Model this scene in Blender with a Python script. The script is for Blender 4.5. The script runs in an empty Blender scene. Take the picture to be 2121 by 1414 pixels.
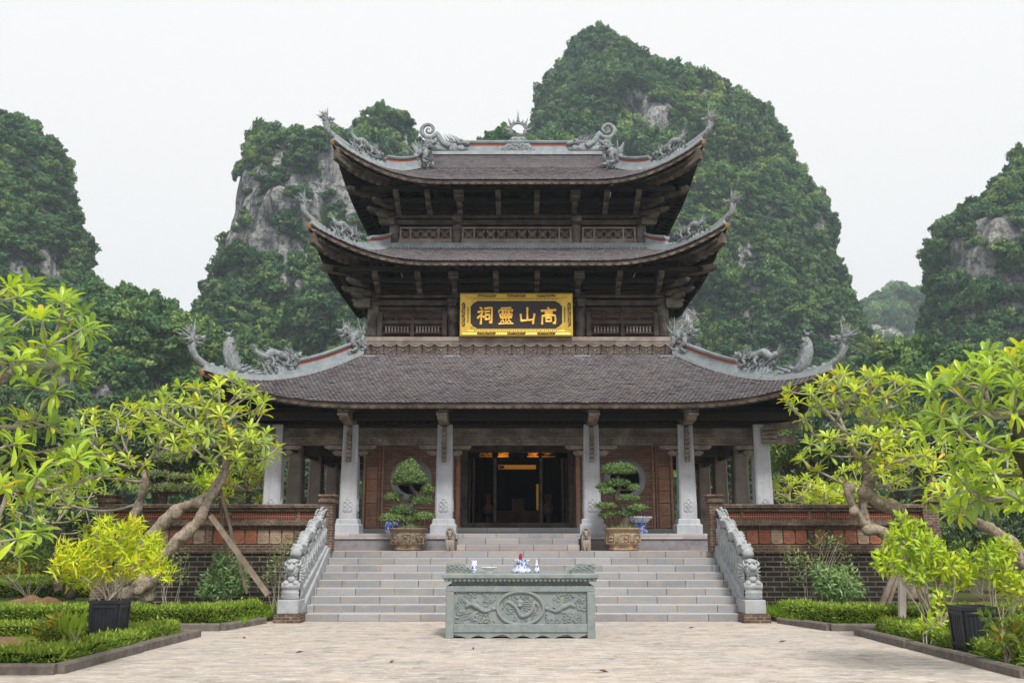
import bpy, bmesh, math, random
import numpy as np
from mathutils import Vector, Matrix, noise
R = math.radians
S = bpy.context.scene
COL = S.collection
# ------------------------------------------------------------------ camera
F, U0, V0, PIT, CZ = 1950.0, 1073.0, 707.0, R(11.92), 1.6     # focal length (px of the photo), axis, pitch, eye height
cam_d = bpy.data.cameras.new("camera"); cam = bpy.data.objects.new("camera", cam_d); COL.objects.link(cam)
cam.location = (0, 0, CZ); cam.rotation_euler = (R(90) + PIT, 0, 0)
cam_d.sensor_width = 36; cam_d.lens = F / 2121 * 36; cam_d.shift_x = -(U0 - 1060.5) / 2121
cam_d.clip_start = 0.1; cam_d.clip_end = 5000
S.camera = cam
# ------------------------------------------------------------------ sky and sun
SUN_EL, SUN_AZ = R(52), R(16)         # azimuth measured from straight behind the camera towards the right
wd = bpy.data.worlds.new("World"); S.world = wd; wd.use_nodes = True
wn, wl = wd.node_tree.nodes, wd.node_tree.links
wn.clear()
sky = wn.new("ShaderNodeTexSky"); sky.sky_type = 'NISHITA'; sky.sun_disc = False
sky.sun_elevation = SUN_EL; sky.sun_rotation = R(180) - SUN_AZ; sky.dust_density = 6; sky.air_density = 1.0; sky.ozone_density = 1.0
hs = wn.new("ShaderNodeHueSaturation"); hs.inputs['Saturation'].default_value = 0.2
mxs = wn.new("ShaderNodeMix"); mxs.data_type = 'RGBA'; mxs.inputs[0].default_value = 0.88
mxs.inputs[7].default_value = (8.1, 8.05, 7.95, 1)
bg = wn.new("ShaderNodeBackground"); bg.inputs['Strength'].default_value = 0.1
wo = wn.new("ShaderNodeOutputWorld")
wl.new(sky.outputs[0], hs.inputs['Color']); wl.new(hs.outputs[0], mxs.inputs[6]); wl.new(mxs.outputs[2], bg.inputs[0]); wl.new(bg.outputs[0], wo.inputs[0])
sl = bpy.data.lights.new("sun", 'SUN'); sl.energy = 2.8; sl.angle = R(9); sl.color = (1, 0.95, 0.87)
so = bpy.data.objects.new("sun", sl); COL.objects.link(so)
sd = Vector((math.sin(SUN_AZ) * math.cos(SUN_EL), -math.cos(SUN_AZ) * math.cos(SUN_EL), math.sin(SUN_EL)))
so.rotation_euler = sd.to_track_quat('Z', 'Y').to_euler(); so.location = sd * 60
S.view_settings.view_transform = 'Standard'; S.view_settings.look = 'None'
S.view_settings.exposure = 0.48; S.view_settings.gamma = 1.0
S.cycles.max_bounces = 7; S.cycles.transparent_max_bounces = 6; S.cycles.volume_bounces = 0
S.cycles.use_denoising = True
# ------------------------------------------------------------------ pixel -> place (a point of the photo at a given distance)
SP, CP = math.sin(PIT), math.cos(PIT)
def Zv(v, y):
    return CZ + y * math.tan(PIT + math.atan((V0 - v) / F))
def Xu(u, z, y):
    return (u - U0) * (y * CP + (z - CZ) * SP) / F
def W(u, v, y):
    z = Zv(v, y); return Vector((Xu(u, z, y), y, z))
def G(u, v):                                   # a point of the flat ground
    y = CZ / math.tan(math.atan((v - V0) / F) - PIT); return Vector((Xu(u, 0, y), y, 0))
# ------------------------------------------------------------------ helpers
def tag(o, label=None, cat=None, group=None, kind=None):
    if label: o["label"] = label
    if cat: o["category"] = cat
    if group: o["group"] = group
    if kind: o["kind"] = kind
    return o
def thing(name, label, cat, loc=(0, 0, 0), group=None):
    o = bpy.data.objects.new(name, None); COL.objects.link(o); o.location = loc; o.empty_display_size = 0.3
    return tag(o, label, cat, group)
def root_loc(p):
    v = Vector((0, 0, 0))
    while p is not None: v += Vector(p.location); p = p.parent
    return v
def finish(name, me, mats, parent, smooth=False):
    for m in (mats if isinstance(mats, (list, tuple)) else [mats]): me.materials.append(m)
    if smooth: me.polygons.foreach_set("use_smooth", [True] * len(me.polygons))
    o = bpy.data.objects.new(name, me); COL.objects.link(o)
    if parent: o.parent = parent
    return o
def copy_tree(o, parent=None):
    c = o.copy(); COL.objects.link(c); c.parent = parent
    for ch in [k for k in bpy.data.objects if k.parent is o]: copy_tree(ch, c)
    return c
class MB:
    """collects geometry (world coordinates) that becomes one mesh"""
    def __init__(s): s.v = []; s.f = []; s.m = []; s.mi = 0; s.M = None
    def add(s, vs, fs):
        b = len(s.v)
        if s.M is not None: vs = [s.M @ Vector(p) for p in vs]
        s.v.extend([tuple(p) for p in vs]); s.f.extend([tuple(b + i for i in f) for f in fs]); s.m.extend([s.mi] * len(fs))
    def box(s, x0, x1, y0, y1, z0, z1, c=0.0):
        if x0 > x1: x0, x1 = x1, x0
        if y0 > y1: y0, y1 = y1, y0
        if z0 > z1: z0, z1 = z1, z0
        c = min(c, (x1 - x0) * .45, (y1 - y0) * .45, (z1 - z0) * .45)
        if c <= 0:
            s.add([(x0,y0,z0),(x1,y0,z0),(x1,y1,z0),(x0,y1,z0),(x0,y0,z1),(x1,y0,z1),(x1,y1,z1),(x0,y1,z1)],
                  [(0,3,2,1),(4,5,6,7),(0,1,5,4),(1,2,6,5),(2,3,7,6),(3,0,4,7)]); return
        def ring(z, i): return [(x0+i,y0+c,z),(x0+c,y0+i,z),(x1-c,y0+i,z),(x1-i,y0+c,z),(x1-i,y1-c,z),(x1-c,y1-i,z),(x0+c,y1-i,z),(x0+i,y1-c,z)]
        V = ring(z0, c*.999) + ring(z0 + c, 0) + ring(z1 - c, 0) + ring(z1, c*.999)
        fs = [tuple(range(7, -1, -1)), tuple(range(24, 32))]
        for k in range(3):
            for i in range(8): j = (i+1) % 8; fs.append((k*8+i, k*8+j, k*8+8+j, k*8+8+i))
        s.add(V, fs)
    def obox(s, c, ex, ey, ez, hx, hy, hz):       # oriented box: centre, unit axes, half sizes
        c, ex, ey, ez = Vector(c), Vector(ex), Vector(ey), Vector(ez)
        V = [c + ex*hx*a + ey*hy*b + ez*hz*d for d in (-1, 1) for a, b in ((-1,-1),(1,-1),(1,1),(-1,1))]
        s.add(V, [(0,3,2,1),(4,5,6,7),(0,1,5,4),(1,2,6,5),(2,3,7,6),(3,0,4,7)])
    def beam(s, a, b, w, h, up=(0,0,1)):          # rectangular bar between two points
        a, b = Vector(a), Vector(b); d = (b - a).normalized(); up = Vector(up)
        sx = d.cross(up)
        sx = sx.normalized() if sx.length > 1e-5 else Vector((1,0,0)); uz = sx.cross(d).normalized()
        s.obox((a + b) / 2, d, sx, uz, (b - a).length / 2, w / 2, h / 2)
    def tube(s, pts, rad, n=8, flat=1.0, fup=None):
        pts = [Vector(p) for p in pts]
        if not isinstance(rad, (list, tuple)): rad = [rad] * len(pts)
        V, fs = [], []; px = None
        for i, p in enumerate(pts):
            d = (pts[min(i+1, len(pts)-1)] - pts[max(i-1, 0)])
            d = d.normalized() if d.length > 1e-9 else Vector((0,0,1))
            if fup is not None:
                ax = d.cross(Vector(fup)); ax = ax.normalized() if ax.length > 1e-4 else Vector((1,0,0))
            elif px is None:
                ax = d.orthogonal().normalized()
            else:
                ax = px - d * px.dot(d); ax = ax.normalized() if ax.length > 1e-5 else d.orthogonal().normalized()
            px = ax; ay = d.cross(ax).normalized()
            for k in range(n):
                t = 2*math.pi*k/n; V.append(p + ax*math.cos(t)*rad[i]*flat + ay*math.sin(t)*rad[i])
        for i in range(len(pts)-1):
            for k in range(n): j = (k+1) % n; fs.append((i*n+k, i*n+j, i*n+n+j, i*n+n+k))
        fs.append(tuple(range(n-1, -1, -1))); e = (len(pts)-1)*n; fs.append(tuple(range(e, e+n)))
        s.add(V, fs)
    def ball(s, c, r, nu=10, nv=6):
        if not isinstance(r, (list, tuple)): r = (r, r, r)
        V = [(c[0], c[1], c[2]-r[2])]; fs = []
        for j in range(1, nv):
            a = -math.pi/2 + math.pi*j/nv
            for i in range(nu):
                t = 2*math.pi*i/nu; V.append((c[0]+r[0]*math.cos(a)*math.cos(t), c[1]+r[1]*math.cos(a)*math.sin(t), c[2]+r[2]*math.sin(a)))
        V.append((c[0], c[1], c[2]+r[2])); L = len(V)-1
        for i in range(nu):
            j = (i+1) % nu; fs.append((0, 1+j, 1+i)); fs.append((L, L-nu+i, L-nu+j))
            for k in range(nv-2): fs.append((1+k*nu+i, 1+k*nu+j, 1+(k+1)*nu+j, 1+(k+1)*nu+i))
        s.add(V, fs)
    def lathe(s, c, prof, n=24, sq=None):
        V, fs = [], []
        for r, z in prof:
            for i in range(n):
                t = 2*math.pi*(i+.5)/n; q = r if sq is None else r * (abs(math.cos(t))**sq + abs(math.sin(t))**sq) ** (-1/sq)
                V.append((c[0]+q*math.cos(t), c[1]+q*math.sin(t), c[2]+z))
        for k in range(len(prof)-1):
            for i in range(n): j = (i+1) % n; fs.append((k*n+i, k*n+j, k*n+n+j, k*n+n+i))
        fs.append(tuple(range(n-1, -1, -1))); e = (len(prof)-1)*n; fs.append(tuple(range(e, e+n)))
        s.add(V, fs)
    def prism(s, poly, o, ax, ay, az, d0, d1):     # poly in (ax, ay) plane at o, extruded along az
        o, ax, ay, az = Vector(o), Vector(ax), Vector(ay), Vector(az); n = len(poly)
        V = [o + ax*p[0] + ay*p[1] + az*d0 for p in poly] + [o + ax*p[0] + ay*p[1] + az*d1 for p in poly]
        fs = [tuple(range(n-1, -1, -1)), tuple(range(n, 2*n))] + [(i, (i+1) % n, n+(i+1) % n, n+i) for i in range(n)]
        s.add(V, fs)
    def grid(s, P, nu, nv):                        # P[j*nu+i]
        s.add(P, [(j*nu+i, j*nu+i+1, (j+1)*nu+i+1, (j+1)*nu+i) for j in range(nv-1) for i in range(nu-1)])
    def strip(s, path, w, z0, z1):                 # upright bar swept along a path (w wide, from z0 to z1 above it)
        path = [Vector(p) for p in path]; V = []; fs = []
        for i, p in enumerate(path):
            d = path[min(i+1, len(path)-1)] - path[max(i-1, 0)]; d.z = 0
            d = d.normalized() if d.length > 1e-6 else Vector((1,0,0)); nx = Vector((-d.y, d.x, 0)) * (w/2)
            a = z0(i/(len(path)-1)) if callable(z0) else z0; b = z1(i/(len(path)-1)) if callable(z1) else z1
            V += [p - nx + Vector((0,0,a)), p + nx + Vector((0,0,a)), p + nx + Vector((0,0,b)), p - nx + Vector((0,0,b))]
        for i in range(len(path)-1):
            for k in range(4): fs.append((i*4+k, i*4+(k+1) % 4, i*4+4+(k+1) % 4, i*4+4+k))
        fs.append((3,2,1,0)); e = (len(path)-1)*4; fs.append((e,e+1,e+2,e+3)); s.add(V, fs)
    def build(s, name, mats, parent=None, smooth=False, fix=True):
        me = bpy.data.meshes.new(name); o = root_loc(parent)
        me.from_pydata([(p[0]-o.x, p[1]-o.y, p[2]-o.z) for p in s.v], [], s.f)
        if any(s.m): me.polygons.foreach_set("material_index", s.m)
        if fix:
            bm = bmesh.new(); bm.from_mesh(me); bmesh.ops.recalc_face_normals(bm, faces=bm.faces[:]); bm.to_mesh(me); bm.free()
        return finish(name, me, mats, parent, smooth)
def np_mesh(name, V, faces, mats, parent=None, smooth=False, rnd=None):
    """V (n,3) array, faces (m,k) array; rnd = one number per face, kept as the attribute 'rnd'"""
    me = bpy.data.meshes.new(name); o = root_loc(parent); V = np.asarray(V, dtype=np.float32) - np.array([o.x, o.y, o.z], dtype=np.float32)
    m, k = faces.shape
    me.vertices.add(len(V)); me.vertices.foreach_set("co", V.ravel())
    me.loops.add(m*k); me.loops.foreach_set("vertex_index", faces.ravel().astype(np.int32))
    me.polygons.add(m); me.polygons.foreach_set("loop_start", np.arange(0, m*k, k, dtype=np.int32))
    me.update(calc_edges=True)
    if rnd is not None:
        a = me.attributes.new("rnd", 'FLOAT', 'FACE'); a.data.foreach_set("value", np.asarray(rnd, dtype=np.float32))
    me.validate()
    return finish(name, me, mats, parent, smooth)
def bez(pts, n=24):                                # smooth curve through points (Catmull-Rom)
    pts = [Vector(p) for p in pts]; P = [pts[0]*2-pts[1]] + pts + [pts[-1]*2-pts[-2]]; out = []
    seg = len(pts)-1
    for i in range(n+1):
        q = i/n*seg; k = min(int(q), seg-1); t = q-k; a, b, c, d = P[k:k+4]
        out.append(0.5*((2*b)+(c-a)*t+(2*a-5*b+4*c-d)*t*t+(3*b-a-3*c+d)*t*t*t))
    return out
def lerp_list(vals, n):
    out = []
    for i in range(n+1):
        q = i/n*(len(vals)-1); k = min(int(q), len(vals)-2); out.append(vals[k]+(vals[k+1]-vals[k])*(q-k))
    return out
# ------------------------------------------------------------------ materials
class NT:
    def __init__(s, name):
        s.m = bpy.data.materials.new(name); s.m.use_nodes = True; s.t = s.m.node_tree; s.n = s.t.nodes; s.n.clear()
        s.out = s.n.new("ShaderNodeOutputMaterial"); s.b = s.n.new("ShaderNodeBsdfPrincipled"); s.link(s.b.outputs[0], s.out.inputs[0])
        s.co = s.n.new("ShaderNodeNewGeometry").outputs['Position']; s.b.inputs['Roughness'].default_value = .75
    def link(s, a, b): s.t.links.new(a, b)
    def val(s, sock, v):
        if hasattr(v, 'is_output'): s.link(v, sock)
        else: sock.default_value = v
    def map(s, scale=(1,1,1), src=None, rot=(0,0,0), loc=(0,0,0)):
        n = s.n.new("ShaderNodeMapping"); n.inputs['Scale'].default_value = scale; n.inputs['Rotation'].default_value = rot; n.inputs['Location'].default_value = loc
        s.link(src or s.co, n.inputs[0]); return n.outputs[0]
    def noise(s, scale, detail=4, rough=.55, src=None, dist=0.0):
        n = s.n.new("ShaderNodeTexNoise"); n.inputs['Scale'].default_value = scale; n.inputs['Detail'].default_value = detail
        n.inputs['Roughness'].default_value = rough; n.inputs['Distortion'].default_value = dist; s.link(src or s.co, n.inputs[0]); return n.outputs['Fac']
    def voro(s, scale, src=None, feat='F1', out='Distance'):
        n = s.n.new("ShaderNodeTexVoronoi"); n.feature = feat; n.inputs['Scale'].default_value = scale; s.link(src or s.co, n.inputs[0]); return n.outputs[out]
    def ramp(s, fac, stops):
        n = s.n.new("ShaderNodeValToRGB"); e = n.color_ramp.elements
        while len(e) < len(stops): e.new(.5)
        for el, (p, c) in zip(e, stops): el.position = p; el.color = (*c, 1) if len(c) == 3 else c
        s.link(fac, n.inputs[0]); return n.outputs[0]
    def mix(s, fac, a, b, mode='MIX'):
        n = s.n.new("ShaderNodeMix"); n.data_type = 'RGBA'; n.blend_type = mode
        s.val(n.inputs[0], fac)
        for sock, v in ((n.inputs[6], a), (n.inputs[7], b)):
            if hasattr(v, 'is_output'): s.link(v, sock)
            else: sock.default_value = (*v, 1)
        return n.outputs[2]
    def math(s, op, a, b=0.0, c=0.0):
        n = s.n.new("ShaderNodeMath"); n.operation = op
        for i, v in enumerate((a, b, c)): s.val(n.inputs[i], v)
        return n.outputs[0]
    def attr(s, name):
        n = s.n.new("ShaderNodeAttribute"); n.attribute_name = name; return n.outputs['Fac']
    def brick(s, src, w, h, mortar, c1, c2, cm, off=.5, bias=0, smooth=.1):
        n = s.n.new("ShaderNodeTexBrick"); n.offset = off; i = n.inputs
        i['Scale'].default_value = 1; i['Brick Width'].default_value = w; i['Row Height'].default_value = h; i['Mortar Size'].default_value = mortar
        i['Mortar Smooth'].default_value = smooth; i['Bias'].default_value = bias
        i['Color1'].default_value = (*c1, 1); i['Color2'].default_value = (*c2, 1); i['Mortar'].default_value = (*cm, 1)
        s.link(src, i[0]); return n.outputs[0], n.outputs[1]
    def xz(s, dx=0.0, dz=0.0, dy_to_x=1.0):        # facade coordinates: (x + y, z)
        sp = s.n.new("ShaderNodeSeparateXYZ"); s.link(s.co, sp.inputs[0]); cb = s.n.new("ShaderNodeCombineXYZ")
        s.link(s.math('ADD', s.math('MULTIPLY_ADD', sp.outputs[1], dy_to_x, dx), sp.outputs[0]), cb.inputs[0])
        s.link(s.math('ADD', sp.outputs[2], dz), cb.inputs[1]); return cb.outputs[0]
    def bump(s, h, strength=.4, dist=.02):
        n = s.n.new("ShaderNodeBump"); n.inputs['Strength'].default_value = strength; n.inputs['Distance'].default_value = dist
        s.link(h, n.inputs['Height']); s.link(n.outputs[0], s.b.inputs['Normal'])
    def color(s, c):
        if hasattr(c, 'is_output'): s.link(c, s.b.inputs['Base Color'])
        else: s.b.inputs['Base Color'].default_value = (*c, 1)
    def done(s, rough=None, metal=None, spec=None):
        if rough is not None: s.val(s.b.inputs['Roughness'], rough)
        if metal is not None: s.b.inputs['Metallic'].default_value = metal
        if spec is not None: s.b.inputs['Specular IOR Level'].default_value = spec
        return s.m
def mat_stone(name, dark, light, stain=(.12,.12,.1), stain_at=.62, scale=1.0, bump=.35, rough=.75, streak=0.0, tint=None):
    t = NT(name); n1 = t.noise(2.2*scale, 6, .6); n2 = t.noise(38*scale, 3, .6); n3 = t.noise(5*scale, 8, .7)
    c = t.mix(t.ramp(n1, [(.3,(0,)*3),(.7,(1,)*3)]), dark, light)
    c = t.mix(t.ramp(n2, [(.35,(0,)*3),(.75,(.35,)*3)]), c, [x*.7 for x in dark])
    c = t.mix(t.ramp(n3, [(stain_at,(0,)*3),(stain_at+.13,(.75,)*3)]), c, stain)
    if streak > 0:
        n4 = t.noise(1, 6, .65, t.map((9*scale, 9*scale, .7*scale))); c = t.mix(t.ramp(n4, [(.52,(0,)*3),(.72,(streak,)*3)]), c, stain)
    if tint: c = t.mix(t.ramp(t.noise(1.3*scale, 5, .6), [(.5,(0,)*3),(.7,(.6,)*3)]), c, tint)
    t.color(c); t.bump(t.math('ADD', n2, t.math('MULTIPLY', n3, .7)), bump, .01); return t.done(rough, spec=.3)
def mat_wood(name, dark, light, axis=0, rough=.7, scale=1.0, grey=None):
    t = NT(name); sc = [14*scale]*3; sc[axis] = 1.2*scale
    g = t.noise(1, 6, .65, t.map(tuple(sc)), .4); n2 = t.noise(3*scale, 5, .6)
    c = t.mix(t.ramp(g, [(.3,(0,)*3),(.72,(1,)*3)]), dark, light)
    if grey: c = t.mix(t.ramp(n2, [(.42,(0,)*3),(.68,(.85,)*3)]), c, grey)
    t.color(c); t.bump(g, .35, .01); return t.done(rough, spec=.3)
def mat_plain(name, col, rough=.6, metal=0.0, var=.25, scale=6, spec=.4):
    t = NT(name); n = t.noise(scale, 5, .6)
    t.color(t.mix(t.ramp(n, [(.3,(0,)*3),(.7,(1,)*3)]), [x*(1-var) for x in col], [min(1, x*(1+var)) for x in col])); t.bump(t.noise(scale*6, 3), .15, .005)
    return t.done(rough, metal, spec)
def mat_leaf(name, cols, trans=.35, rough=.45, attr='rnd', obj=False, spec=.35, tcol=None):
    """cols: list of (position, colour) over the leaf's own random number"""
    t = NT(name)
    if obj:
        oi = t.n.new("ShaderNodeObjectInfo").outputs['Random']; fac = t.math('ADD', t.math('MULTIPLY', oi, .6), t.math('MULTIPLY', t.attr(attr), .4))
    else: fac = t.attr(attr)
    c = t.ramp(fac, cols)
    if obj: c = t.mix(t.ramp(t.noise(.035, 4, .6), [(.40,(0,)*3),(.62,(.7,)*3)]), c, t.mix(1.0, c, (1.5,1.25,.9), 'MULTIPLY')); c = t.mix(t.ramp(t.noise(.06, 4, .6, t.map((1,1,.6), None, (0,0,0), (50,9,4))), [(.48,(0,)*3),(.66,(.65,)*3)]), c, t.mix(1.0, c, (.5,.62,.75), 'MULTIPLY'))
    t.color(c); t.b.inputs['Roughness'].default_value = rough; t.b.inputs['Specular IOR Level'].default_value = spec
    tr = t.n.new("ShaderNodeBsdfTranslucent"); t.link(t.mix(1.0, c, tcol or (1.0, 1.0, .55), 'MULTIPLY'), tr.inputs[0])
    mx = t.n.new("ShaderNodeMixShader"); mx.inputs[0].default_value = trans
    t.link(t.b.outputs[0], mx.inputs[1]); t.link(tr.outputs[0], mx.inputs[2]); t.link(mx.outputs[0], t.out.inputs[0]); return t.m
M = {}
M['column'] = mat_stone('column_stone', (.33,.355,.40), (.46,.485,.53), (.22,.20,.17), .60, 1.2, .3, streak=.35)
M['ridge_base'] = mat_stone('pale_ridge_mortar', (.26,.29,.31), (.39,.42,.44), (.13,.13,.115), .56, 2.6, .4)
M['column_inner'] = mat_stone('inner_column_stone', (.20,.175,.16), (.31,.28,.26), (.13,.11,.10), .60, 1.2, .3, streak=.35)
M['tread'] = mat_stone('worn_skylit_tread', (.36,.355,.36), (.47,.465,.465), (.21,.195,.17), .56, 2.4, .3)  # worn step tops, with the sky light on them put into the paler colour
M['ridge'] = mat_stone('ridge_stone', (.20,.235,.265), (.36,.40,.43), (.10,.105,.095), .60, 1.6, .35)
M['carving'] = mat_stone('carved_stone', (.17,.20,.225), (.38,.41,.44), (.05,.055,.05), .50, 4.5, .8, tint=(.22,.21,.15))
M['guard'] = mat_stone('balustrade_stone', (.27,.29,.315), (.42,.435,.45), (.17,.17,.155), .62, 2.5, .5)
M['cornice'] = mat_wood('weathered_corbel', (.07,.056,.046), (.19,.155,.13), 1, grey=(.27,.24,.205))
M['slab_dark'] = mat_stone('dark_blue_slab', (.15,.16,.185), (.25,.26,.29), (.10,.10,.10), .56, 2, .3)
M['lionstone'] = mat_stone('lion_stone', (.20,.185,.165), (.32,.295,.265), (.12,.11,.09), .58, 3.0, .6)
M['altar'] = mat_stone('altar_stone', (.16,.195,.20), (.255,.29,.295), (.12,.13,.11), .56, 3.2, .4, tint=(.25,.25,.21))
M['woodx'] = mat_wood('weathered_beam', (.018,.0135,.011), (.05,.038,.031), 0, grey=(.095,.082,.072))
M['woodz'] = mat_wood('weathered_post', (.03,.024,.021), (.09,.075,.067), 2, grey=(.20,.18,.165))
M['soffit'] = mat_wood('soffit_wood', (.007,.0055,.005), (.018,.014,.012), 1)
M['bracket'] = mat_wood('bracket_wood', (.03,.024,.02), (.10,.082,.066), 1, grey=(.17,.15,.125))
M['panel'] = mat_wood('panel_wood', (.028,.015,.012), (.065,.036,.03), 0, grey=(.085,.062,.053))
M['lattice'] = mat_wood('lattice_wood', (.12,.09,.078), (.27,.215,.19), 0, grey=(.32,.28,.25))
M['fascia'] = mat_wood('fascia_wood', (.016,.010,.008), (.05,.03,.02), 0, grey=(.09,.068,.05))
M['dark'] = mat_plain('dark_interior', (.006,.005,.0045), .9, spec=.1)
M['redband'] = mat_plain('red_fretwork', (.30,.07,.042), .7, var=.3, scale=20)
M['gold'] = mat_plain('gold_leaf', (.56,.375,.055), .42, .35, var=.2, scale=30)
M['goldtext'] = mat_plain('gold_characters', (.85,.50,.07), .4, .2, var=.12, scale=30)
M['black'] = mat_plain('black_recess', (.012,.01,.01), .6)
M['signboard'] = mat_plain('lacquer_board', (.012,.006,.010), .5, var=.2, scale=60)
M['planter'] = mat_plain('black_planter', (.012,.014,.02), .45, var=.3, scale=4)
M['ochre'] = mat_plain('ochre_tile_end', (.26,.13,.04), .7, var=.4, scale=14)
M['incense'] = mat_plain('red_incense', (.35,.02,.03), .7)
M['soil'] = mat_plain('soil', (.16,.095,.055), .95, var=.4, scale=8, spec=.1)
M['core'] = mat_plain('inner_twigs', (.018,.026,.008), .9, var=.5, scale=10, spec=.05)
M['stake'] = mat_wood('stake_wood', (.10,.075,.055), (.22,.17,.13), 2, grey=(.26,.22,.18))
M['palestake'] = mat_wood('pale_stake_wood', (.32,.28,.26), (.5,.45,.43), 2)
def _tile():
    t = NT('roof_tile'); r = t.attr('rnd'); n = t.noise(.9, 5, .6); n2 = t.noise(14, 4, .65)
    c = t.ramp(r, [(0,(.078,.069,.077)), (.35,(.125,.113,.124)), (.75,(.178,.164,.176)), (1,(.25,.235,.248))])
    c = t.mix(t.ramp(n, [(.5,(0,)*3),(.72,(.35,)*3)]), c, (.10,.06,.062)); c = t.mix(t.ramp(t.noise(1, 6, .65, t.map((2.5,2.5,.6))), [(.50,(0,)*3),(.68,(.5,)*3)]), c, (.045,.040,.042)); c = t.mix(t.ramp(t.noise(.5, 5, .6, t.map((1,1,1), None, (0,0,0), (9,3,1))), [(.52,(0,)*3),(.7,(.35,)*3)]), c, (.20,.185,.17)); c = t.mix(t.ramp(n2, [(.62,(0,)*3),(.78,(.5,)*3)]), c, (.21,.19,.185))
    t.color(c); t.bump(n2, .3, .01); return t.done(.62, spec=.4)
M['tile'] = _tile()
def _steps():
    t = NT('step_blocks'); sp = t.n.new("ShaderNodeSeparateXYZ"); t.link(t.co, sp.inputs[0])
    row = t.math('FLOOR', t.math('DIVIDE', t.math('SUBTRACT', sp.outputs[2], .012), .15))
    cb = t.n.new("ShaderNodeCombineXYZ"); t.link(t.math('ADD', sp.outputs[0], t.math('MULTIPLY', row, 3.37)), cb.inputs[0]); t.link(t.math('MULTIPLY_ADD', row, 4.0, 2.0), cb.inputs[1])
    c, f = t.brick(cb.outputs[0], .83, 4.0, .009, (.21,.215,.235), (.315,.32,.34), (.05,.045,.04), off=.37, smooth=.3)
    sx = t.map((.0, .0, 1.0)); n = t.noise(3, 6, .65); n2 = t.noise(45, 3, .6); n3 = t.noise(1, 6, .6, t.map((1.1, 1.1, 8)))
    c = t.mix(t.ramp(n, [(.45,(0,)*3),(.75,(.7,)*3)]), c, (.37,.31,.25)); c = t.mix(t.ramp(n3, [(.52,(0,)*3),(.72,(.6,)*3)]), c, (.23,.215,.185))
    c = t.mix(t.ramp(n2, [(.3,(.25,)*3),(.6,(0,)*3)]), c, (.12,.12,.12))
    t.color(c); t.bump(t.math('ADD', t.math('MULTIPLY', f, -1.2), n2), .4, .01); return t.done(.7, spec=.3)
M['steps'] = _steps()
def _slabs():
    t = NT('plinth_slabs'); c, f = t.brick(t.xz(.2, -.012), .9, .14, .006, (.30,.31,.33), (.42,.42,.43), (.16,.15,.14), off=.42)
    n = t.noise(4, 7, .65); c = t.mix(t.ramp(n, [(.5,(0,)*3),(.75,(.6,)*3)]), c, (.24,.23,.22)); t.color(c); t.bump(t.math('ADD', t.math('MULTIPLY', f, -1), t.noise(40, 3)), .3, .008); return t.done(.7)
M['slabs'] = _slabs()
def _brick(name, w, h, c1, c2, cm, stain, amount, moss=None, mort=.008, dz=0.0):
    t = NT(name); n0 = t.noise(6, 4); v = t.xz(0, dz)
    c, f = t.brick(v, w, h, mort, c1, c2, cm, smooth=.25); n = t.noise(1.6, 7, .7); n2 = t.noise(24, 4, .65)
    c = t.mix(t.ramp(n0, [(.35,(0,)*3),(.7,(.6,)*3)]), c, [(a+b)*.35 for a, b in zip(c1, c2)])
    c = t.mix(t.ramp(n, [(.36,(amount,)*3),(.62,(amount*.25,)*3)]), c, stain)
    if moss: c = t.mix(t.ramp(t.noise(2.7, 6, .7), [(.58,(0,)*3),(.72,(.6,)*3)]), c, moss)
    t.color(c); t.bump(t.math('ADD', t.math('MULTIPLY', f, -1.4), t.math('MULTIPLY', n2, .8)), .7, .012); return t.done(.88, spec=.15)
M['brick_dark'] = _brick('blackened_brick', .36, .112, (.045,.033,.03), (.09,.066,.056), (.42,.40,.36), (.014,.013,.012), .55, (.05,.06,.03), .012)
M['brick_coping'] = _brick('coping_brick', .17, .062, (.15,.07,.048), (.25,.15,.11), (.36,.33,.28), (.020,.018,.015), .72, (.06,.06,.04), .011)
M['brick_red'] = _brick('red_brick', .30, .075, (.29,.175,.135), (.49,.345,.275), (.15,.09,.07), (.18,.105,.08), .55, None, .009)
def _terracotta():
    t = NT('terracotta'); r = t.attr('rnd'); c = t.ramp(r, [(0,(.33,.105,.065)), (.5,(.39,.15,.095)), (.62,(.38,.26,.19)), (1,(.44,.34,.26))])
    n = t.noise(9, 6, .65); c = t.mix(t.ramp(n, [(.42,(.1,)*3),(.70,(.8,)*3)]), c, (.15,.10,.075)); t.color(c); t.bump(n, .4, .01); return t.done(.85, spec=.15)
M['terracotta'] = _terracotta()
def _clay():
    t = NT('clay_relief'); n = t.noise(6, 6, .65); c = t.mix(t.ramp(n, [(.35,(0,)*3),(.7,(1,)*3)]), (.38,.205,.145), (.50,.31,.225)); c = t.mix(t.ramp(t.noise(2.5, 6, .6), [(.55,(0,)*3),(.72,(.6,)*3)]), c, (.20,.10,.07))
    t.color(c); t.bump(n, .35, .01); return t.done(.85, spec=.15)
M['clay'] = _clay()
def _lattice_clay():
    t = NT('clay_lattice'); v = t.xz(); ck = t.n.new("ShaderNodeTexChecker"); ck.inputs['Scale'].default_value = 26; t.link(t.map((1,1,1), v, (0,0,R(45))), ck.inputs[0])
    c = t.mix(ck.outputs[1], (.045,.02,.014), (.34,.105,.06)); c = t.mix(t.ramp(t.noise(2, 5, .6), [(.45,(0,)*3),(.75,(.75,)*3)]), c, (.10,.06,.045)); t.color(c); t.bump(ck.outputs[1], .8, .02); return t.done(.85)
M['clay_lattice'] = _lattice_clay()
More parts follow.
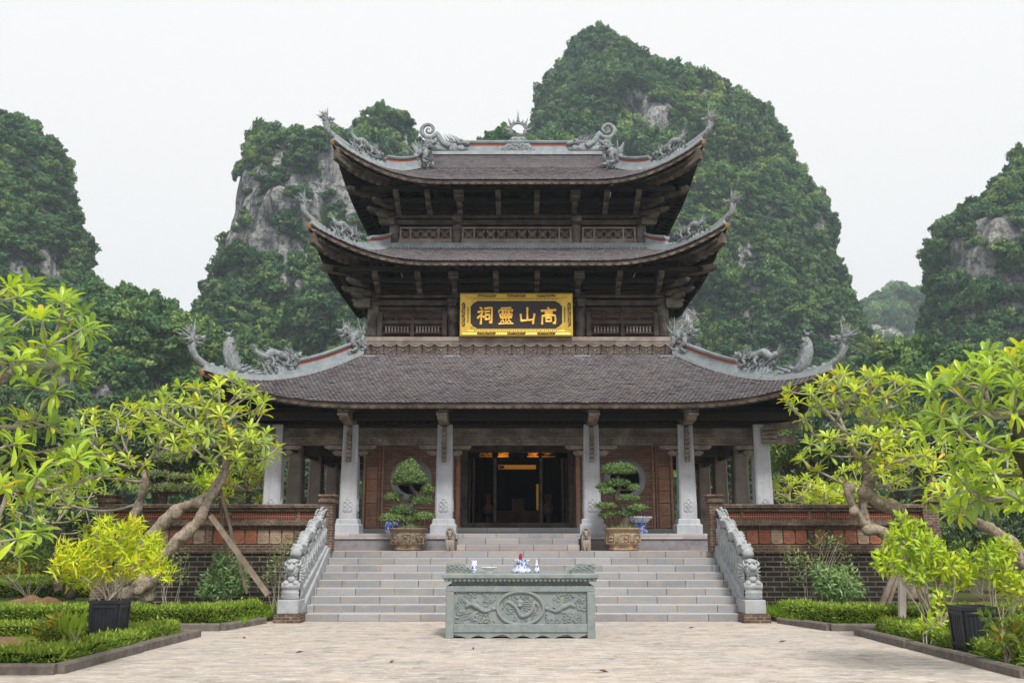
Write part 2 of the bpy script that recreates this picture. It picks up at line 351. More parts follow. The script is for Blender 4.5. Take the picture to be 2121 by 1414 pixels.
def _paving():
    t = NT('paving')
    c, f = t.brick(t.co, .46, .155, .010, (.26,.222,.195), (.475,.425,.378), (.58,.55,.51), off=.46, smooth=.5)
    c2, f2 = t.brick(t.map((1,1,1), None, (0,0,0), (.13,.03,0)), .84, .27, .0, (.30,.275,.26), (.51,.43,.355), (.5,.5,.5), off=.3)
    c = t.mix(.42, c, c2)
    st = t.noise(1, 7, .68, t.map((1.6, 11, 1)), .7); st2 = t.noise(1, 6, .7, t.map((3.5, 26, 1)), .9)
    c = t.mix(t.ramp(st, [(.44,(0,)*3),(.60,(.85,)*3)]), c, (.29,.26,.25)); c = t.mix(t.ramp(st2, [(.53,(0,)*3),(.63,(.85,)*3)]), c, (.70,.67,.63))
    c = t.mix(t.ramp(t.noise(.7, 5, .6), [(.48,(0,)*3),(.72,(.5,)*3)]), c, (.52,.43,.35)); c = t.mix(t.ramp(t.noise(2.6, 7, .7), [(.55,(0,)*3),(.66,(.75,)*3)]), c, (.20,.17,.14))
    t.color(c); t.bump(t.math('ADD', t.math('MULTIPLY', f, -.8), t.math('MULTIPLY', st2, 1.3)), .5, .012); return t.done(.75, spec=.25)
M['paving'] = _paving()
def _terr():
    t = NT('terrace_tiles'); c, f = t.brick(t.co, .3, .3, .006, (.46,.25,.19), (.53,.31,.245), (.4,.33,.28)); t.color(t.mix(t.ramp(t.noise(3, 5), [(.4,(0,)*3),(.7,(.5,)*3)]), c, (.38,.26,.21))); return t.done(.8)
M['terrace'] = _terr()
def _ground():
    t = NT('earth_and_grass'); n = t.noise(.8, 7, .65); t.color(t.mix(t.ramp(n, [(.4,(0,)*3),(.62,(1,)*3)]), (.045,.07,.015), (.11,.085,.045))); t.bump(t.noise(9, 5), .6, .05); return t.done(.95, spec=.1)
M['ground'] = _ground()
M['kerb'] = mat_stone('kerb_stone', (.10,.085,.075), (.20,.175,.155), (.05,.05,.035), .55, 3, .6, .9)
def _porcelain(name, amt, sc):
    t = NT(name); n = t.noise(sc, 5, .6, None, 1.2); t.color(t.ramp(n, [(amt-.035,(.035,.075,.36)), (amt+.03,(.70,.74,.77))])); return t.done(.18, spec=.6)
M['china'] = _porcelain('blue_white_china', .47, 26)
M['china_heavy'] = _porcelain('blue_china', .56, 16)
M['white_china'] = mat_plain('white_china', (.72,.74,.75), .2, var=.04, spec=.6)
M['pot'] = mat_stone('mossy_glaze', (.15,.12,.085), (.36,.31,.235), (.06,.06,.035), .48, 7, .9, .55, streak=.6)
M['pot_clean'] = mat_stone('ochre_glaze', (.24,.185,.12), (.42,.35,.26), (.10,.085,.06), .54, 6, .6, .5, streak=.6)
M['bark'] = mat_stone('frangipani_bark', (.20,.155,.12), (.50,.42,.34), (.06,.05,.04), .52, 4, 1.0, .9, streak=.75)
M['bark_dark'] = mat_stone('dark_bark', (.05,.04,.032), (.13,.105,.085), (.02,.018,.015), .55, 5, .9, .9)
M['twig'] = mat_stone('grey_branch', (.26,.235,.185), (.42,.385,.31), (.15,.13,.10), .6, 6, .6, .9)
M['leaf_fran'] = mat_leaf('frangipani_leaf', [(0,(.26,.40,.13)),(.3,(.42,.56,.11)),(.6,(.56,.70,.07)),(.9,(.66,.74,.045)),(.965,(.68,.60,.025)),(1,(.72,.46,.02))], .46, .33, spec=.5)
M['leaf_near'] = mat_leaf('near_frangipani_leaf', [(0,(.19,.31,.12)),(.35,(.32,.48,.09)),(.7,(.46,.64,.055)),(.93,(.56,.70,.035)),(1,(.64,.54,.015))], .45, .30, spec=.5)
M['leaf_yellow'] = mat_leaf('yellow_leaf', [(0,(.36,.52,.05)),(.4,(.58,.70,.035)),(.85,(.76,.78,.025)),(.97,(.78,.60,.02)),(1,(.66,.36,.02))], .4, .5)
M['leaf_lime'] = mat_leaf('lime_leaf', [(0,(.26,.42,.05)),(.5,(.44,.60,.035)),(1,(.64,.72,.04))], .4, .5)
M['leaf_shrub'] = mat_leaf('shrub_leaf', [(0,(.10,.19,.085)),(.5,(.20,.33,.13)),(1,(.36,.48,.18))], .3, .45)
M['leaf_olive'] = mat_leaf('olive_leaf', [(0,(.10,.14,.06)),(.5,(.20,.25,.10)),(1,(.33,.37,.14))], .3, .5)
M['leaf_dark'] = mat_leaf('dark_tree_leaf', [(0,(.018,.038,.018)),(.6,(.05,.09,.035)),(.9,(.11,.16,.06)),(1,(.24,.29,.14))], .2, .3, spec=.6)
M['leaf_mid'] = mat_leaf('mid_tree_leaf', [(0,(.06,.11,.025)),(.6,(.15,.23,.045)),(1,(.30,.38,.08))], .28, .45)
M['leaf_bonsai'] = mat_leaf('bonsai_leaf', [(0,(.055,.105,.04)),(.5,(.13,.22,.07)),(1,(.29,.39,.13))], .25, .45)
M['leaf_hedge'] = mat_leaf('hedge_leaf', [(0,(.09,.15,.022)),(.5,(.20,.31,.035)),(.9,(.36,.48,.06)),(1,(.52,.55,.12))], .3, .5)
M['leaf_flower'] = mat_leaf('yellow_flower_hedge', [(0,(.30,.34,.02)),(.4,(.6,.46,.015)),(1,(.75,.5,.02))], .3, .5)
M['leaf_croton'] = mat_leaf('croton_leaf', [(0,(.10,.19,.03)),(.6,(.22,.32,.03)),(.8,(.42,.38,.03)),(1,(.5,.16,.03))], .35, .4)
M['grass'] = mat_leaf('grass_blade', [(0,(.10,.20,.012)),(.5,(.19,.36,.015)),(1,(.34,.50,.03))], .4, .5)
def _rock():
    t = NT('limestone'); n = t.noise(.05, 8, .7); st = t.noise(1, 8, .72, t.map((.30, .30, .045)), .9); fine = t.noise(.9, 8, .72); cr = t.voro(.11, t.map((1,1,.45)), 'DISTANCE_TO_EDGE')
    c = t.ramp(st, [(.32,(.05,.055,.06)), (.41,(.18,.18,.185)), (.49,(.42,.42,.42)), (.58,(.72,.71,.69))])
    c = t.mix(t.ramp(fine, [(.40,(.85,)*3),(.55,(0,)*3)]), c, (.05,.055,.06)); c = t.mix(t.ramp(n, [(.55,(0,)*3),(.7,(.35,)*3)]), c, (.36,.28,.19))
    t.color(c); t.bump(t.math('ADD', t.math('MULTIPLY', st, 1.0), fine), 1.0, 2.0); return t.done(.95, spec=.1)
M['rock'] = _rock()
M['forest'] = mat_leaf('forest_leaf', [(0,(.016,.055,.033)),(.3,(.047,.125,.052)),(.65,(.105,.21,.070)),(.88,(.20,.30,.085)),(1,(.34,.41,.12))], .2, .55, 'rnd', True, .15)
# ================================================================== ground, paving, terrace
def sheet(name, x0, x1, y0, y1, z, mat, kind='structure', label=None):
    m = MB(); m.add([(x0,y0,z),(x1,y0,z),(x1,y1,z),(x0,y1,z)], [(0,1,2,3)]); return tag(m.build(name, mat), label, None, None, kind)
sheet('ground', -1500, 1500, -300, 2500, 0, M['ground'])
sheet('paving', -26, 26, -4, 19.72, .006, M['paving'])
m = MB(); m.box(-9.9, 9.9, 22.52, 40, .0, 1.35); tag(m.build('terrace', M['terrace']), kind='structure')
# ================================================================== staircase
st = thing('staircase', 'broad nine step grey stone staircase rising to the temple terrace', 'stairs', (0, 19.7, 0))
for k in range(9):
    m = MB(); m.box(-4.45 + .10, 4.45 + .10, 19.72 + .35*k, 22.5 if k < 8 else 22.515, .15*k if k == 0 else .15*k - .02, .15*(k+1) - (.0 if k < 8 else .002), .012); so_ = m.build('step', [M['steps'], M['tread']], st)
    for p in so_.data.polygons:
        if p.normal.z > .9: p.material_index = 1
for sx in (-1, 1):
    m = MB(); V = [(sx*4.55+.06, 19.7, 0), (sx*4.55+.06, 22.5, 0)]
    m.prism([(19.62, .02), (22.5, .02), (22.5, 1.45), (22.3, 1.45), (19.62, .16)], (.10 + sx*4.455, 0, 0), (0,1,0), (0,0,1), (sx,0,0), 0, .08)
    m.build('stringer', M['guard'], st)
# ================================================================== temple
YC = 29.6                                           # middle of the temple, front to back
temple = thing('temple', 'three tiered dark wooden temple with upturned grey ridged roofs on stone columns', 'temple', (0, YC, 0))
COLX = [1.93, 4.42, 6.42]; ROWS = [25.0, 27.45, 30.2, 32.9]
# ---- plinth and the small stair in front of the door
m = MB(); m.mi = 1; m.box(-7.0, 7.0, 24.44, 35.0, 1.35, 1.63); m.mi = 0; m.box(-7.05, 7.05, 24.40, 35.05, 1.63, 1.77, .01); m.box(-1.75, 1.75, 26.75, 27.15, 1.765, 1.95, .01)
m.box(-4.6, -1.72, 26.88, 27.3, 1.76, 1.92, .01); m.box(1.72, 4.6, 26.88, 27.3, 1.76, 1.92, .01)
pl = m.build('plinth', [M['slabs'], M['slab_dark']], temple)
for k in range(3):
    m = MB(); m.box(-1.5, 1.5, 23.5 + .3*k, 24.41, 1.352 if k == 0 else 1.35 + .14*k - .02, 1.35 + .14*(k+1) - (.004 if k == 2 else 0), .01); m.build('door_step', M['steps'], pl)
# ---- stone columns
def column_mesh(front=True):
    m = MB()
    def ring(h, z): return [(-h,-h,z),(h,-h,z),(h,h,z),(-h,h,z)]
    lv = [(.33,1.77),(.33,1.99),(.315,2.005),(.285,2.02),(.275,2.12),(.26,2.15)]; V = []
    for h, z in lv: V += ring(h, z)
    fs = [(3,2,1,0)] + [(i*4+k, i*4+(k+1)%4, i*4+4+(k+1)%4, i*4+4+k) for i in range(len(lv)-1) for k in range(4)] + [(20,21,22,23)]
    m.add(V, fs)
    # tapering shaft with chamfered arrises and a sunk panel on each face
    def oct(h, c, z): return [(-h+c,-h,z),(h-c,-h,z),(h,-h+c,z),(h,h-c,z),(h-c,h,z),(-h+c,h,z),(-h,h-c,z),(-h,-h+c,z)]
    H0, H1, Z0, Z1 = .225, .195, 2.15, 4.60
    V = oct(H0, .035, Z0) + oct(H1, .03, Z1)
    m.add(V, [tuple(range(7,-1,-1)), tuple(range(8,16))] + [(i, (i+1)%8, 8+(i+1)%8, 8+i) for i in range(8)])
    # raised edge strips of the panel and a knotwork emblem near the foot (front)
    def hw(z): return H0 + (H1-H0)*(z-Z0)/(Z1-Z0)
    for rot in range(4):
        Mx = Matrix.Rotation(rot*math.pi/2, 4, 'Z'); m.M = Mx
        for sx in (-1, 1):
            a, b = 2.25, 4.5; ha, hb = hw(a), hw(b)
            m.add([(sx*(ha-.075),-ha-.006,a),(sx*(ha-.045),-ha-.006,a),(sx*(hb-.045),-hb-.006,b),(sx*(hb-.075),-hb-.006,b),(sx*(ha-.075),-ha+.01,a),(sx*(ha-.045),-ha+.01,a),(sx*(hb-.045),-hb+.01,b),(sx*(hb-.075),-hb+.01,b)], [(0,1,2,3),(0,4,5,1),(1,5,6,2),(2,6,7,3),(3,7,4,0)])
        y = -H0 - .006
        for k, (cx, cz) in enumerate([(-.06,2.42),(.06,2.42),(-.06,2.53),(.06,2.53),(0,2.475),(0,2.6)]):
            m.tube([(cx+.055*math.cos(q*math.pi/4), y+.006*(k%2), cz+.055*math.sin(q*math.pi/4)) for q in range(9)], .011, 5)
        m.tube([(-.12,y,2.37),(-.07,y,2.33),(0,y,2.35),(.07,y,2.33),(.12,y,2.37)], .012, 5)
    m.M = None; return m
cb = column_mesh()
col0 = None
cols_xy = [(s*x, ROWS[0]) for x in COLX for s in (-1, 1)] + [(s*6.42, y) for y in ROWS[1:] for s in (-1, 1)] + [(s*4.42, 32.9) for s in (-1, 1)]
for (x, y) in cols_xy:
    if col0 is None:
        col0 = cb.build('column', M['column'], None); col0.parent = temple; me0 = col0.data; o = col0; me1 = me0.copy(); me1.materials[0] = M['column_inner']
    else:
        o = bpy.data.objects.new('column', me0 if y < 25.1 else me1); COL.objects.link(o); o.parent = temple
    o.location = (x, y - YC, 0)
# ---- carved architraves, corbels, eave purlins over the columns
def beam_part(name, boxes, mat, parent=temple, c=.012):
    m = MB()
    for b in boxes: m.box(*b, c)
    return m.build(name, mat, parent)
xs = [-6.42, -4.42, -1.93, 1.93, 4.42, 6.42]
for a, b in zip(xs[:-1], xs[1:]):
    m = MB(); x0, x1 = a + .2, b - .2
    m.box(x0, x1, 24.90, 25.10, 4.06, 4.30, .012); m.box(x0, x1, 24.87, 25.13, 4.30, 4.36, .01); m.box(x0, x1, 24.92, 25.08, 4.36, 4.52, .012)
    mid, L = (x0+x1)/2, (x1-x0)*.30
    m.mi = 1
    for k in range(9):                              # carved cloud scrolls in the long cartouche
        cx = mid + L*(k/4-1); s = 1 if k % 2 else -1
        m.tube([(cx + .07*math.cos(q*.7+k)*(1-q/12), 24.90, 4.18 + s*.045*math.sin(q*.7)*(1-q/12)) for q in range(10)], .012, 5)
    m.tube(bez([(mid-L-.15,24.90,4.18),(mid-L,24.90,4.26),(mid+L,24.90,4.26),(mid+L+.15,24.90,4.18),(mid+L,24.90,4.10),(mid-L,24.90,4.10),(mid-L-.15,24.90,4.18)], 40), .010, 5)
    m.build('architrave', [M['bracket'], M['cornice']], temple)
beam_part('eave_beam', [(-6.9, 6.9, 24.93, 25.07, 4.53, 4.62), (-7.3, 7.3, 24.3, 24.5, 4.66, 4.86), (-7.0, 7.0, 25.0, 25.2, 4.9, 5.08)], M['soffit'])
for s in (-1, 1):
    m = MB(); m.box(s*6.35, s*6.49, 25.2, 35.2, 4.06, 4.5, .01); m.box(s*6.30, s*6.54, 25.0, 35.3, 4.53, 4.62); m.box(s*4.36, s*4.48, 25.2, 27.2, 3.95, 4.3, .01)
    for y in ROWS[1:]: m.box(s*4.5, s*6.3, y-.07, y+.07, 4.0, 4.35, .01)
    m.build('tie_beam', M['woodx'], temple)
corb = None
for i, x in enumerate(xs):
    for s in (-1, 1):
        if abs(x + s) > 6.6: continue
        m = MB(); h = .205
        for (L, z0, z1) in ((.48, 3.95, 4.05), (.26, 3.79, 3.90)):
            x0 = x + s*h; P = [(0, z1), (L, z1), (L, z1-.05), (L-.03, z0+.03), (L-.08, z0), (0, z0)]
            m.prism(P, (x0, 0, 0), (s,0,0), (0,0,1), (0,1,0), 24.88, 25.12)
        m.box(x + s*(h+.10), x + s*(h+.2), 24.9, 25.1, 3.90, 3.93); m.box(x+s*(h+.3), x+s*(h+.42), 24.9, 25.1, 4.04, 4.06)
        m.build('corbel', M['cornice'], temple)
for x in [-4.42, -1.93, 1.93, 4.42]:                # nose brackets and their hanging rows of knuckles on the column faces
    m = MB(); P = [(25.0, 4.55), (24.3, 4.58), (23.85, 4.62), (23.62, 4.80), (23.62, 4.95), (23.9, 4.96), (25.0, 4.96)]
    m.prism(P, (x, 0, 0), (0,1,0), (0,0,1), (1,0,0), -.125, .125)
    for k in range(3): m.box(x-.135, x+.135, 23.56-.012*k, 23.66, 4.95-.10*k-.075, 4.95-.10*k, .012)
    m.prism([(24.62,3.62),(24.62,4.5),(24.80,4.56),(24.80,3.62)], (x,0,0), (0,1,0), (0,0,1), (1,0,0), -.05, .05)
    for k in range(7): m.box(x-.068, x+.068, 24.55, 24.66, 3.60+.115*k, 3.60+.115*k+.072, .014)
    m.build('nose_bracket', M['cornice'], temple)
for s in (-1, 1):                                   # the corner columns' diagonal bracket
    m = MB(); d = Vector((s*.707, -.707, 0)); c = Vector((s*6.42, 25.0, 0))
    for k in range(4): m.obox(c + d*(.35+.02*k) + Vector((s*-.08,0,4.14+.11*k)), d, (d.y, -d.x, 0), (0,0,1), .14+.02*k, .15, .045)
    m.obox(c + d*.5 + Vector((0,0,4.52)), d, (d.y,-d.x,0), (0,0,1), .7, .09, .08)
    m.box(s*6.6, s*7.35, 24.95, 25.05, 4.1, 4.32, .01)
    m.build('corner_bracket', M['cornice'], temple)
# ---- brick sanctuary walls with round windows
def holed_wall(x0, x1, z0, z1, y0, y1, cx, cz, r, mat, name, parent):
    n = 72; V = []; fs = []
    def edge(a):
        dx, dz = math.cos(a), math.sin(a); k = 1e9
        if dx > 1e-9: k = min(k, (x1-cx)/dx)
        if dx < -1e-9: k = min(k, (x0-cx)/dx)
        if dz > 1e-9: k = min(k, (z1-cz)/dz)
        if dz < -1e-9: k = min(k, (z0-cz)/dz)
        return (cx+dx*k, cz+dz*k)
    angs = sorted([2*math.pi*i/n for i in range(n)] + [math.atan2(z-cz, x-cx) % (2*math.pi) for x in (x0,x1) for z in (z0,z1)])
    N = len(angs)
    for y in (y0, y1):
        for a in angs: V.append((cx+r*math.cos(a), y, cz+r*math.sin(a)))
        for a in angs: e = edge(a); V.append((e[0], y, e[1]))
    for i in range(N):
        j = (i+1) % N
        fs += [(i, j, N+j, N+i), (2*N+i, 3*N+i, 3*N+j, 2*N+j), (i, 2*N+i, 2*N+j, j), (N+i, N+j, 3*N+j, 3*N+i)]
    m = MB(); m.add(V, fs); return m.build(name, mat, parent)
for s in (-1, 1):
    cx, cz = s*3.04, 3.30; x0, x1 = sorted((s*1.58, s*4.42))
    w = holed_wall(x0, x1, 1.92, 4.62, 27.0, 27.25, cx, cz, .44, M['brick_red'], 'sanctuary_wall', temple)
    m = MB(); prof = [(.415,.10),(.43,-.06),(.485,-.075),(.51,-.04),(.575,-.035),(.60,.02)]; n = 64; V = []; fs = []
    for r, y in prof:
        for i in range(n): a = 2*math.pi*i/n; V.append((cx+r*math.cos(a), 27.0+y, cz+r*math.sin(a)))
    for k in range(len(prof)-1):
        for i in range(n): j = (i+1)%n; fs.append((k*n+i, k*n+j, k*n+n+j, k*n+n+i))
    m.add(V, fs); m.build('window_frame', M['column'], w, True)
    m = MB(); m.add([(cx+.53*math.cos(i*.2618), 27.22, cz+.53*math.sin(i*.2618)) for i in range(24)], [tuple(range(24))])
    for q in (-.2, 0, .2): m.box(cx-.48, cx+.48, 27.16, 27.19, cz+q-.012, cz+q+.012)
    m.build('window_shutter', M['dark'], w)
    m = MB()                                        # moulded pilasters, dado and terracotta strips
    for xa, wd_, pr in ((1.70, .12, .07), (1.94, .05, .04), (2.16, .05, .05), (3.84, .06, .07), (3.93, .03, .04), (4.36, .06, .07)):
        m.box(s*xa-wd_/2, s*xa+wd_/2, 27.0-pr, 27.0, 1.925, 4.40, .01)
    for za, h_, pr in ((2.47, .05, .05), (2.40, .03, .035), (1.95, .06, .05)):
        m.box(s*2.2, s*3.8, 27.0-pr, 26.999, za, za+h_, .008)
    for xa in (2.2, 2.62, 3.06, 3.48, 3.78): m.box(s*xa-.015, s*xa+.015, 26.965, 26.999, 2.0, 2.42)
    for xc in (2.41, 2.84, 3.27, 3.63):             # embossed dado flowers
        m.tube([(s*xc+.12*math.cos(a*.5236), 26.985, 2.2+.12*math.sin(a*.5236)) for a in range(13)], .016, 5)
        for a in range(6): m.ball((s*xc+.06*math.cos(a*1.047), 26.985, 2.2+.06*math.sin(a*1.047)), (.03,.02,.03), 8, 4)
    for k in range(5):
        z0 = 1.95 + .345*k; m.box(s*4.0, s*4.30, 26.97, 26.999, z0, z0+.315, .01); m.tube([(s*4.15+.1*math.cos(a*.5236), 26.965, z0+.157+.1*math.sin(a*.5236)) for a in range(13)], .014, 5)
        for a in range(8): m.ball((s*4.15+.055*math.cos(a*.785), 26.965, z0+.157+.055*math.sin(a*.785)), (.022,.014,.022), 6, 4)
    m.build('wall_moulding', M['clay'], w)
    m = MB(); m.box(s*4.42, s*4.27, 27.26, 33.0, 1.78, 4.62); m.build('side_wall', M['brick_red'], temple)
m = MB(); m.box(-4.42, 4.42, 32.75, 33.0, 1.78, 4.62); m.build('back_wall', M['brick_red'], temple)
# ---- door: timber frame, sill, open leaves, dim room with lit gilded carving
df = beam_part('door_frame', [(-1.57,-1.42,26.85,27.1,1.952,4.30), (1.42,1.57,26.85,27.1,1.952,4.30), (-1.42,1.42,26.87,27.08,4.06,4.30), (-.70,-.61,27.0,27.1,2.09,3.9), (.61,.70,27.0,27.1,2.09,3.9), (-1.72,1.72,26.8,27.1,4.30,4.62)], M['woodx'])
beam_part('door_sill', [(-1.42,1.42,26.82,27.06,1.952,2.09)], M['woodx'], df)
for s in (-1, 1):
    for k in range(2):
        m = MB(); x0 = s*(1.38 - .10*k)
        m.box(x0-.022, x0+.022, 27.15, 27.75, 2.1, 3.92, .006)
        for q in range(3): m.box(x0-.03, x0+.03, 27.2, 27.7, 2.15+.6*q, 2.17+.6*q)
        m.build('door_leaf', M['panel'], df)
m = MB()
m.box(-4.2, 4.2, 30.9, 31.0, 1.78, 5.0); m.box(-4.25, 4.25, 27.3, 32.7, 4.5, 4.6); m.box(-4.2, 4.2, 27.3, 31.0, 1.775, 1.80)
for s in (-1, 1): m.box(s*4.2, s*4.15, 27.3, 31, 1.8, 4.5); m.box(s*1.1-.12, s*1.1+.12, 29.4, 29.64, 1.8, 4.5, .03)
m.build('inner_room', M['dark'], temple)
rnd = random.Random(5)
for (xa, xb) in ((-1.16,-.78), (-.62,-.28), (.28,.62), (.72,1.12)):
    m = MB(); m.box(xa, xb, 28.50, 28.53, 4.06, 4.09); m.box(xa, xb, 28.50, 28.53, 4.30, 4.32)
    for k in range(26):
        x = rnd.uniform(xa+.03, xb-.03); z = rnd.uniform(4.1, 4.30); q = rnd.uniform(0, 6)
        m.tube([(x+.05*math.cos(q+a*.8)*(1-a/9), 28.5, z+.035*math.sin(q+a*.8)*(1-a/9)) for a in range(8)], .011, 5)
    m.build('gilded_frieze', M['gold'], temple)
m = MB(); m.box(-.60, .55, 28.9, 28.94, 3.72, 3.86, .01); m.mi = 1; m.box(-.58, -.42, 28.88, 28.905, 3.745, 3.835); m.build('gilded_plaque', [M['gold'], M['black']], temple)
m = MB(); m.box(.55, .63, 29.0, 29.05, 2.5, 3.28, .01); m.build('gilded_couplet', M['gold'], temple)
m = MB(); m.box(-.8, .8, 29.9, 30.5, 1.8, 2.5, .02); m.box(-.2, .2, 30.0, 30.3, 2.49, 2.9, .03); m.build('inner_altar', M['panel'], temple)
for x in (-.9, .9): m = MB(); m.lathe((x, 28.4, 1.8), [(.12,0),(.06,.1),(.05,.5),(.16,.6),(.17,.75),(.08,.9),(.11,1.1),(.05,1.15)], 16); m.build('altar_urn', M['panel'], temple)
for x, y, z, e in ((-.5, 28.15, 4.2, 4.5), (.5, 28.15, 4.2, 4.5), (.2, 28.6, 3.45, .8)):
    ld = bpy.data.lights.new('shrine_lamp', 'POINT'); ld.energy = e; ld.color = (1, .42, .10); ld.shadow_soft_size = .05
    lo = bpy.data.objects.new('shrine_lamp', ld); COL.objects.link(lo); lo.location = (x, y - YC, z); lo.parent = temple
# ================================================================== roofs
def flare(s, p=2.35): a = max(0.0, (abs(s)-.42)/.58); return a**p
class Roof:
    def __init__(s, ex, ey, ze, lift, tx, ty, zt, fl=.28, c=.72, p=2.35, le=2.3):
        s.p, s.le = p, le
        s.e = (ex, YC-ey); s.t = (tx, YC-ty); s.ze, s.zt, s.lift, s.fl, s.c = ze, zt, lift, fl, c
    def P(s, side, u, t, off=0.0):
        """side 0 front, 1 right, 2 back, 3 left; u -1..1 along the eave, t 0 eave .. 1 top"""
        if side % 2 == 0: (Le, De), (Lt, Dt) = s.e, s.t
        else: (De, Le), (Dt, Lt) = s.e, s.t
        f = flare(u, s.p); q = (1-t)**2
        al = u*(Le+(Lt-Le)*t) + math.copysign(s.fl*f*q, u); ou = De+(Dt-De)*t + s.fl*f*q
        z = s.ze + (s.zt-s.ze)*(s.c*t+(1-s.c)*t*t) + s.lift*f*(1-t)**s.le + off
        x, y = [(al, -ou), (ou, al), (-al, ou), (-ou, -al)][side]
        return Vector((x, YC+y, z))
    def tiles(s, sides, w, h, rng, extra=None):
        """overlapping fish-scale tiles"""
        V, Fc, Rn = [], [], []
        pat = [(-.5,1.25,.0),(.5,1.25,.0),(.5,.36,.03),(.32,.10,.046),(0,0,.052),(-.32,.10,.046),(-.5,.36,.03)]
        for sd in sides:
            (Le, De), (Lt, Dt) = (s.e, s.t) if sd % 2 == 0 else (s.e[::-1], s.t[::-1])
            slope = math.hypot(De-Dt, s.zt-s.ze); nr = int(slope/h)
            for j in range(nr):
                t0 = j/nr
                half = (Le+(Lt-Le)*t0); n = int(half/w)+2
                for i in range(-n, n+1):
                    a = (i + .5*(j % 2))*w
                    if abs(a) > half+.02: continue
                    b = len(V); jit = rng.gauss(0, .004)
                    for k, (px, pt, pz) in enumerate(pat):
                        t = min(1.0, t0 + pt/nr); hh = (Le+(Lt-Le)*t); u = max(-1, min(1, (a+px*w*.96)/hh))
                        V.append(s.P(sd, u, t, pz + jit))
                    base = b + 7
                    for k in range(2, 7): p = V[b+k]; V.append(p - Vector((0,0,.034)))
                    r = min(1, max(0, rng.gauss(.45, .13)))
                    Fc.append((b, b+6, b+5, b+4, b+3, b+2, b+1)); Rn.append(r)
                    for k in range(4): Fc.append((b+2+k, b+3+k, base+k+1, base+k)); Rn.append(r)
        return V, Fc, Rn
    def surface(s, m, sides, off, nu=48, nv=10, t1=1.0):
        for sd in sides:
            P = []
            for j in range(nv):
                for i in range(nu): P.append(s.P(sd, -1+2*i/(nu-1), t1*j/(nv-1), off))
            m.grid(P, nu, nv)
    def hip(s, cx, cy, n=28, t0=0.0, t1=1.0, off=0.0):
        """line along the hip at corner (cx, cy) with cx, cy = -1 or 1, from the top down"""
        sd = 0 if cy < 0 else 2
        return [s.P(sd, cx if sd == 0 else -cx, t1+(t0-t1)*i/n, off) for i in range(n+1)]
def attr_faces(me, rn):
    a = me.attributes.new("rnd", 'FLOAT', 'FACE'); a.data.foreach_set("value", rn)
def tile_part(name, V, Fc, Rn, parent):
    me = bpy.data.meshes.new(name); o = root_loc(parent)
    me.from_pydata([(p.x-o.x, p.y-o.y, p.z-o.z) for p in V], [], Fc); attr_faces(me, Rn); return finish(name, me, M['tile'], parent)
ROOF1 = Roof(7.60, 23.40, Zv(834,23.4), Zv(768,23.3)-Zv(834,23.4), 4.55, 26.66, Zv(733,26.66), p=3.3, le=3.0)
ROOF2 = Roof(5.58, 25.55, Zv(540,25.55), Zv(464,25.3)-Zv(540,25.55), 3.95, 27.62, Zv(512,27.62), .30)
ROOF3 = Roof(5.13, 26.05, Zv(372,26.05), Zv(292,25.8)-Zv(372,26.05), 3.10, 27.55, Zv(349,27.55), .30)
RIDGE_Z = Zv(320, YC)
rng = random.Random(11)
def build_roof(rf, name, lab, th, wall_t):
    """tiles + underside + fascia + hips of one tier"""
    m = MB(); rf.surface(m, range(4), -.03)
    for sd in range(4):                              # scalloped fascia board under the tile ends
        P = []; nu = 120
        for z in (-.035, -th):
            for i in range(nu): P.append(rf.P(sd, -1+2*i/(nu-1), .004, z))
        m.grid(P, nu, 2)
        P = []
        for z, t in ((-th, .004), (-th, .03)):
            for i in range(nu): P.append(rf.P(sd, -1+2*i/(nu-1), t, z))
        m.grid(P, nu, 2)
    base = m.build(name, M['fascia'], temple); base["label"] = lab
    V, Fc, Rn = rf.tiles(range(4), .115, .15 if rf is ROOF1 else .14, rng)
    tile_part('roof_tiles', V, Fc, Rn, base)
    m = MB()
    for sd in range(4):                              # row of small round drip tiles along the eave
        n = int(2*rf.e[sd % 2]/.24)
        for i in range(n):
            u = -1+2*(i+.5)/n; p = rf.P(sd, u, .0, -.085); q = rf.P(sd, u, .05, -.085); d = (p-q).normalized()
            a = rf.P(sd, min(1, u+.01), 0) - rf.P(sd, max(-1, u-.01), 0); a.normalize(); up = a.cross(d).normalized()
            if up.z < 0: up = -up
            pts = [(math.cos(t)*.10, math.sin(t)*.055) for t in [math.pi*k/6 for k in range(7)]]
            m.prism([(x, -y) for x, y in pts], p, a, up, d, -.01, .03)
    m.build('scalloped_trim', M['bracket'] if rf is ROOF1 else M['cornice'], base)
    m = MB(); rf.surface(m, range(4), -th-.02); 
    for sd in range(4):                              # rafters below the boards
        n = int(2*rf.e[sd % 2]/.34)
        for i in range(1, n):
            u0 = -1+2*i/n; pts = [rf.P(sd, u0, t, -th-.055) for t in (.04, .3, .6, .95)]
            for a, b in zip(pts[:-1], pts[1:]): m.beam(a, b, .075, .075)
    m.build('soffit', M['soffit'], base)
    return base
r1 = build_roof(ROOF1, 'lower_roof', 'widest lowest tiled roof with ridge beasts', .15, .6)
r2 = build_roof(ROOF2, 'middle_roof', 'narrow middle tiled roof skirt', .15, .5)
r3 = build_roof(ROOF3, 'top_roof', 'topmost tiled roof with main ridge and sun disc', .15, .5)
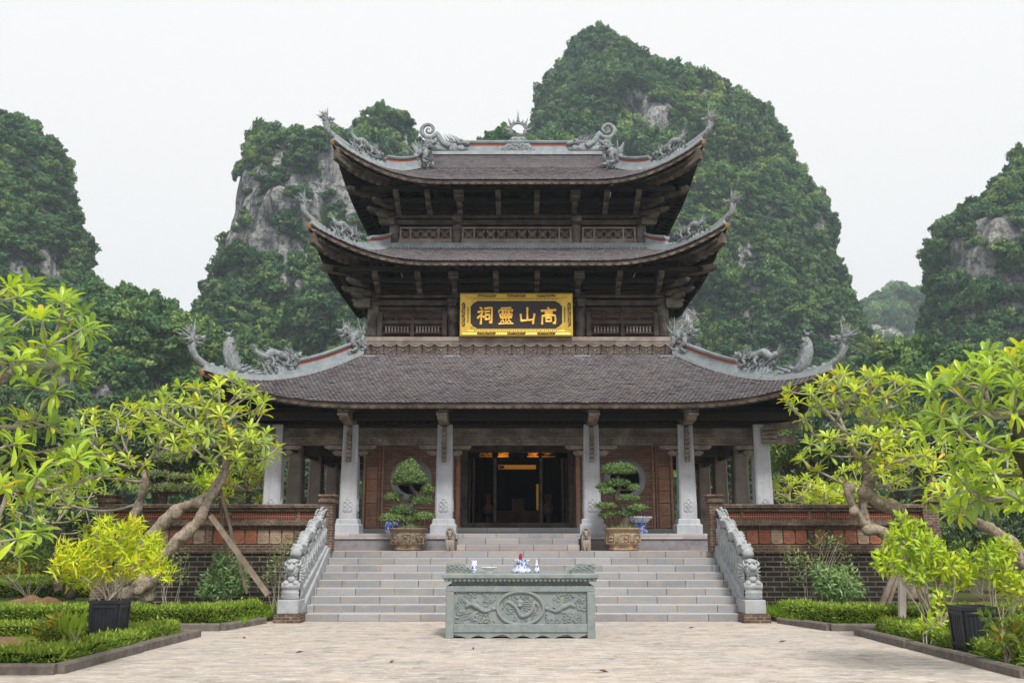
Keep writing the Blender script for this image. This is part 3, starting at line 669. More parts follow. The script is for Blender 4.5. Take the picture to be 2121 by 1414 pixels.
# upper slopes of the top roof, up to the main ridge, and its gables
zt = ROOF3.zt; V, Fc, Rn = [], [], []
def slope_pt(front, x, t, off=0):
    y = 27.55 + (YC-27.55)*t; y = y if front else 2*YC-y
    return Vector((x, y, zt + (RIDGE_Z-.02-zt)*(.85*t+.15*t*t) + off))
m = MB()
for fr in (True, False):
    P = [slope_pt(fr, x, t, -.03) for t in (0,.25,.5,.75,1) for x in (-2.98, 2.98)]; m.grid(P, 2, 5)
for s in (-1, 1):
    m.add([(s*2.9, 27.55, zt-.1), (s*2.9, 2*YC-27.55, zt-.1), (s*2.9, YC, RIDGE_Z-.03)], [(0,1,2)])
m.build('gable_roof', M['fascia'], r3)
pat = [(-.5,1.25,.0),(.5,1.25,.0),(.5,.36,.03),(.32,.10,.046),(0,0,.052),(-.32,.10,.046),(-.5,.36,.03)]
for fr in (True, False):
    nr = int(math.hypot(YC-27.55, RIDGE_Z-zt)/.15)
    for j in range(nr):
        for i in range(-26, 27):
            a = (i+.5*(j % 2))*.12
            if abs(a) > 2.98: continue
            b = len(V)
            for px, pt, pz in pat: V.append(slope_pt(fr, a+px*.115, min(1, (j+pt)/nr), pz))
            for k in range(2, 7): V.append(V[b+k]-Vector((0,0,.034)))
            r = min(1, max(0, rng.gauss(.5, .13))); Fc.append((b,b+6,b+5,b+4,b+3,b+2,b+1)); Rn.append(r)
            for k in range(4): Fc.append((b+2+k, b+3+k, b+8+k, b+7+k)); Rn.append(r)
tile_part('roof_tiles', V, Fc, Rn, r3)
# ---- ridges: plinth course, stone wall, red fretwork band, cap
def ridge(path, parent, name='ridge', h=1.0, cap=True, band=(0, 1)):
    m = MB(); n = len(path)-1; m.mi = 1
    m.strip(path, .32*h**.3, -.06, .05*h); m.mi = 0; m.strip(path, .22*h**.3, .05*h, .10*h); m.strip(path, .14, .10*h, .27*h)
    if cap:
        m.strip(path, .11, .27*h, .36*h); m.strip(path, .20, .36*h, .40*h); m.strip(path, .25, .40*h, .45*h)
    o = m.build(name, [M['ridge'], M['ridge_base']], parent)
    if cap:
        m = MB(); a, b = int(n*band[0]), int(n*band[1]); m.strip(path[a:b+1], .135, .278*h, .352*h); m.build('red_band', M['redband'], o)
    return o
# ================================================================== carved roof beasts (each built in its own frame: x = along the ridge, z = up)
def frame(o, ex, ez=(0,0,1), s=1.0, mirror=1):
    ex, ez = Vector(ex).normalized(), Vector(ez).normalized(); ey = ez.cross(ex).normalized(); ez = ex.cross(ey).normalized()
    return Matrix(((ex.x*s, ey.x*s*mirror, ez.x*s, o[0]), (ex.y*s, ey.y*s*mirror, ez.y*s, o[1]), (ex.z*s, ey.z*s*mirror, ez.z*s, o[2]), (0,0,0,1)))
def taper(n, r0, r1, p=1.0): return [r0+(r1-r0)*(i/n)**p for i in range(n+1)]
def spike(m, base, d, L, r, curl=(0,0,0), n=6):
    b = Vector(base); d = Vector(d).normalized(); c = Vector(curl)
    m.tube([b + d*(L*i/n) + c*(L*(i/n)**2) for i in range(n+1)], taper(n, r, r*.08), 6)
def spiral(c, r0, r1, turns, a0, n=28, plane='xz', y=0.0):
    return [(c[0]+(r0+(r1-r0)*i/n)*math.cos(a0+turns*6.283*i/n), y, c[1]+(r0+(r1-r0)*i/n)*math.sin(a0+turns*6.283*i/n)) for i in range(n+1)]
def curl_cloud(m, x, z, r, sgn=1, y=0.0, th=.03):
    m.tube(spiral((x, z), r, r*.2, sgn*1.4, -1.57, 16, y=y), taper(16, th, th*.5), 6)
def dragon_head(m, s=1.0, look=1):
    """head at the origin, muzzle towards +x"""
    m.ball((0,0,0), (.15*s,.10*s,.115*s), 12, 8); m.tube(bez([(.05*s,0,.02*s),(.18*s,0,.03*s),(.29*s,0,.06*s)], 6), [.095*s,.085*s,.08*s,.075*s,.07*s,.07*s,.05*s], 8)
    m.ball((.29*s,0,.095*s), .045*s, 8, 5)
    m.tube(bez([(.02*s,0,-.08*s),(.14*s,0,-.12*s),(.26*s,0,-.10*s)], 6), [.06*s,.055*s,.05*s,.045*s,.04*s,.035*s,.02*s], 8)
    for y in (-1, 1):
        m.ball((.10*s, y*.085*s, .08*s), .04*s, 8, 5)
        spike(m, (.0,y*.06*s,.10*s), (-.8,y*.25,.7), .30*s, .028*s, (-.15,0,.25)); spike(m, (.22*s,y*.06*s,-.02*s), (.6,y*.5,-.3), .18*s, .018*s, (0,0,.5))
        for k in range(6):
            a = .1+.42*k; spike(m, (-.06*s,y*.06*s,-.05*s+.02*k*s), (-math.cos(a-.9),y*.3,math.sin(a-.9)), (.20+.05*(k % 3))*s, .05*s, (-.1,0,.3))
    for k in range(5): spike(m, (-.02*s-.05*k*s,0,.11*s-.02*k*s), (-.5-.12*k,0,.9-.15*k), (.17+.04*(k % 2))*s, .05*s, (-.25,0,.2))
    for k in range(3): spike(m, (.08*s+.05*k*s,0,-.14*s), (-.3+.2*k,0,-1), .12*s, .025*s, (-.4,0,0))
def tip_dragon(m, P, out, k0):
    """neck rising from the roof corner, with the head turned back inward"""
    m.M = None; P = Vector(P); out = Vector((out.x, out.y, 0)).normalized()
    z = Vector((0,0,1)); neck = bez([P - out*.55 - z*.18, P - out*.12 + z*.02, P + (out*.20 + z*.24)*k0, P + (out*.31 + z*.46)*k0, P + (out*.30 + z*.66)*k0], 22)
    m.tube(neck, taper(22, .12, .06), 8)
    for k in range(3, 21, 2): spike(m, neck[k] + out*.05, out*1.0 + z*.6, .12*k0, .04, z*.3)
    for k in range(4):
        q = neck[6+4*k]; m.ball(q - out*.05, (.06,.06,.05), 8, 5)
    m.M = frame(neck[-1] + z*.06 - out*.03, -out + Vector((0,-.25,0)), (0,0,1), .95*k0); dragon_head(m, .95)
    for k in range(8): a = -.35 + .33*k; spike(m, (-.06,.05*(k % 3-1),.02), (-math.cos(a)*.8-.1,.25*(k % 3-1),math.sin(a)), .30+.12*(k % 2), .07, (-.12,0,.30*math.sin(k*2)), 8)
    m.M = None
def running_dragon(m, M4, L=1.25, steep=0.0):
    """dragon leaping along the ridge on a bank of clouds; faces +x"""
    m.M = M4
    body = bez([(-.55*L,0,.62),(-.38*L,0,.50),(-.18*L,0,.60),(.02*L,0,.50),(.20*L,0,.46),(.36*L,0,.40)], 26)
    m.tube(body, [.03+.085*math.sin(math.pi*min(1,(i+3)/27))**.7 for i in range(27)], 9)
    for k in range(2, 25, 2): spike(m, Vector(body[k])+Vector((0,0,.07)), (-.6,0,1), .13, .032, (-.5,0,0))
    for k in range(5): spike(m, (-.52*L,0,.62), (-1+.12*k,.1*(k-2),.05+.28*k), .24+.04*(k % 2), .035, (0,0,.25))
    for x, sg in ((-.25*L, -1), (-.05*L, 1), (.15*L, -1), (.27*L, 1)):
        m.tube(bez([(x,.05*sg,.48),(x+.05,.10*sg,.34),(x-.03,.10*sg,.24),(x+.08,.11*sg,.18)], 8), taper(8,.06,.025), 6)
        m.ball((x+.08,.11*sg,.17), (.05,.03,.03), 6, 4)
    h = M4 @ Matrix.Translation((.40*L,0,.44)); m.M = h; dragon_head(m, .85); m.M = M4
    for k in range(9):                               # fluted wave bank below
        x = -.42*L + .105*L*k; hgt = .30 - .015*k + .03*(k % 2)
        m.tube(bez([(x-.10,0,hgt+.06),(x-.05,0,hgt-.02),(x+.0,0,.1),(x+.05,0,-.04)], 8), taper(8,.03,.065), 7, 1.0)
        curl_cloud(m, x-.06, hgt+.02, .055, 1, .04*(-1)**k, .022)
    m.prism([(-.5*L,-.06),(-.46*L,.16),(-.2*L,.24),(.2*L,.16),(.46*L,.10),(.52*L,-.06)], (0,0,0), (1,0,0), (0,0,1), (0,1,0), -.035, .035)
    for k in range(4): curl_cloud(m, .42*L+.02*k, .05+.08*k, .07-.01*k, -1, .03*(-1)**k, .028)
    rr = random.Random(9)
    for k in range(22): x = rr.uniform(-.5,.5); curl_cloud(m, x*L, rr.uniform(.05,.62-.3*abs(x)), rr.uniform(.035,.065), rr.choice((-1,1)), rr.choice((-.07,.07,-.1)), .02)
    for k in range(10): x = -.5+.1*k; spike(m, (x*L,.04*(-1)**k,.30), (-.7,.2*(-1)**k,.9), .22+.04*(k % 3), .03, (-.2,0,.2))
    m.M = None
def phoenix(m, M4):
    """tall bird: neck and head up and outward (-x), tail streaming along the ridge (+x)"""
    m.M = M4
    body = bez([(.12,0,.02),(-.06,0,.18),(-.16,0,.42),(-.20,0,.66),(-.22,0,.86)], 20)
    m.tube(body, [.10,.12,.135,.14,.14,.14,.135,.13,.13,.12,.12,.11,.11,.10,.095,.085,.08,.07,.06,.055,.05], 9, 1.0)
    m.prism([(.25,.0),(.16,.14),(.22,.2),(.10,.26),(.13,.36),(.02,.40),(.05,.52),(-.06,.56),(-.03,.68),(-.13,.72),(-.14,.84),(-.24,.86),(-.34,.70),(-.35,.45),(-.26,.2),(-.2,0)], (0,0,0), (1,0,0), (0,0,1), (0,1,0), -.045, .045)
    for k in range(14): curl_cloud(m, -.24+.035*k*(1-k/18), .70-.045*k, .05, (-1)**k, .065*(-1)**k, .02)
    m.ball((-.24,0,.92), (.07,.045,.05), 9, 6); spike(m, (-.27,0,.93), (-1,0,.35), .16, .03); spike(m, (-.20,0,.96), (.6,0,.9), .14, .02)
    for k in range(9):
        b = Vector(body[3+k*2-(k > 7)]); spike(m, b+Vector((.03,0,-.03)), (.75,.15*(k % 3-1),.75+.05*k), .20-.010*k, .075, (.1,0,.25)); m.ball(b+Vector((.06,.04*(-1)**k,0)), (.06,.05,.05), 7, 5)
    for k in range(12): spike(m, (-.04+.06*k,.03*(k % 3-1),.07-.004*k), (1,.1*(k % 3-1),.75-.05*k), .30+.05*(k % 3), .075, (.1,0,-.10+.12*(k % 2)), 8)
    for k in range(5): curl_cloud(m, -.22+.1*k, .03, .06, 1, .05*(-1)**k, .03)
    m.prism([(-.3,-.08),(-.26,.10),(.1,.16),(.3,.12),(.36,.16),(.5,.08),(.58,.11),(.7,.03),(.9,-.04)], (0,0,0), (1,0,0), (0,0,1), (0,1,0), -.035, .035)
    m.M = None
def lion_dog(m, M4):
    """stocky beast standing on the ridge end, facing +x"""
    m.M = M4
    m.tube(bez([(-.22,0,.40),(-.08,0,.44),(.10,0,.42),(.24,0,.50)], 10), [.10,.13,.15,.15,.14,.14,.15,.15,.14,.13,.11], 10)
    h = M4 @ Matrix.Translation((.34,0,.60)); m.M = h; dragon_head(m, .85); m.M = M4
    for x, y in ((-.2,.1),(-.2,-.1),(.16,.11),(.2,-.11)):
        m.tube(bez([(x,y,.38),(x+.06,y*1.2,.24),(x-.04,y*1.2,.12),(x+.06,y*1.2,.02)], 8), taper(8,.085,.05), 7); m.ball((x+.09,y*1.2,.02), (.08,.05,.04), 8, 4)
    for k in range(6): spike(m, (-.26,.03*(k % 3-1),.44), (-.9+.3*k,.15*(k % 3-1),.6+.2*k), .36+.05*(k % 2), .05, (-.1,0,.3))
    for k in range(7): m.ball((-.2+.07*k,.11*(-1)**k,.42+.02*(k % 3)), .05, 7, 5)
    for k in range(6): spike(m, (.2-.07*k,0,.54), (-.6,0,1), .14, .035, (-.4,0,0))
    for k in range(7): curl_cloud(m, -.36+.11*k, .0, .07, (-1)**k, .09*(-1)**k, .035)
    rr = random.Random(4)
    for k in range(20): curl_cloud(m, rr.uniform(-.3,.3), rr.uniform(.05,.55), rr.uniform(.03,.06), rr.choice((-1,1)), rr.choice((-.15,.15)), .02)
    m.M = None
def ridge_dragon(m, M4):
    """gaping fish-dragon biting the main ridge (faces +x), tail swept up into a spiral"""
    m.M = M4
    tail = spiral((-.66, .66), .30, .05, -1.55, -.35, 40); neck = bez([(.05,0,.08),(-.16,0,.20),(-.28,0,.36),tail[0]], 14)
    pts = neck + tail[1:]; rr = taper(14, .15, .085) + taper(39, .085, .035)
    m.tube(pts, rr, 8, .8); m.tube([(p[0]*1.0, -.055, p[2]) for p in pts], [r*.35 for r in rr], 6)
    m.tube(spiral((-.66,.66), .14, .02, -1.3, 1.2, 20, y=.02), .022, 6)
    for k in range(4): m.tube(bez([(-.30-.09*k,.02*(k % 2),.0),(-.36-.10*k,.02*(k % 2),.16),(-.33-.11*k,.0,.30),(-.42-.115*k,0,.36-.02*k)], 12), taper(12,.045,.02), 6)
    for k in range(6):                               # flowing body ribs
        m.tube(bez([(-.40+.05*k,-.05,.30-.05*k),(-.15+.05*k,-.08,.14-.03*k),(.15+.05*k,-.08,.06-.015*k),(.40,-.06,.06-.01*k)], 14), taper(14,.04,.055), 7)
    m.prism([(-.6,-.1),(-.55,.04),(-.3,.24),(-.05,.20),(.25,.16),(.5,.10),(.56,-.1)], (0,0,0), (1,0,0), (0,0,1), (0,1,0), -.05, .05)
    m.tube(bez([(.28,0,.20),(.48,0,.22),(.62,0,.17),(.68,0,.20)], 8), [.11,.11,.10,.09,.08,.075,.07,.06,.03], 8)
    m.tube(bez([(.30,0,.02),(.5,0,-.02),(.64,0,.0)], 6), taper(6,.075,.03), 8); m.ball((.66,0,.23), .05, 8, 5)
    for y in (-1, 1): m.ball((.42,y*.08,.27), .055, 9, 6); m.ball((.42,y*.10,.27), .03, 7, 5)
    for k in range(5): spike(m, (.36-.10*k,0,.30-.01*k), (-.7+.1*k,.1*(k % 3-1),1), .22+.05*(k % 2), .035, (-.5,0,.1))
    for k in range(3): spike(m, (.40-.08*k,-.06,.16), (-1,0,.35+.2*k), .34, .035, (-.1,0,.4))
    for k in range(11): curl_cloud(m, -.5+.1*k, -.03+.03*(k % 2), .055, (-1)**k, -.06, .024)
    m.M = None
def sun_disc(m, M4):
    m.M = M4
    R0 = .245; c = (0, .66)
    m.tube([(c[0]+R0*math.cos(a*.1745), 0, c[1]+R0*math.sin(a*.1745)) for a in range(37)], .045, 8)
    m.tube([(c[0]+(R0-.03)*math.cos(a*.1745), -.05, c[1]+(R0-.03)*math.sin(a*.1745)) for a in range(37)], .018, 6)
    for k, (a, L) in enumerate([(90,.26),(62,.09),(118,.09),(42,.20),(138,.20),(20,.08),(160,.08),(0,.20),(180,.20),(-24,.10),(204,.10)]):
        a = R(a); d = (math.cos(a), 0, math.sin(a)); b = (c[0]+(R0+.03)*d[0], 0, c[1]+(R0+.03)*d[2]); sx = 0 if abs(d[0]) < .05 else math.copysign(.28, d[0])
        spike(m, b, d, L, .062, (-sx*.7, 0, .55), 8)
        if L > .3: spike(m, Vector(b)+Vector(d)*.03, (d[2]*.6+d[0], 0, -d[0]*.6+d[2]), L*.5, .04, (0,0,.3)); spike(m, Vector(b)+Vector(d)*.03, (-d[2]*.6+d[0], 0, d[0]*.6+d[2]), L*.5, .04, (0,0,.3))
    for k in range(3): m.ball((0, .012*(k % 2), .95+.045*k), (.05-.01*k,.03,.035), 8, 5)
    m.prism([(-.56,-.1),(-.52,.04),(-.40,.12),(-.32,.26),(-.18,.40),(.18,.40),(.32,.26),(.40,.12),(.52,.04),(.56,-.1)], (0,0,0), (1,0,0), (0,0,1), (0,1,0), -.07, .07)
    rr = random.Random(3)
    for x, z, r, sg in [(-.44,-.02,.08,1),(.44,-.02,.08,-1),(-.26,.05,.08,-1),(.26,.05,.08,1),(-.12,.0,.07,1),(.12,.0,.07,-1),(-.14,.16,.085,1),(.14,.16,.085,-1),(0,.12,.07,1),(-.09,.30,.07,-1),(.09,.30,.07,1),(0,.25,.06,1),(-.34,-.06,.06,-1),(.34,-.06,.06,1),(-.2,.3,.045,1),(.2,.3,.045,-1)]:
        curl_cloud(m, x, z, r, sg, -.075, .026); m.ball((x, -.06, z), (r*.8, .03, r*.8), 8, 5)
    m.M = None
def hip_set(rf, base, cap_from, cap_to, beasts, tk=1.0, h=1.0):
    """hip ridges of one tier at its four corners, with a running cap near the top and beasts below"""
    for cx in (-1, 1):
        for cy in (-1, 1):
            path = rf.hip(cx, cy, 40, 0.0, 1.0, .03)
            i0, i1 = int(40*cap_from), int(40*cap_to)
            o = ridge(path[i0:i1+1], base, 'hip_ridge', h, True)
            m = MB(); low = path[i1:]; m.mi = 1; m.strip(low, .30, -.06, .05); m.mi = 0; m.strip(low, .20, .05, .10); m.strip(low, .13, .10, .16); 
            for k in range(2, len(low)-2, 2): m.ball(low[k] + Vector((0,0,.17)), (.07,.05,.055), 8, 5)
            m.build('hip_ridge_foot', [M['ridge'], M['ridge_base']], o)
            tip = path[-1]; out = (path[-1]-path[-6]); out.z = 0
            m = MB(); tip_dragon(m, tip + Vector((0,0,.04)), out, tk); m.build('tip_dragon', M['carving'], o, True)
            m = MB(); d = out.normalized(); m.lathe((tip.x - d.x*.02, tip.y - d.y*.02, tip.z-.22), [(.04,.04),(.06,.08),(.065,.16),(.05,.21)], 12); m.build('tip_collar', M['ochre'], o)
            for kind, f in beasts:
                k = int(40*f); p = path[k] + Vector((0,0,.10)); t = (path[min(40,k+3)]-path[max(0,k-3)]).normalized()
                m = MB(); inn = -t
                up = Vector((0,0,1)); 
                if kind == 'running_dragon': running_dragon(m, frame(p + Vector((0,0,.0)), inn, up, .98 if rf is ROOF1 else .82), 1.15)
                if kind == 'phoenix': phoenix(m, frame(p, Vector((inn.x, inn.y, inn.z*.6)), up, 1.05))
                if kind == 'lion_dog': lion_dog(m, frame(p, Vector((t.x, t.y, t.z*.5)), up, 1.0))
                m.build(kind, M['carving'], o, True)
hip_set(ROOF1, r1, 0.0, .47, [('lion_dog', .04), ('running_dragon', .57), ('phoenix', .83)], .95, h=1.0)
hip_set(ROOF2, r2, 0.0, .32, [('running_dragon', .62)], .72, h=.95)
hip_set(ROOF3, r3, 0.0, .44, [('running_dragon', .69)], .72, h=.9)
# main ridge, gable ridges
zr = RIDGE_Z
mr = ridge([Vector((-2.98+5.96*i/20, YC, zr)) for i in range(21)], r3, 'main_ridge', 1.0)
m = MB(); sun_disc(m, frame((0, YC-.02, zr+.17), (1,0,0), (0,0,1), 1.05)); m.build('sun_disc', M['carving'], mr, True)
for s in (-1, 1):
    m = MB(); ridge_dragon(m, frame((s*2.33, YC-.10, zr+.16), (-s,0,0), (0,0,1), 1.02, s)); m.build('ridge_dragon', M['carving'], mr, True)
    for fr in (True, False):
        path = [slope_pt(fr, s*2.98, 1-t/8*.97, .02) for t in range(9)]
        o = ridge(path, r3, 'gable_ridge', 1.0)
        m = MB(); p = path[-1]; yy = p.y-.12 if fr else p.y+.12
        lion_dog(m, frame((s*2.95, yy, p.z+.0), Vector((-s*.75,-.65 if fr else .65,0)), (0,0,1), 1.0)); m.build('lion_dog', M['carving'], o, True)
        m = MB(); m.box(s*3.02, s*3.26, yy-.02, yy+.2, p.z-.1, p.z+.42, .02); m.box(s*3.08, s*3.2, yy+.03, yy+.15, p.z+.42, p.z+.5); spike(m, (s*3.14, yy+.09, p.z+.45), (s*.2,0,1), .4, .07, (s*.3,0,0)); m.build('ridge_pier', M['ridge'], o)
# ================================================================== upper storeys
def zr_(v0, v1, y): return (Zv(v1, y), Zv(v0, y))      # pixel rows (top, bottom) -> z range
def storey(nm, y0, hx, vb, vt, posts, pw, roof_mat):
    m = MB(); z0, z1 = Zv(vb, y0), Zv(vt, y0)
    m.box(-hx+.12, hx-.12, y0+.16, 2*YC-y0-.16, z0-.3, z1+.25)
    core = m.build(nm, M['panel'], temple)
    for x in posts:
        for yy in ((y0+.12, 2*YC-y0-.12) if abs(x) > 2.5 else (y0+.12,)):
            m = MB(); m.tube([(x,yy,z0-.02),(x,yy,z0+.05),(x,yy,z0+.5*(z1-z0)),(x,yy,z1)], [pw*.98,pw*1.02,pw,pw*.93], 20); m.build('post', M['woodz'], core, True)
    return core, z0, z1
# ---- second storey
Y2 = 27.0
s2, z20, z21 = storey('second_storey', Y2, 4.45, 697, 604, (-4.27,-1.92,1.84,4.27), .185, None)
def beam_rows(core, y0, hx, rows, back=True):
    for (va, vb_, pr, ext) in rows:
        z0, z1 = zr_(va, vb_, y0)
        m = MB(); m.box(-hx-ext, hx+ext, y0-pr, y0+.1, z0, z1, .015)
        for s in (-1, 1): m.box(s*(hx-.1), s*(hx+pr), y0-ext+.0, 2*YC-y0+ext, z0+.003, z1-.003, .015)
        m.build('tie_beam', M['woodx'], core)
beam_rows(s2, Y2, 4.40, [(612,618,.10,.35),(622,633,.06,.02)])
for s in (-1, 1):                                    # corner beam ends and caps over the posts
    m = MB(); z0, z1 = zr_(620, 638, Y2); cx = s*4.55
    m.prism([(-.2,0),(.22,.0),(.30,.08),(.26,.15),(.34,.18),(.30,.26),(-.2,.26)], (cx, 0, z0-.02), (s,0,0), (0,0,1), (0,1,0), Y2-.22, Y2+.0)
    m.build('beam_end', M['bracket'], s2)
for x in (-1.92, 1.84):
    m = MB(); z0, z1 = zr_(620, 634, Y2); m.box(x-.17, x+.17, Y2-.26, Y2, z0+.03, z1, .06); m.box(x-.11, x+.11, Y2-.22, Y2, z0-.05, z0+.03, .02); m.build('beam_end', M['woodz'], s2)
for xa, xb in ((-4.08, -2.11), (2.03, 4.08)):
    m = MB(); zt_, zb_ = Zv(636, Y2), Zv(697, Y2)
    z1, z0 = Zv(643, Y2), Zv(697, Y2)
    m.box(xa, xb, Y2+.02, Y2+.14, z1, zt_, .01); 
    for k in range(5): x = xa + (xb-xa)*k/4; m.box(x-.05, x+.05, Y2+.05, Y2+.13, z0, z1, .008)
    m.box(xa, xb, Y2+.055, Y2+.13, Zv(656,Y2)-.03, Zv(656,Y2)+.03, .008); m.box(xa, xb, Y2+.05, Y2+.13, z1-.06, z1, .008)
    fr = m.build('window_frame', M['panel'], s2)
    for k in range(3): m = MB(); m.ball((xa+(xb-xa)*(k*.5*.9+.05), Y2, Zv(639,Y2)), (.05,.05,.035), 8, 5); m.build('boss', M['panel'], fr)
    m = MB(); m.box(xa, xb, Y2+.10, Y2+.15, z0, z1); m.build('shutter', M['lattice'] if False else M['panel'], s2)
    # balustrade
    yb = Y2-.12; m = MB()
    for px in (xa+.04, xb-.04): m.box(px-.07, px+.07, yb-.07, yb+.07, Zv(697,yb), Zv(648,yb), .01); m.box(px-.08, px+.08, yb-.08, yb+.08, Zv(654,yb), Zv(652,yb), .0)
    xm = (xa+xb)/2; m.box(xm-.055, xm+.055, yb-.05, yb+.05, Zv(697,yb), Zv(671,yb), .008)
    for (va, vb_, w) in ((664,671,.07),(674.5,677,.045),(688,691,.05)): m.box(xa+.11, xb-.11, yb-w/2, yb+w/2, Zv(vb_,yb), Zv(va,yb), .008)
    bl = m.build('balustrade', M['woodx'], s2)
    zb0, zb1 = Zv(688,yb), Zv(677,yb); hh = zb1-zb0; n = 18
    for k in range(n):
        x = xa+.22+(xb-xa-.44)*k/(n-1)
        if abs(x-xm) < .06: continue
        m = MB(); m.lathe((x, yb, zb0), [(.03,0),(.03,.1*hh),(.018,.2*hh),(.036,.42*hh),(.018,.66*hh),(.028,.8*hh),(.018,.9*hh),(.03,hh)], 10); m.build('baluster', M['lattice'], bl, True)
# ---- ledge and the lotus-carved skirt below it
Y2s = 26.60; hx = 4.62
m = MB(); z0, z1 = zr_(697.5, 707.5, Y2s); m.box(-hx-.03, hx+.03, Y2s-.02, 2*YC-Y2s+.02, z0, z1, .02); m.box(-hx+.02, hx-.02, Y2s+.02, 2*YC-Y2s-.02, z0-.05, z0, .0)
led = m.build('balcony_ledge', M['lattice'], temple)
def skirt_panel(m, x, w, z1, z0, y, lean, front=True, sx=1):
    """one carved lobe: scalloped hood over a mask-like boss; the outer face leans back towards its foot"""
    H = z1-z0
    def pt(a, b, out=0.0):                             # a along, b down 0..1
        return (x+a, y+lean*b-out, z1-H*b) if front else (sx*(-y-lean*b+out), a+x, z1-H*b)
    n = 10
    hood = [pt(-w/2, 0, .03)] + [pt(-w/2+w*k/n, .20+.24*math.sin(math.pi*k/n), .035) for k in range(n+1)] + [pt(w/2, 0, .03)]
    hood2 = [pt(-w/2, 0, -.02)] + [pt(-w/2+w*k/n, .20+.24*math.sin(math.pi*k/n), -.02) for k in range(n+1)] + [pt(w/2, 0, -.02)]
    L = len(hood); m.add(hood+hood2, [tuple(range(L)), tuple(range(2*L-1, L-1, -1))] + [(i, (i+1)%L, L+(i+1)%L, L+i) for i in range(L)])
    m.tube([pt(-w/2+w*k/n, .17+.22*math.sin(math.pi*k/n), .045) for k in range(n+1)], .014, 5)
    body = [pt(-w*.44, .3, .012), pt(w*.44, .3, .012), pt(w*.46, .72, .012), pt(w*.40, .92, .012), pt(w*.25, 1.0, .012), pt(-w*.25, 1.0, .012), pt(-w*.40, .92, .012), pt(-w*.46, .72, .012)]
    body2 = [pt(-w*.44, .3, -.03), pt(w*.44, .3, -.03), pt(w*.46, .72, -.03), pt(w*.40, .92, -.03), pt(w*.25, 1.0, -.03), pt(-w*.25, 1.0, -.03), pt(-w*.40, .92, -.03), pt(-w*.46, .72, -.03)]
    m.add(body+body2, [tuple(range(8)), tuple(range(15, 7, -1))] + [(i, (i+1)%8, 8+(i+1)%8, 8+i) for i in range(8)])
    for a, b, r in ((-.22,.58,.035),(.22,.58,.035),(0,.66,.045),(-.2,.82,.03),(.2,.82,.03),(0,.86,.03)):
        c = pt(a*w, b, .02); m.ball(c, (r, r*.7, r) if front else (r*.7, r, r), 7, 4)
    m.tube([pt(-w*.36, .5, .02), pt(-w*.2, .46, .02), pt(0, .52, .02), pt(w*.2, .46, .02), pt(w*.36, .5, .02)], .012, 5)
    m.tube([pt(-w*.42, .9, .016), pt(-w*.25, .96, .018), pt(0, .93, .018), pt(w*.25, .96, .018), pt(w*.42, .9, .016)], .012, 5)
    c = pt(w/2, .86, .01); m.ball(c, .022, 6, 4)
zs1, zs0 = Zv(708, Y2s), Zv(733.5, 26.72); m = MB(); n = 25; w = 2*hx/n
for k in range(n): skirt_panel(m, -hx+w*(k+.5), w, zs1, zs0, Y2s, .14)
m.add([(-hx,Y2s+.06,zs1),(hx,Y2s+.06,zs1),(hx-.1,Y2s+.19,zs0),(-hx+.1,Y2s+.19,zs0)], [(0,1,2,3)])
m.build('carved_skirt', M['lattice'], led)
for s in (-1, 1):
    m = MB(); n = 14; w = 2*(YC-Y2s)/n
    for k in range(n): skirt_panel(m, Y2s+w*(k+.5), w, zs1, zs0, -hx, .14, False, s)
    m.build('carved_skirt', M['lattice'], led)
m = MB(); m.box(-4.45, 4.45, 26.75, 2*YC-26.75, Zv(741, 26.7), zs0+.2); m.build('roof_kerb', M['soffit'], temple)
for x in (-4.35, -1.9, 1.85, 4.3):
    m = MB(); m.box(x-.25, x+.25, 26.50, 26.74, Zv(740,26.5), Zv(735.5,26.5)+.0, .02); m.box(x-.34, x+.34, 26.46, 26.74, Zv(743,26.5)-.03, Zv(740,26.5), .02); m.build('roof_foot_stone', M['carving'], temple)
# ---- third storey
Y3 = 27.7
s3, z30, z31 = storey('third_storey', Y3, 3.92, 512, 440, (-3.82,-1.88,1.80,3.80), .165, None)
beam_rows(s3, Y3, 3.90, [(447,453,.09,.30),(456,466,.05,.02)])
for s in (-1, 1):
    m = MB(); z0, z1 = zr_(455, 468, Y3); m.prism([(-.2,0),(.2,.0),(.28,.08),(.24,.13),(.30,.16),(.27,.22),(-.2,.22)], (s*4.0, 0, z0), (s,0,0), (0,0,1), (0,1,0), Y3-.2, Y3); m.build('beam_end', M['bracket'], s3)
for x in (-1.88, 1.80):
    m = MB(); z0, z1 = zr_(450, 463, Y3); m.box(x-.16, x+.16, Y3-.24, Y3, z0, z1, .05); m.build('beam_end', M['woodz'], s3)
def flower_cell(m, cx, cz, h, y):
    for k in range(4):
        a = math.pi/4 + k*math.pi/2; d = (math.cos(a), math.sin(a)); p = (-d[1], d[0])
        for sg in (-1, 1):
            m.tube([(cx+d[0]*h*1.5*t + p[0]*sg*h*.20*math.sin(math.pi*t), y, cz+d[1]*h*1.5*t + p[1]*sg*h*.20*math.sin(math.pi*t)) for t in (.06,.3,.5,.7,1.0)], .0135, 5)
    for k in range(4):
        a = k*math.pi/2; d = (math.cos(a), math.sin(a)); m.tube([(cx+d[0]*h*.55, y, cz+d[1]*h*.55),(cx+d[0]*h*.95, y, cz+d[1]*h*.95)], .010, 5)
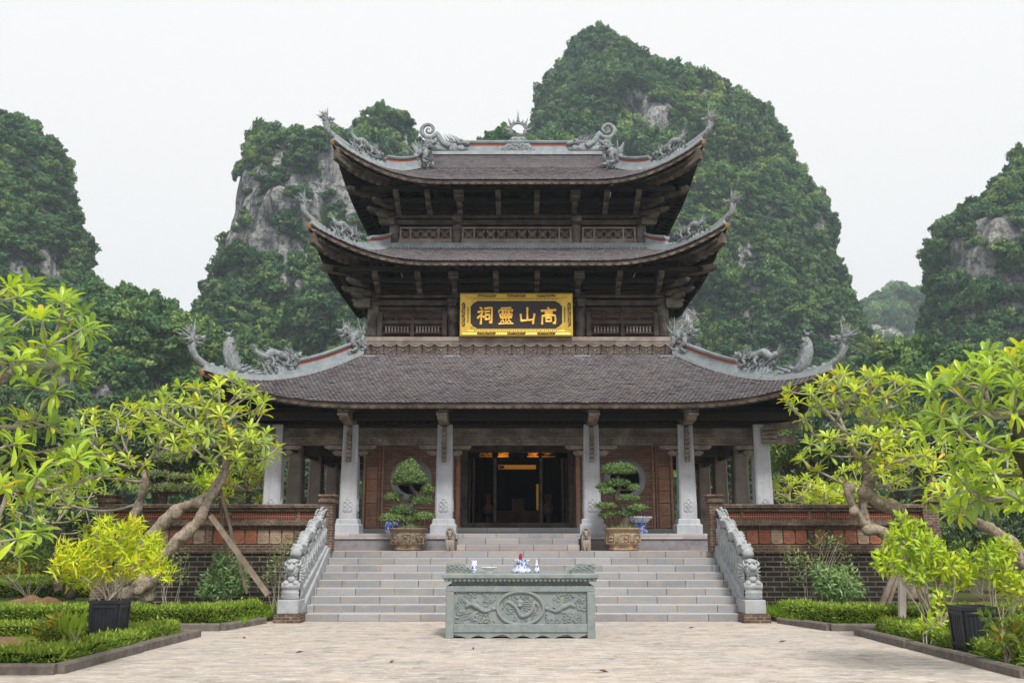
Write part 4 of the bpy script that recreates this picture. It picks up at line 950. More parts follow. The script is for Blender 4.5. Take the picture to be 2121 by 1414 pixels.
for xa, xb, split in ((-3.62,-2.08,(.2,.76)), (-1.70,1.62,(.105,.895)), (2.0,3.60,(.22,.78))):
    m = MB(); z0, z1 = zr_(470, 497, Y3)
    m.box(xa, xb, Y3, Y3+.14, z1-.05, z1, .008); m.box(xa, xb, Y3, Y3+.14, z0, z0+.05, .008)
    cuts = [xa] + [xa+(xb-xa)*q for q in split] + [xb]
    for x in cuts: m.box(x-.03, x+.03, Y3-.005, Y3+.14, z0, z1, .008)
    m.mi = 1; m.box(xa, xb, Y3+.11, Y3+.14, z0, z1); m.mi = 0; H = (z1-z0-.12)
    for a, b in zip(cuts[:-1], cuts[1:]):
        n = max(1, round((b-a-.06)/(H*1.02))); cw = (b-a-.06)/n
        for k in range(n): flower_cell(m, a+.03+cw*(k+.5), (z0+z1)/2, H*.40, Y3+.085)
    m.build('lattice_panel', [M['lattice'], M['soffit']], s3)
    m = MB(); za, zb = zr_(500, 507, Y3); m.box(xa-.05, xb+.05, Y3-.10, Y3+.1, za, zb, .025); m.box(xa-.05, xb+.05, Y3-.03, Y3+.1, zb, zb+.07, .0); m.build('sill_beam', M['lattice'], s3)
m = MB(); za, zb = zr_(507, 514, 27.55); m.box(-4.0, 4.0, 27.50, 27.66, za-.04, zb-.03, .02); m.box(-3.95, 3.95, 27.6, 27.7, zb-.03, zb+.08); m.build('roof_flashing', M['ridge'], r2)
# ---- stacked brackets, purlins, corner arms under the two upper roofs
def arm_stack(mb, foot, d, arms, w):
    """arms: (reach, z, height); d = outward unit vector, foot = point of the wall"""
    sx = Vector((-d.y, d.x, 0))
    for reach, z, h in arms:
        o = Vector((foot[0], foot[1], z)); P = [(-.2,0),(reach-.16,0),(reach-.05,h*.25),(reach,h*.55),(reach,h),(reach-.1,h*.92),(reach-.22,h*.98),(-.2,h*.9)]
        mb.prism(P, o, d, (0,0,1), sx, -w/2, w/2)
def eaves(core, rf, y0, hx, xs_, big, rows, hiprows):
    out = Vector((0,-1,0))
    for x in xs_:
        m = MB(); w = .27 if x in big else .155
        arms = [(y0-y, Zv(vb_, y), Zv(vt, y)-Zv(vb_, y)) for (y, vt, vb_) in rows]
        arm_stack(m, (x, y0, 0), out, arms[:1], w); arm_stack(m, (x, y0, 0), out, arms[1:], .15)
        if x in big:
            for q in range(3): y, vt, vb_ = rows[0]; z1 = Zv(vt,y); m.box(x-.15, x+.15, y-.02, y+.06, z1-.07-.075*q, z1-.02-.075*q, .01)
        m.build('eave_bracket', M['bracket'], core)
    for (y, vt, vb_) in rows:                         # purlins carried by the arm ends, on all four sides
        z = Zv(vt, y); e = y0-y
        m = MB(); m.box(-hx-e+.05, hx+e-.05, y+.10, y+.24, z, z+.15, .01)
        m.box(-hx-e+.05, hx+e-.05, 2*YC-y-.24, 2*YC-y-.10, z, z+.15, .01)
        for s in (-1, 1): m.box(s*(hx+e-.10), s*(hx+e-.24), y+.1, 2*YC-y-.1, z+.002, z+.148, .01)
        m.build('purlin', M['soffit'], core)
    for s in (-1, 1):
        d = Vector((s*.707, -.707, 0)); foot = (s*(hx-.1), y0+.1)
        for i, (reach, z, h, w, kick) in enumerate(hiprows):
            dd = (Matrix.Rotation(kick*s, 3, 'Z') @ d)
            m = MB(); arm_stack(m, foot, dd, [(reach, z, h)], w); m.build('corner_arm', M['bracket'], core)
        m = MB(); pth = rf.hip(s, -1, 24, 0.03, .97, -.34); pth = [p for p in pth]
        m.strip(pth, .20, -.16, .14)
        for k in range(2, 22, 2): m.ball(pth[k]+Vector((0,0,-.15)), (.11,.11,.07), 7, 4)
        m.build('hip_rafter', M['bracket'], core)
        for off in (.0,):                             # slim lit edge mould beside the rafter
            m = MB(); q = [rf.P(0, s*(1-.03-.10*t), t*.55+.03, -.26) for t in [k/10 for k in range(11)]]
            m.tube(q, .05, 6); m.build('hip_mould', M['bracket'], core)
eaves(s2, ROOF2, Y2, 4.4, [-4.12,-2.9,-1.86,-.64,.55,1.76,2.93,4.12], (-1.86, 1.76), [(26.0,560,573),(26.4,583,590),(26.72,597,607)],
      [(.75, Zv(616,26.6), .15, .15, 0), (1.0, Zv(600,26.4), .15, .15, .18), (1.15, Zv(587,26.3), .14, .15, -.24), (1.75, Zv(556,25.8), .2, .22, .1)])
eaves(s3, ROOF3, Y3, 3.85, [-3.66,-2.72,-1.78,-.60,.57,1.72,2.67,3.62], (-1.78, 1.72), [(26.6,392,405),(27.0,417,425),(27.4,431,441)],
      [(.75, Zv(449,27.3), .15, .15, 0), (1.0, Zv(432,27.0), .15, .15, .18), (1.15, Zv(419,26.9), .14, .15, -.24), (1.75, Zv(388,26.3), .2, .22, .1)])
# ================================================================== name board
YS = 26.50; cxs = Xu(1069.5, Zv(653,YS), YS); hw_ = 116.5*(YS*CP+(Zv(653,YS)-CZ)*SP)/F; zb_, zt_ = Zv(697,YS), Zv(608,YS); hh_ = (zt_-zb_)/2; czs = (zt_+zb_)/2
sg = thing('name_board', 'gilt framed black name board with gold characters hung on the balcony', 'sign', (cxs, YS, zb_))
def rect_ring(m, ox, oz, ix, iz, y0, y1, yi=None):
    yi = y0 if yi is None else yi
    A = [(-ox,-oz),(ox,-oz),(ox,oz),(-ox,oz)]; B = [(-ix,-iz),(ix,-iz),(ix,iz),(-ix,iz)]
    V = [(cxs+a, y0, czs+b) for a, b in A] + [(cxs+a, yi, czs+b) for a, b in B] + [(cxs+a, y1, czs+b) for a, b in A] + [(cxs+a, y1, czs+b) for a, b in B]
    m.add(V, [f for i in range(4) for j in [(i+1)%4] for f in ((i,j,4+j,4+i),(i,8+i,8+j,j),(4+i,4+j,12+j,12+i),(8+i,12+i,12+j,8+j))])
m = MB(); rect_ring(m, hw_, hh_, hw_-.045, hh_-.045, YS-.06, YS+.03, YS-.085); rect_ring(m, hw_-.045, hh_-.045, hw_-.15, hh_-.12, YS-.085, YS+.03, YS-.06)
rect_ring(m, hw_-.15, hh_-.12, hw_-.175, hh_-.135, YS-.075, YS+.03); rect_ring(m, hw_-.175, hh_-.135, hw_-.285, hh_-.21, YS-.045, YS+.03, YS-.03); rect_ring(m, hw_-.285, hh_-.21, hw_-.305, hh_-.225, YS-.04, YS+.03)
for sx in (-1, 1):
    for sz in (-1, 1):
        ax, az = hw_-.29, hh_-.215
        P = [(ax,az),(ax-.20,az),(ax-.19,az-.03),(ax-.13,az-.06),(ax-.07,az-.10),(ax-.04,az-.15),(ax,az-.16)]
        m.prism([(sx*a, sz*b) for a, b in P], (cxs, 0, czs), (1,0,0), (0,0,1), (0,1,0), YS-.035, YS+.02)
        m.tube([(cxs+sx*(ax-.07+.04*math.cos(q)), YS-.04, czs+sz*(az-.05+.03*math.sin(q))) for q in [k*.7 for k in range(10)]], .010, 5)
fr = m.build('frame', M['gold'], sg)
m = MB(); m.box(cxs-hw_+.2, cxs+hw_-.2, YS-.01, YS+.02, czs-hh_+.2, czs+hh_-.2); m.build('board', M['signboard'], sg)
mk = MB(); mg = MB(); rr = random.Random(2)
def cart(cx, cz, L, H, vert=False):
    P = [(-L,0),(-L+.05,H),(L-.05,H),(L,0),(L-.05,-H),(-L+.05,-H)]
    if vert: P = [(b, a) for a, b in P]
    mk.prism(P, (cxs+cx, 0, czs+cz), (1,0,0), (0,0,1), (0,1,0), YS-.091, YS-.05)
    for k in range(int(L/.022)):
        t = -L+.05+(2*L-.1)*k/int(L/.022); q = rr.uniform(0, 6); a, b = (t, rr.uniform(-.4,.4)*H)
        if vert: a, b = b, a
        mg.tube([(cxs+cx+a+.024*math.cos(q+i), YS-.094, czs+cz+b+.024*math.sin(q+i)) for i in range(5)], .008, 5)
for cx in (-.86, 0, .86):
    for s in (-1, 1): cart(cx, s*(hh_-.085), .28, .036)
for s in (-1, 1): cart(s*(hw_-.10), 0, .36, .045, True)
for k in range(44):                                  # key-fret studs on the inner band
    x = -hw_+.42+(2*hw_-.84)*k/43
    for s in (-1, 1): mk.box(cxs+x-.013, cxs+x+.013, YS-.046, YS-.02, czs+s*(hh_-.172)-.016+.012*(k%2), czs+s*(hh_-.172)+.016)
for k in range(12):
    z = -hh_+.42+(2*hh_-.84)*k/11
    for s in (-1, 1): mk.box(cxs+s*(hw_-.23)-.018, cxs+s*(hw_-.23)+.018, YS-.046, YS-.02, czs+z-.012, czs+z+.010)
mk.build('frame_recess', M['black'], fr); mg.build('frame_scrolls', M['gold'], fr)
CH = {
 'gao': [[(.46,1.0),(.55,.88)],[(.02,.80),(.5,.85),(.98,.86)],[(.30,.75),(.31,.58)],[(.30,.74),(.72,.76),(.69,.59)],[(.31,.61),(.70,.62)],[(.10,.50),(.08,.25),(.07,.0)],[(.10,.49),(.5,.51),(.93,.53),(.95,.25),(.92,.03),(.80,.08)],[(.33,.37),(.35,.14)],[(.33,.37),(.67,.38),(.65,.15)],[(.35,.17),(.65,.17)]],
 'shan': [[(.50,1.0),(.49,.6),(.50,.24)],[(.05,.60),(.10,.18)],[(.09,.20),(.5,.23),(.90,.27)],[(.96,.62),(.91,.3),(.86,.02)]],
 'ling': [[(.18,.97),(.84,1.0)],[(.06,.84),(.03,.70)],[(.07,.85),(.96,.88),(.88,.74)],[(.50,.97),(.50,.68)],[(.24,.79),(.38,.78)],[(.24,.70),(.38,.69)],[(.62,.79),(.76,.78)],[(.62,.70),(.76,.69)],
  [(.10,.61),(.12,.47)],[(.10,.60),(.32,.61),(.30,.48)],[(.12,.48),(.31,.48)],[(.39,.61),(.41,.47)],[(.39,.60),(.61,.61),(.59,.48)],[(.41,.48),(.60,.48)],[(.68,.61),(.70,.47)],[(.68,.60),(.91,.61),(.88,.48)],[(.70,.48),(.89,.48)],
  [(.14,.38),(.88,.39)],[(.50,.38),(.50,.06)],[(.31,.32),(.25,.2),(.15,.13)],[(.27,.24),(.38,.14)],[(.70,.32),(.66,.2),(.58,.13)],[(.68,.24),(.84,.13)],[(.03,.02),(.5,.04),(.98,.04)]],
 'ci': [[(.20,1.0),(.34,.90)],[(.06,.73),(.42,.80),(.25,.55),(.03,.36)],[(.28,.58),(.27,.3),(.25,.0)],[(.33,.50),(.47,.40)],[(.50,.94),(.98,.99),(.97,.5),(.95,.06),(.82,.13)],[(.52,.74),(.83,.78)],[(.55,.55),(.58,.25)],[(.55,.55),(.83,.58),(.80,.27)],[(.58,.29),(.80,.30)]]}
fwd = YS*CP+(czs-CZ)*SP
for ch, px in (('ci',1003.8), ('ling',1047.8), ('shan',1092.4), ('gao',1136.2)):
    m = MB(); wch = 31.5*fwd/F; hch = Zv(637.5,YS)-Zv(671.8,YS); x0 = Xu(px, czs, YS)-wch/2; z0 = Zv(671.8,YS)
    m.M = Matrix(((wch,0,0,x0),(0,.35,0,YS-.02),(0,0,hch,z0),(0,0,0,1)))
    rad = .048 if ch == 'ling' else .075
    for stk in CH[ch]:
        n = len(stk); pts = [Vector((a, 0, b)) for a, b in stk]; fine = []
        for i in range(n-1): fine += [pts[i].lerp(pts[i+1], q/4) for q in range(4)]
        fine.append(pts[-1]); L = len(fine)
        d0 = (fine[0]-fine[1]).normalized()*rad*.5; d1 = (fine[-1]-fine[-2]).normalized()*rad*.5
        m.tube([fine[0]+d0]+fine+[fine[-1]+d1], [rad*.55]+[rad*(1.12-.3*math.sin(math.pi*i/(L-1))) for i in range(L)]+[rad*.4], 8, fup=(0,1,0))
    m.build('character', M['goldtext'], sg)
# ================================================================== dragon balustrades on both sides of the stair
def balustrade(s, label):
    x = .08 + s*4.64
    t = thing('dragon_balustrade', label, 'balustrade', (x, 19.6, 0), 'dragon balustrades beside the stair')
    m = MB(); m.box(x-.27, x+.27, 19.28, 19.95, 0, .17, .01); m.build('footing', M['brick_coping'], t)
    m = MB(); m.box(x-.22, x+.20, 19.34, 19.95, .17, .44, .015); m.build('base_block', M['guard'], t)
    m = MB(); Y0, Z0, Y1, Z1 = 19.5, .44, 22.5, 1.50                         # inclined slab with a wavy crest
    P = [(Y0, Z0)]; top = []
    for k in range(61):
        q = k/60; y = Y1+(Y0+.42-Y1)*q; base = Z1+(Z0+.15-Z1)*q
        top.append((y, base + .62 - .07*q + .13*abs(math.sin(q*math.pi*3.5+.5))**.8 - .06))
    P = [(19.62, .44), (22.5, 1.38)] + top
    m.prism(P, (x, 0, 0), (0,1,0), (0,0,1), (1,0,0), -.10, .10)
    m.prism([(19.5,.44),(19.75,.44),(22.5,1.42),(22.5,1.56)], (x, 0, 0), (0,1,0), (0,0,1), (1,0,0), -.16, .16)
    m.prism([(19.9,.01),(22.35,.01),(22.35,1.42),(19.9,.52)], (x, 0, 0), (0,1,0), (0,0,1), (1,0,0), -.14, .14)
    sl = m.build('slab', M['guard'], t)
    m = MB()                                                                  # undulating dragon body riding the crest
    body = []
    for k in range(70):
        q = k/69; y = 22.42+(19.75-22.42)*q; base = 1.46+(.62-1.46)*q; body.append((x, y, base + .66 - .08*q + .17*abs(math.sin(q*math.pi*3.5+.5))**.75*(1 if q < .93 else .7)))
    m.tube(body, lerp_list([.075,.09,.105,.115,.115,.11], 69), 12)
    for k in range(3, 66, 3): b = Vector(body[k]); m.ball(b+Vector((0,0,.105)), (.035,.06,.05), 7, 4)
    for k in range(1, 69, 2):
        b = Vector(body[k]); 
        for a in (-.9, .9): m.ball(b+Vector((.12*math.sin(a), 0, .12*math.cos(a))), (.03,.045,.03), 6, 3)
    m.build('dragon_body', M['guard'], t, True)
    m = MB(); m.M = frame((x, 19.64, 1.0), (0,-1,0), (0,0,1), .80)            # head looking out over the court
    m.ball((0,0,.06), (.20,.17,.17), 12, 8); m.tube(bez([(.05,0,.0),(.16,0,.02),(.24,0,.04)], 6), [.16,.16,.155,.15,.14,.13,.10], 12); m.tube(bez([(.0,0,-.17),(.12,0,-.20),(.22,0,-.17)], 6), [.12,.12,.115,.11,.10,.09,.06], 10)
    for y in (-1, 1):
        m.ball((.13,y*.10,.14), (.06,.05,.055), 9, 6); m.ball((.25,y*.07,.10), (.045,.045,.04), 8, 5); m.tube(bez([(.12,y*.15,.12),(.06,y*.19,.18),(-.06,y*.16,.25)], 8), taper(8,.035,.015), 6)
        for k in range(6): spike(m, (-.02,y*.15,.08-.06*k), (-.6,y*.6,.35-.18*k), .22, .045, (-.1,0,.1))
        for k in range(4): m.ball((.20-.05*k, y*.11, -.10), .022, 6, 4)
        m.tube(bez([(.2,y*.05,.20),(.1,y*.10,.24),(-.05,y*.12,.25)], 8), .03, 6)
    m.ball((.02,0,.22), (.13,.14,.08), 10, 6); m.ball((.30,0,.06), (.05,.10,.06), 8, 5)
    m.tube(bez([(-.05,0,-.1),(.02,0,-.28),(.06,0,-.42)], 8), taper(8,.13,.10), 9)
    for k in range(5): curl_cloud(m, .08-.03*k, -.22-.05*k, .05, 1, .09*(-1)**k, .02)
    m.M = None; m.build('dragon_head', M['guard'], t, True)
    m = MB()                                                                  # scroll block under the head
    for k, (r, z) in enumerate([(.17,.50),(.185,.57),(.18,.64)]): m.tube([(x-.17, 19.55, z), (x+.17, 19.55, z)], r*.42, 12)
    m.tube([(x-.18,19.52,.70),(x+.18,19.52,.70)], .075, 12); m.box(x-.15, x+.15, 19.48, 19.85, .44, .70, .02)
    for y in (-.1, .1): m.ball((x+y, 19.5, .76), (.07,.07,.06), 8, 5)
    m.build('scroll_block', M['guard'], t, True)
    m = MB(); rr = random.Random(8)                                           # shallow carving on both faces
    for fx in (-1, 1):
        for k in range(46):
            q = rr.random(); y = 22.35+(19.95-22.35)*q; z = 1.46+(.62-1.46)*q + rr.uniform(.06,.50); r = rr.uniform(.035,.085); a0 = rr.uniform(0, 6)
            m.tube([(x+fx*.10, y+r*(1-i/14)*math.cos(a0+i*.6), z+r*(1-i/14)*math.sin(a0+i*.6)) for i in range(11)], .016, 5)
        for k in range(10):
            q = k/10; y = 22.3+(20.0-22.3)*q; z = 1.50+(.66-1.50)*q
            m.tube(bez([(x+fx*.10,y,z+.08),(x+fx*.115,y-.1,z+.25),(x+fx*.10,y+.06,z+.45),(x+fx*.10,y-.06,z+.6)], 10), taper(10,.03,.014), 6)
    m.build('side_carving', M['guard'], sl)
    return t
balustrade(-1, 'grey carved dragon balustrade of the stair, beside the leaning brown prop')
balustrade(1, 'grey carved dragon balustrade of the stair, below the bonsai with cloud pads')
# ================================================================== lion posts at the small stair
def lion_post(s, label):
    x = s*1.66; t = thing('lion_post', label, 'stone lion', (x, 23.5, 1.35), 'stone lions at the door steps')
    m = MB(); LM = Matrix.Translation((x,0,1.35)) @ Matrix.Diagonal((.74,1,.92,1)) @ Matrix.Translation((-x,0,-1.35)); m.M = LM; m.prism([(-.15,0),(.15,0),(.145,.40),(.13,.52),(.075,.60),(0,.63),(-.075,.60),(-.13,.52),(-.145,.40)], (x, 0, 1.35), (1,0,0), (0,0,1), (0,1,0), 23.42, 23.60)
    m.prism([(23.6,1.35),(24.38,1.35),(24.38,1.75),(24.2,1.82),(23.95,1.70),(23.8,1.82),(23.6,1.88)], (x,0,0), (0,1,0), (0,0,1), (1,0,0), -.10, .10)
    m.tube([(x+.12*math.cos(a), 23.41, 1.78+.16*math.sin(a)) for a in [k*.314-.1 for k in range(11)]], .02, 6); m.build('post', M['lionstone'], t)
    m = MB(); m.M = LM; m.ball((x,23.42,1.79), (.09,.07,.085), 12, 8); m.ball((x,23.36,1.75), (.055,.05,.04), 9, 6); m.ball((x,23.37,1.70), (.05,.05,.025), 8, 5)
    for q in (-1, 1):
        m.ball((x+q*.04,23.355,1.82), .022, 8, 5); m.ball((x+q*.085,23.40,1.86), .03, 7, 5); m.ball((x+q*.07,23.41,1.68), (.035,.03,.05), 7, 5)
        m.tube(bez([(x+q*.06,23.40,1.62),(x+q*.09,23.38,1.5),(x+q*.05,23.37,1.38)], 6), taper(6,.045,.035), 7); m.ball((x+q*.055,23.36,1.375), (.045,.06,.025), 7, 4)
    for k in range(7): m.ball((x+.075*math.cos(k*.52), 23.41, 1.62-.05*math.sin(k*.52)), .028, 6, 4)
    m.ball((x,23.42,1.52), (.10,.06,.16), 10, 7); m.build('lion_face', M['lionstone'], t, True)
lion_post(-1, 'small stone lion post at the door steps beside the mossy brown bonsai pot')
lion_post(1, 'small stone lion post at the door steps beside the clean ochre bonsai pot')
# ================================================================== brick parapet walls
def parapet(s, label):
    xo, xi = s*9.62, .07 + s*4.66; x0, x1 = sorted((xo, xi)); Y = 22.36
    t = thing('brick_wall', label, 'wall', ((x0+x1)/2, Y, 0), 'brick walls flanking the stair')
    m = MB(); m.box(x0, x1, Y, 22.52, 0, 1.30, .004); m.build('lower_wall', M['brick_dark'], t)
    m = MB(); m.box(x0-.02, x1+.02, Y-.05, 22.6, 1.30, 1.38, .008); m.box(x0-.02, x1+.02, Y-.03, 22.6, 1.38, 1.50, .006); m.box(x0, x1, Y+.06, 22.6, 1.50, 1.86)
    m.box(x0-.02, x1+.02, Y-.02, 22.62, 1.86, 1.92, .006); m.box(x0-.04, x1+.04, Y-.10, 22.68, 1.92, 2.02, .02); m.box(x0-.02, x1+.02, Y-.03, 22.62, 2.02, 2.09, .006)
    m.box(x0, x1, Y+.07, 22.55, 2.09, 2.26); m.box(x0-.03, x1+.03, Y-.03, 22.64, 2.26, 2.33, .006); m.box(x0-.05, x1+.05, Y-.09, 22.7, 2.33, 2.43, .02)
    body = m.build('coping', M['brick_coping'], t)
    # small piers, clay lattice and flower tiles between them
    n = 4; L = x1-x0; piers = []; x = x0+.02; order = [1, 5, 1, 5, 2] if s > 0 else [2, 5, 1, 5, 1]
    tw = .285; gaps = (L - sum(order)*tw) / (len(order)+1); xx = x0; rr = random.Random(4+s)
    mp = MB(); V, Fc, Rn = [], [], []; mt = MB(); tint = []
    for k in range(len(order)+1):
        mp.box(xx+.01, xx+gaps-.01, Y-.01, Y+.1, 1.502, 1.858, .006); mp.box(xx+gaps*.3, xx+gaps*.7, Y-.005, Y+.1, 2.092, 2.258, .006)
        xx += gaps
        if k < len(order):
            for q in range(order[k]):
                a, b = xx+.012, xx+tw-.012; n0 = len(mt.f)
                mt.box(a, b, Y+.02, Y+.062, 1.515, 1.845, .012); cx, cz = (a+b)/2, 1.68
                mt.tube([(cx+.10*math.cos(i*.4488), Y+.018, cz+.10*math.sin(i*.4488)) for i in range(15)], .010, 5)
                for i in range(8): mt.ball((cx+.06*math.cos(i*.785), Y+.018, cz+.06*math.sin(i*.785)), (.024,.012,.024), 6, 4)
                for i in range(4): c_, s_ = math.cos(i*1.571+.785), math.sin(i*1.571+.785); mt.ball((cx+.155*c_, Y+.018, cz+.17*s_), (.022,.012,.022), 6, 4)
                mt.ball((cx, Y+.018, cz), (.026,.014,.026), 6, 4); r = rr.choice([.05,.2,.35,.5,.3,.5,.66,.9]); tint += [r]*(len(mt.f)-n0); xx += tw
    mp.build('wall_pier', M['brick_coping'], t)
    o = mt.build('flower_tiles', M['terracotta'], t); attr_faces(o.data, tint)
    m = MB(); m.box(x0+.02, x1-.02, Y+.03, Y+.075, 2.10, 2.25); m.build('clay_lattice', M['clay_lattice'], t)
    for px, w in ((xo, .19), (xi - s*.12, .15)):
        m = MB(); m.box(px-w, px+w, 22.28, 22.66, 0 if abs(px) > 8 else 1.35, 2.47, .008); m.box(px-w-.05, px+w+.05, 22.22, 22.72, 2.47, 2.53, .01); m.box(px-w-.02, px+w+.02, 22.25, 22.69, 2.53, 2.60, .01); m.box(px-w-.06, px+w+.06, 22.21, 22.73, 2.60, 2.65, .015)
        m.build('end_pier', M['brick_coping'], t)
    return t
parapet(-1, 'blackened brick wall with clay flower tiles behind the yellow shrub')
parapet(1, 'blackened brick wall with clay flower tiles behind the white stake')
# ================================================================== stone altar in the court
AX, AY = .04, 16.32
al = thing('stone_altar', 'grey green stone offering altar carved with a dragon medallion standing in the court', 'altar', (AX, AY+.5, 0))
zt = Zv(1187, AY); zs = [Zv(v, AY) for v in (1198.5, 1204, 1213)]
m = MB(); m.box(AX-1.20, AX+1.20, AY+.06, AY+1.02, .03, zs[2]-.002, .012); m.box(AX-1.25, AX+1.25, AY+.02, AY+1.06, zs[2]-.10, zs[2], .012)
for s in (-1, 1): m.box(AX+s*1.25, AX+s*1.115, AY, AY+1.08, 0, zs[2]-.1, .012)
m.box(AX-1.118, AX+1.118, AY+.01, AY+.2, .10, .235, .01)
P = [(-1.115,.115)] ; zz = [.07,.05,.03,.0,.03,.06,.03,.0,.03,.055,.07,.03,.0,.03,.06,.03,0,.03,.06,.03,.0,.03,.055,.07,.03,.0,.04,.07]
P += [(-1.115+2.23*i/(len(zz)-1), z) for i, z in enumerate(zz)] + [(1.115,.115)]
m.prism(P, (AX,0,0), (1,0,0), (0,0,1), (0,1,0), AY+.03, AY+.09)
m.build('body', M['altar'], al)
m = MB(); m.box(AX-1.16, AX+1.16, AY+.10, AY+.98, zs[2], zs[1]); m.build('neck', M['altar'], al)
m = MB(); m.box(AX-1.31, AX+1.31, AY-.06, AY+1.14, zs[0], zt, .02); m.prism([(AY-.05,zs[0]),(AY+1.13,zs[0]),(AY+1.0,zs[1]),(AY+.08,zs[1])], (AX,0,0), (0,1,0), (0,0,1), (1,0,0), -1.28, 1.28)
for k in range(34): m.ball((AX-1.24+2.48*k/33, AY-.02, zs[0]-.015), (.036,.03,.03), 7, 4)
m.build('table_top', M['altar'], al)
pz0, pz1 = .245, zs[2]-.11; pcz = (pz0+pz1)/2; yf = AY+.055
m = MB(); rr = random.Random(21); RX, RZ = .385, .268
m.tube([(AX+RX*math.cos(i*.1309), yf-.01, pcz+RZ*math.sin(i*.1309)) for i in range(49)], .028, 8)
m.build('medallion_ring', M['altar'], al)
m = MB()
def swirl(x, z, r, sg, th=.014, y=yf):
    m.tube([(AX+x+r*(1-i/15)*math.cos(sg*(i*.55)+r*40), y, pcz+z+r*(1-i/15)*math.sin(sg*(i*.55)+r*40)) for i in range(13)], taper(12, th, th*.6), 6)
# medallion dragon: coiled body, face, claws and clouds
m.tube(bez([(AX-.30,yf,pcz-.02),(AX-.22,yf,pcz+.10),(AX-.08,yf,pcz+.02),(AX+.02,yf,pcz-.13),(AX+.18,yf,pcz-.06),(AX+.24,yf,pcz+.09),(AX+.31,yf,pcz+.02)], 40), lerp_list([.012,.03,.036,.036,.03,.02], 40), 7)
m.ball((AX-.01,yf,pcz+.08), (.075,.03,.065), 10, 7); m.ball((AX-.01,yf-.02,pcz+.04), (.05,.025,.03), 8, 5)
for s in (-1, 1):
    m.ball((AX-.01+s*.035,yf-.025,pcz+.095), .016, 6, 4); m.tube(bez([(AX-.01+s*.03,yf,pcz+.14),(AX+s*.09,yf,pcz+.19),(AX+s*.15,yf,pcz+.18)], 8), taper(8,.016,.006), 5)
    for k in range(5): m.tube(bez([(AX-.01+s*.06,yf,pcz+.10-.03*k),(AX+s*.14,yf,pcz+.11-.04*k),(AX+s*.19,yf,pcz+.14-.05*k)], 8), taper(8,.014,.005), 5)
for k in range(30):
    a = rr.uniform(0, 6.28); q = rr.uniform(.45,.9); swirl(RX*q*math.cos(a), RZ*q*math.sin(a)*.95, rr.uniform(.022,.045), rr.choice((-1,1)), .011)
for s in (-1, 1):                                    # phoenix among clouds on either side
    m.tube(bez([(AX+s*.46,yf,pcz-.02),(AX+s*.60,yf,pcz-.05),(AX+s*.72,yf,pcz+.02),(AX+s*.84,yf,pcz+.06),(AX+s*.92,yf,pcz+.02)], 24), lerp_list([.012,.035,.05,.04,.03], 24), 7)
    m.ball((AX+s*.45,yf,pcz-.01), (.05,.025,.035), 8, 5)
    for k in range(8): m.tube(bez([(AX+s*(.74+.02*k),yf,pcz+.05),(AX+s*(.86+.022*k),yf,pcz+.10+.012*k),(AX+s*(.94+.016*k),yf,pcz+.22-.022*k)], 8), taper(8,.018,.007), 5)
    for k in range(6): m.tube(bez([(AX+s*.68,yf,pcz-.04),(AX+s*(.80+.02*k),yf,pcz-.08-.02*k),(AX+s*(.98+.01*k),yf,pcz-.06-.025*k)], 8), taper(8,.016,.006), 5)
    for k in range(46):
        x = rr.uniform(.42, 1.08); z = rr.choice((rr.uniform(-.25,-.12), rr.uniform(.10,.25), rr.uniform(-.25,.25))); 
        if (x/RX)**2*.80 + (z/RZ)**2 < 1.35: continue
        swirl(s*x, z, rr.uniform(.025,.06), rr.choice((-1,1)))
m.build('relief_carving', M['altar'], al, True)
for s in (-1, 1):                                    # carved scroll ends on the top
    m = MB(); xe = AX+s*1.255
    P = [(0,0),(-.47,0),(-.44,.05),(-.36,.10),(-.30,.15),(-.20,.17),(-.12,.15),(-.03,.165),(0,.16)]
    m.prism([(s*a, b) for a, b in P], (xe, 0, zt), (1,0,0), (0,0,1), (0,1,0), AY+.02, AY+.14)
    for k in range(9): 
        x = xe-s*(.04+.045*k); r = .05-.003*k; m.tube([(x+r*(1-i/14)*math.cos(i*.6), AY+.015, zt+.075-.004*k+.03*(k % 2)+r*(1-i/14)*math.sin(i*.6)) for i in range(12)], .011, 5)
    m.build('scroll_end', M['altar'], al)
# offerings on the altar
def on_altar(px): return Xu(px, zt, AY+.35), AY+.35
x, y = on_altar(981.5); t = thing('china_cup', 'tall blue and white china cup beside the left scroll end of the altar', 'cup', (x, y, zt)); m = MB(); m.lathe((x,y,zt), [(.048,0),(.05,.01),(.05,.205),(.046,.208),(.042,.2)], 20); m.build('cup', M['china'], t, True)
x, y = on_altar(1013); t = thing('offering_dish', 'white footed china dish on the altar', 'dish', (x, y, zt)); m = MB(); m.lathe((x,y,zt), [(.09,0),(.075,.02),(.06,.045),(.10,.062),(.158,.092),(.16,.098),(.15,.096),(.06,.07)], 28); m.build('dish', M['white_china'], t, True)
x, y = on_altar(1080.5); t = thing('incense_bowl', 'blue and white china incense bowl in the middle of the altar', 'incense bowl', (x, y, zt))
m = MB(); m.lathe((x,y,zt), [(.16,0),(.175,.02),(.165,.05),(.145,.07),(.12,.075),(.125,.10),(.132,.19),(.145,.21),(.145,.222),(.125,.22),(.11,.2)], 28); m.build('bowl', M['china'], t, True)
m = MB(); m.lathe((x,y,zt+.2), [(.115,0),(.112,.006)], 20); m.build('ash', M['kerb'], t)
xi, yi = x-.02, y; t = thing('incense_sticks', 'bundle of red incense sticks standing in the incense bowl', 'incense', (xi, yi, zt+.206)); m = MB(); rr = random.Random(6)
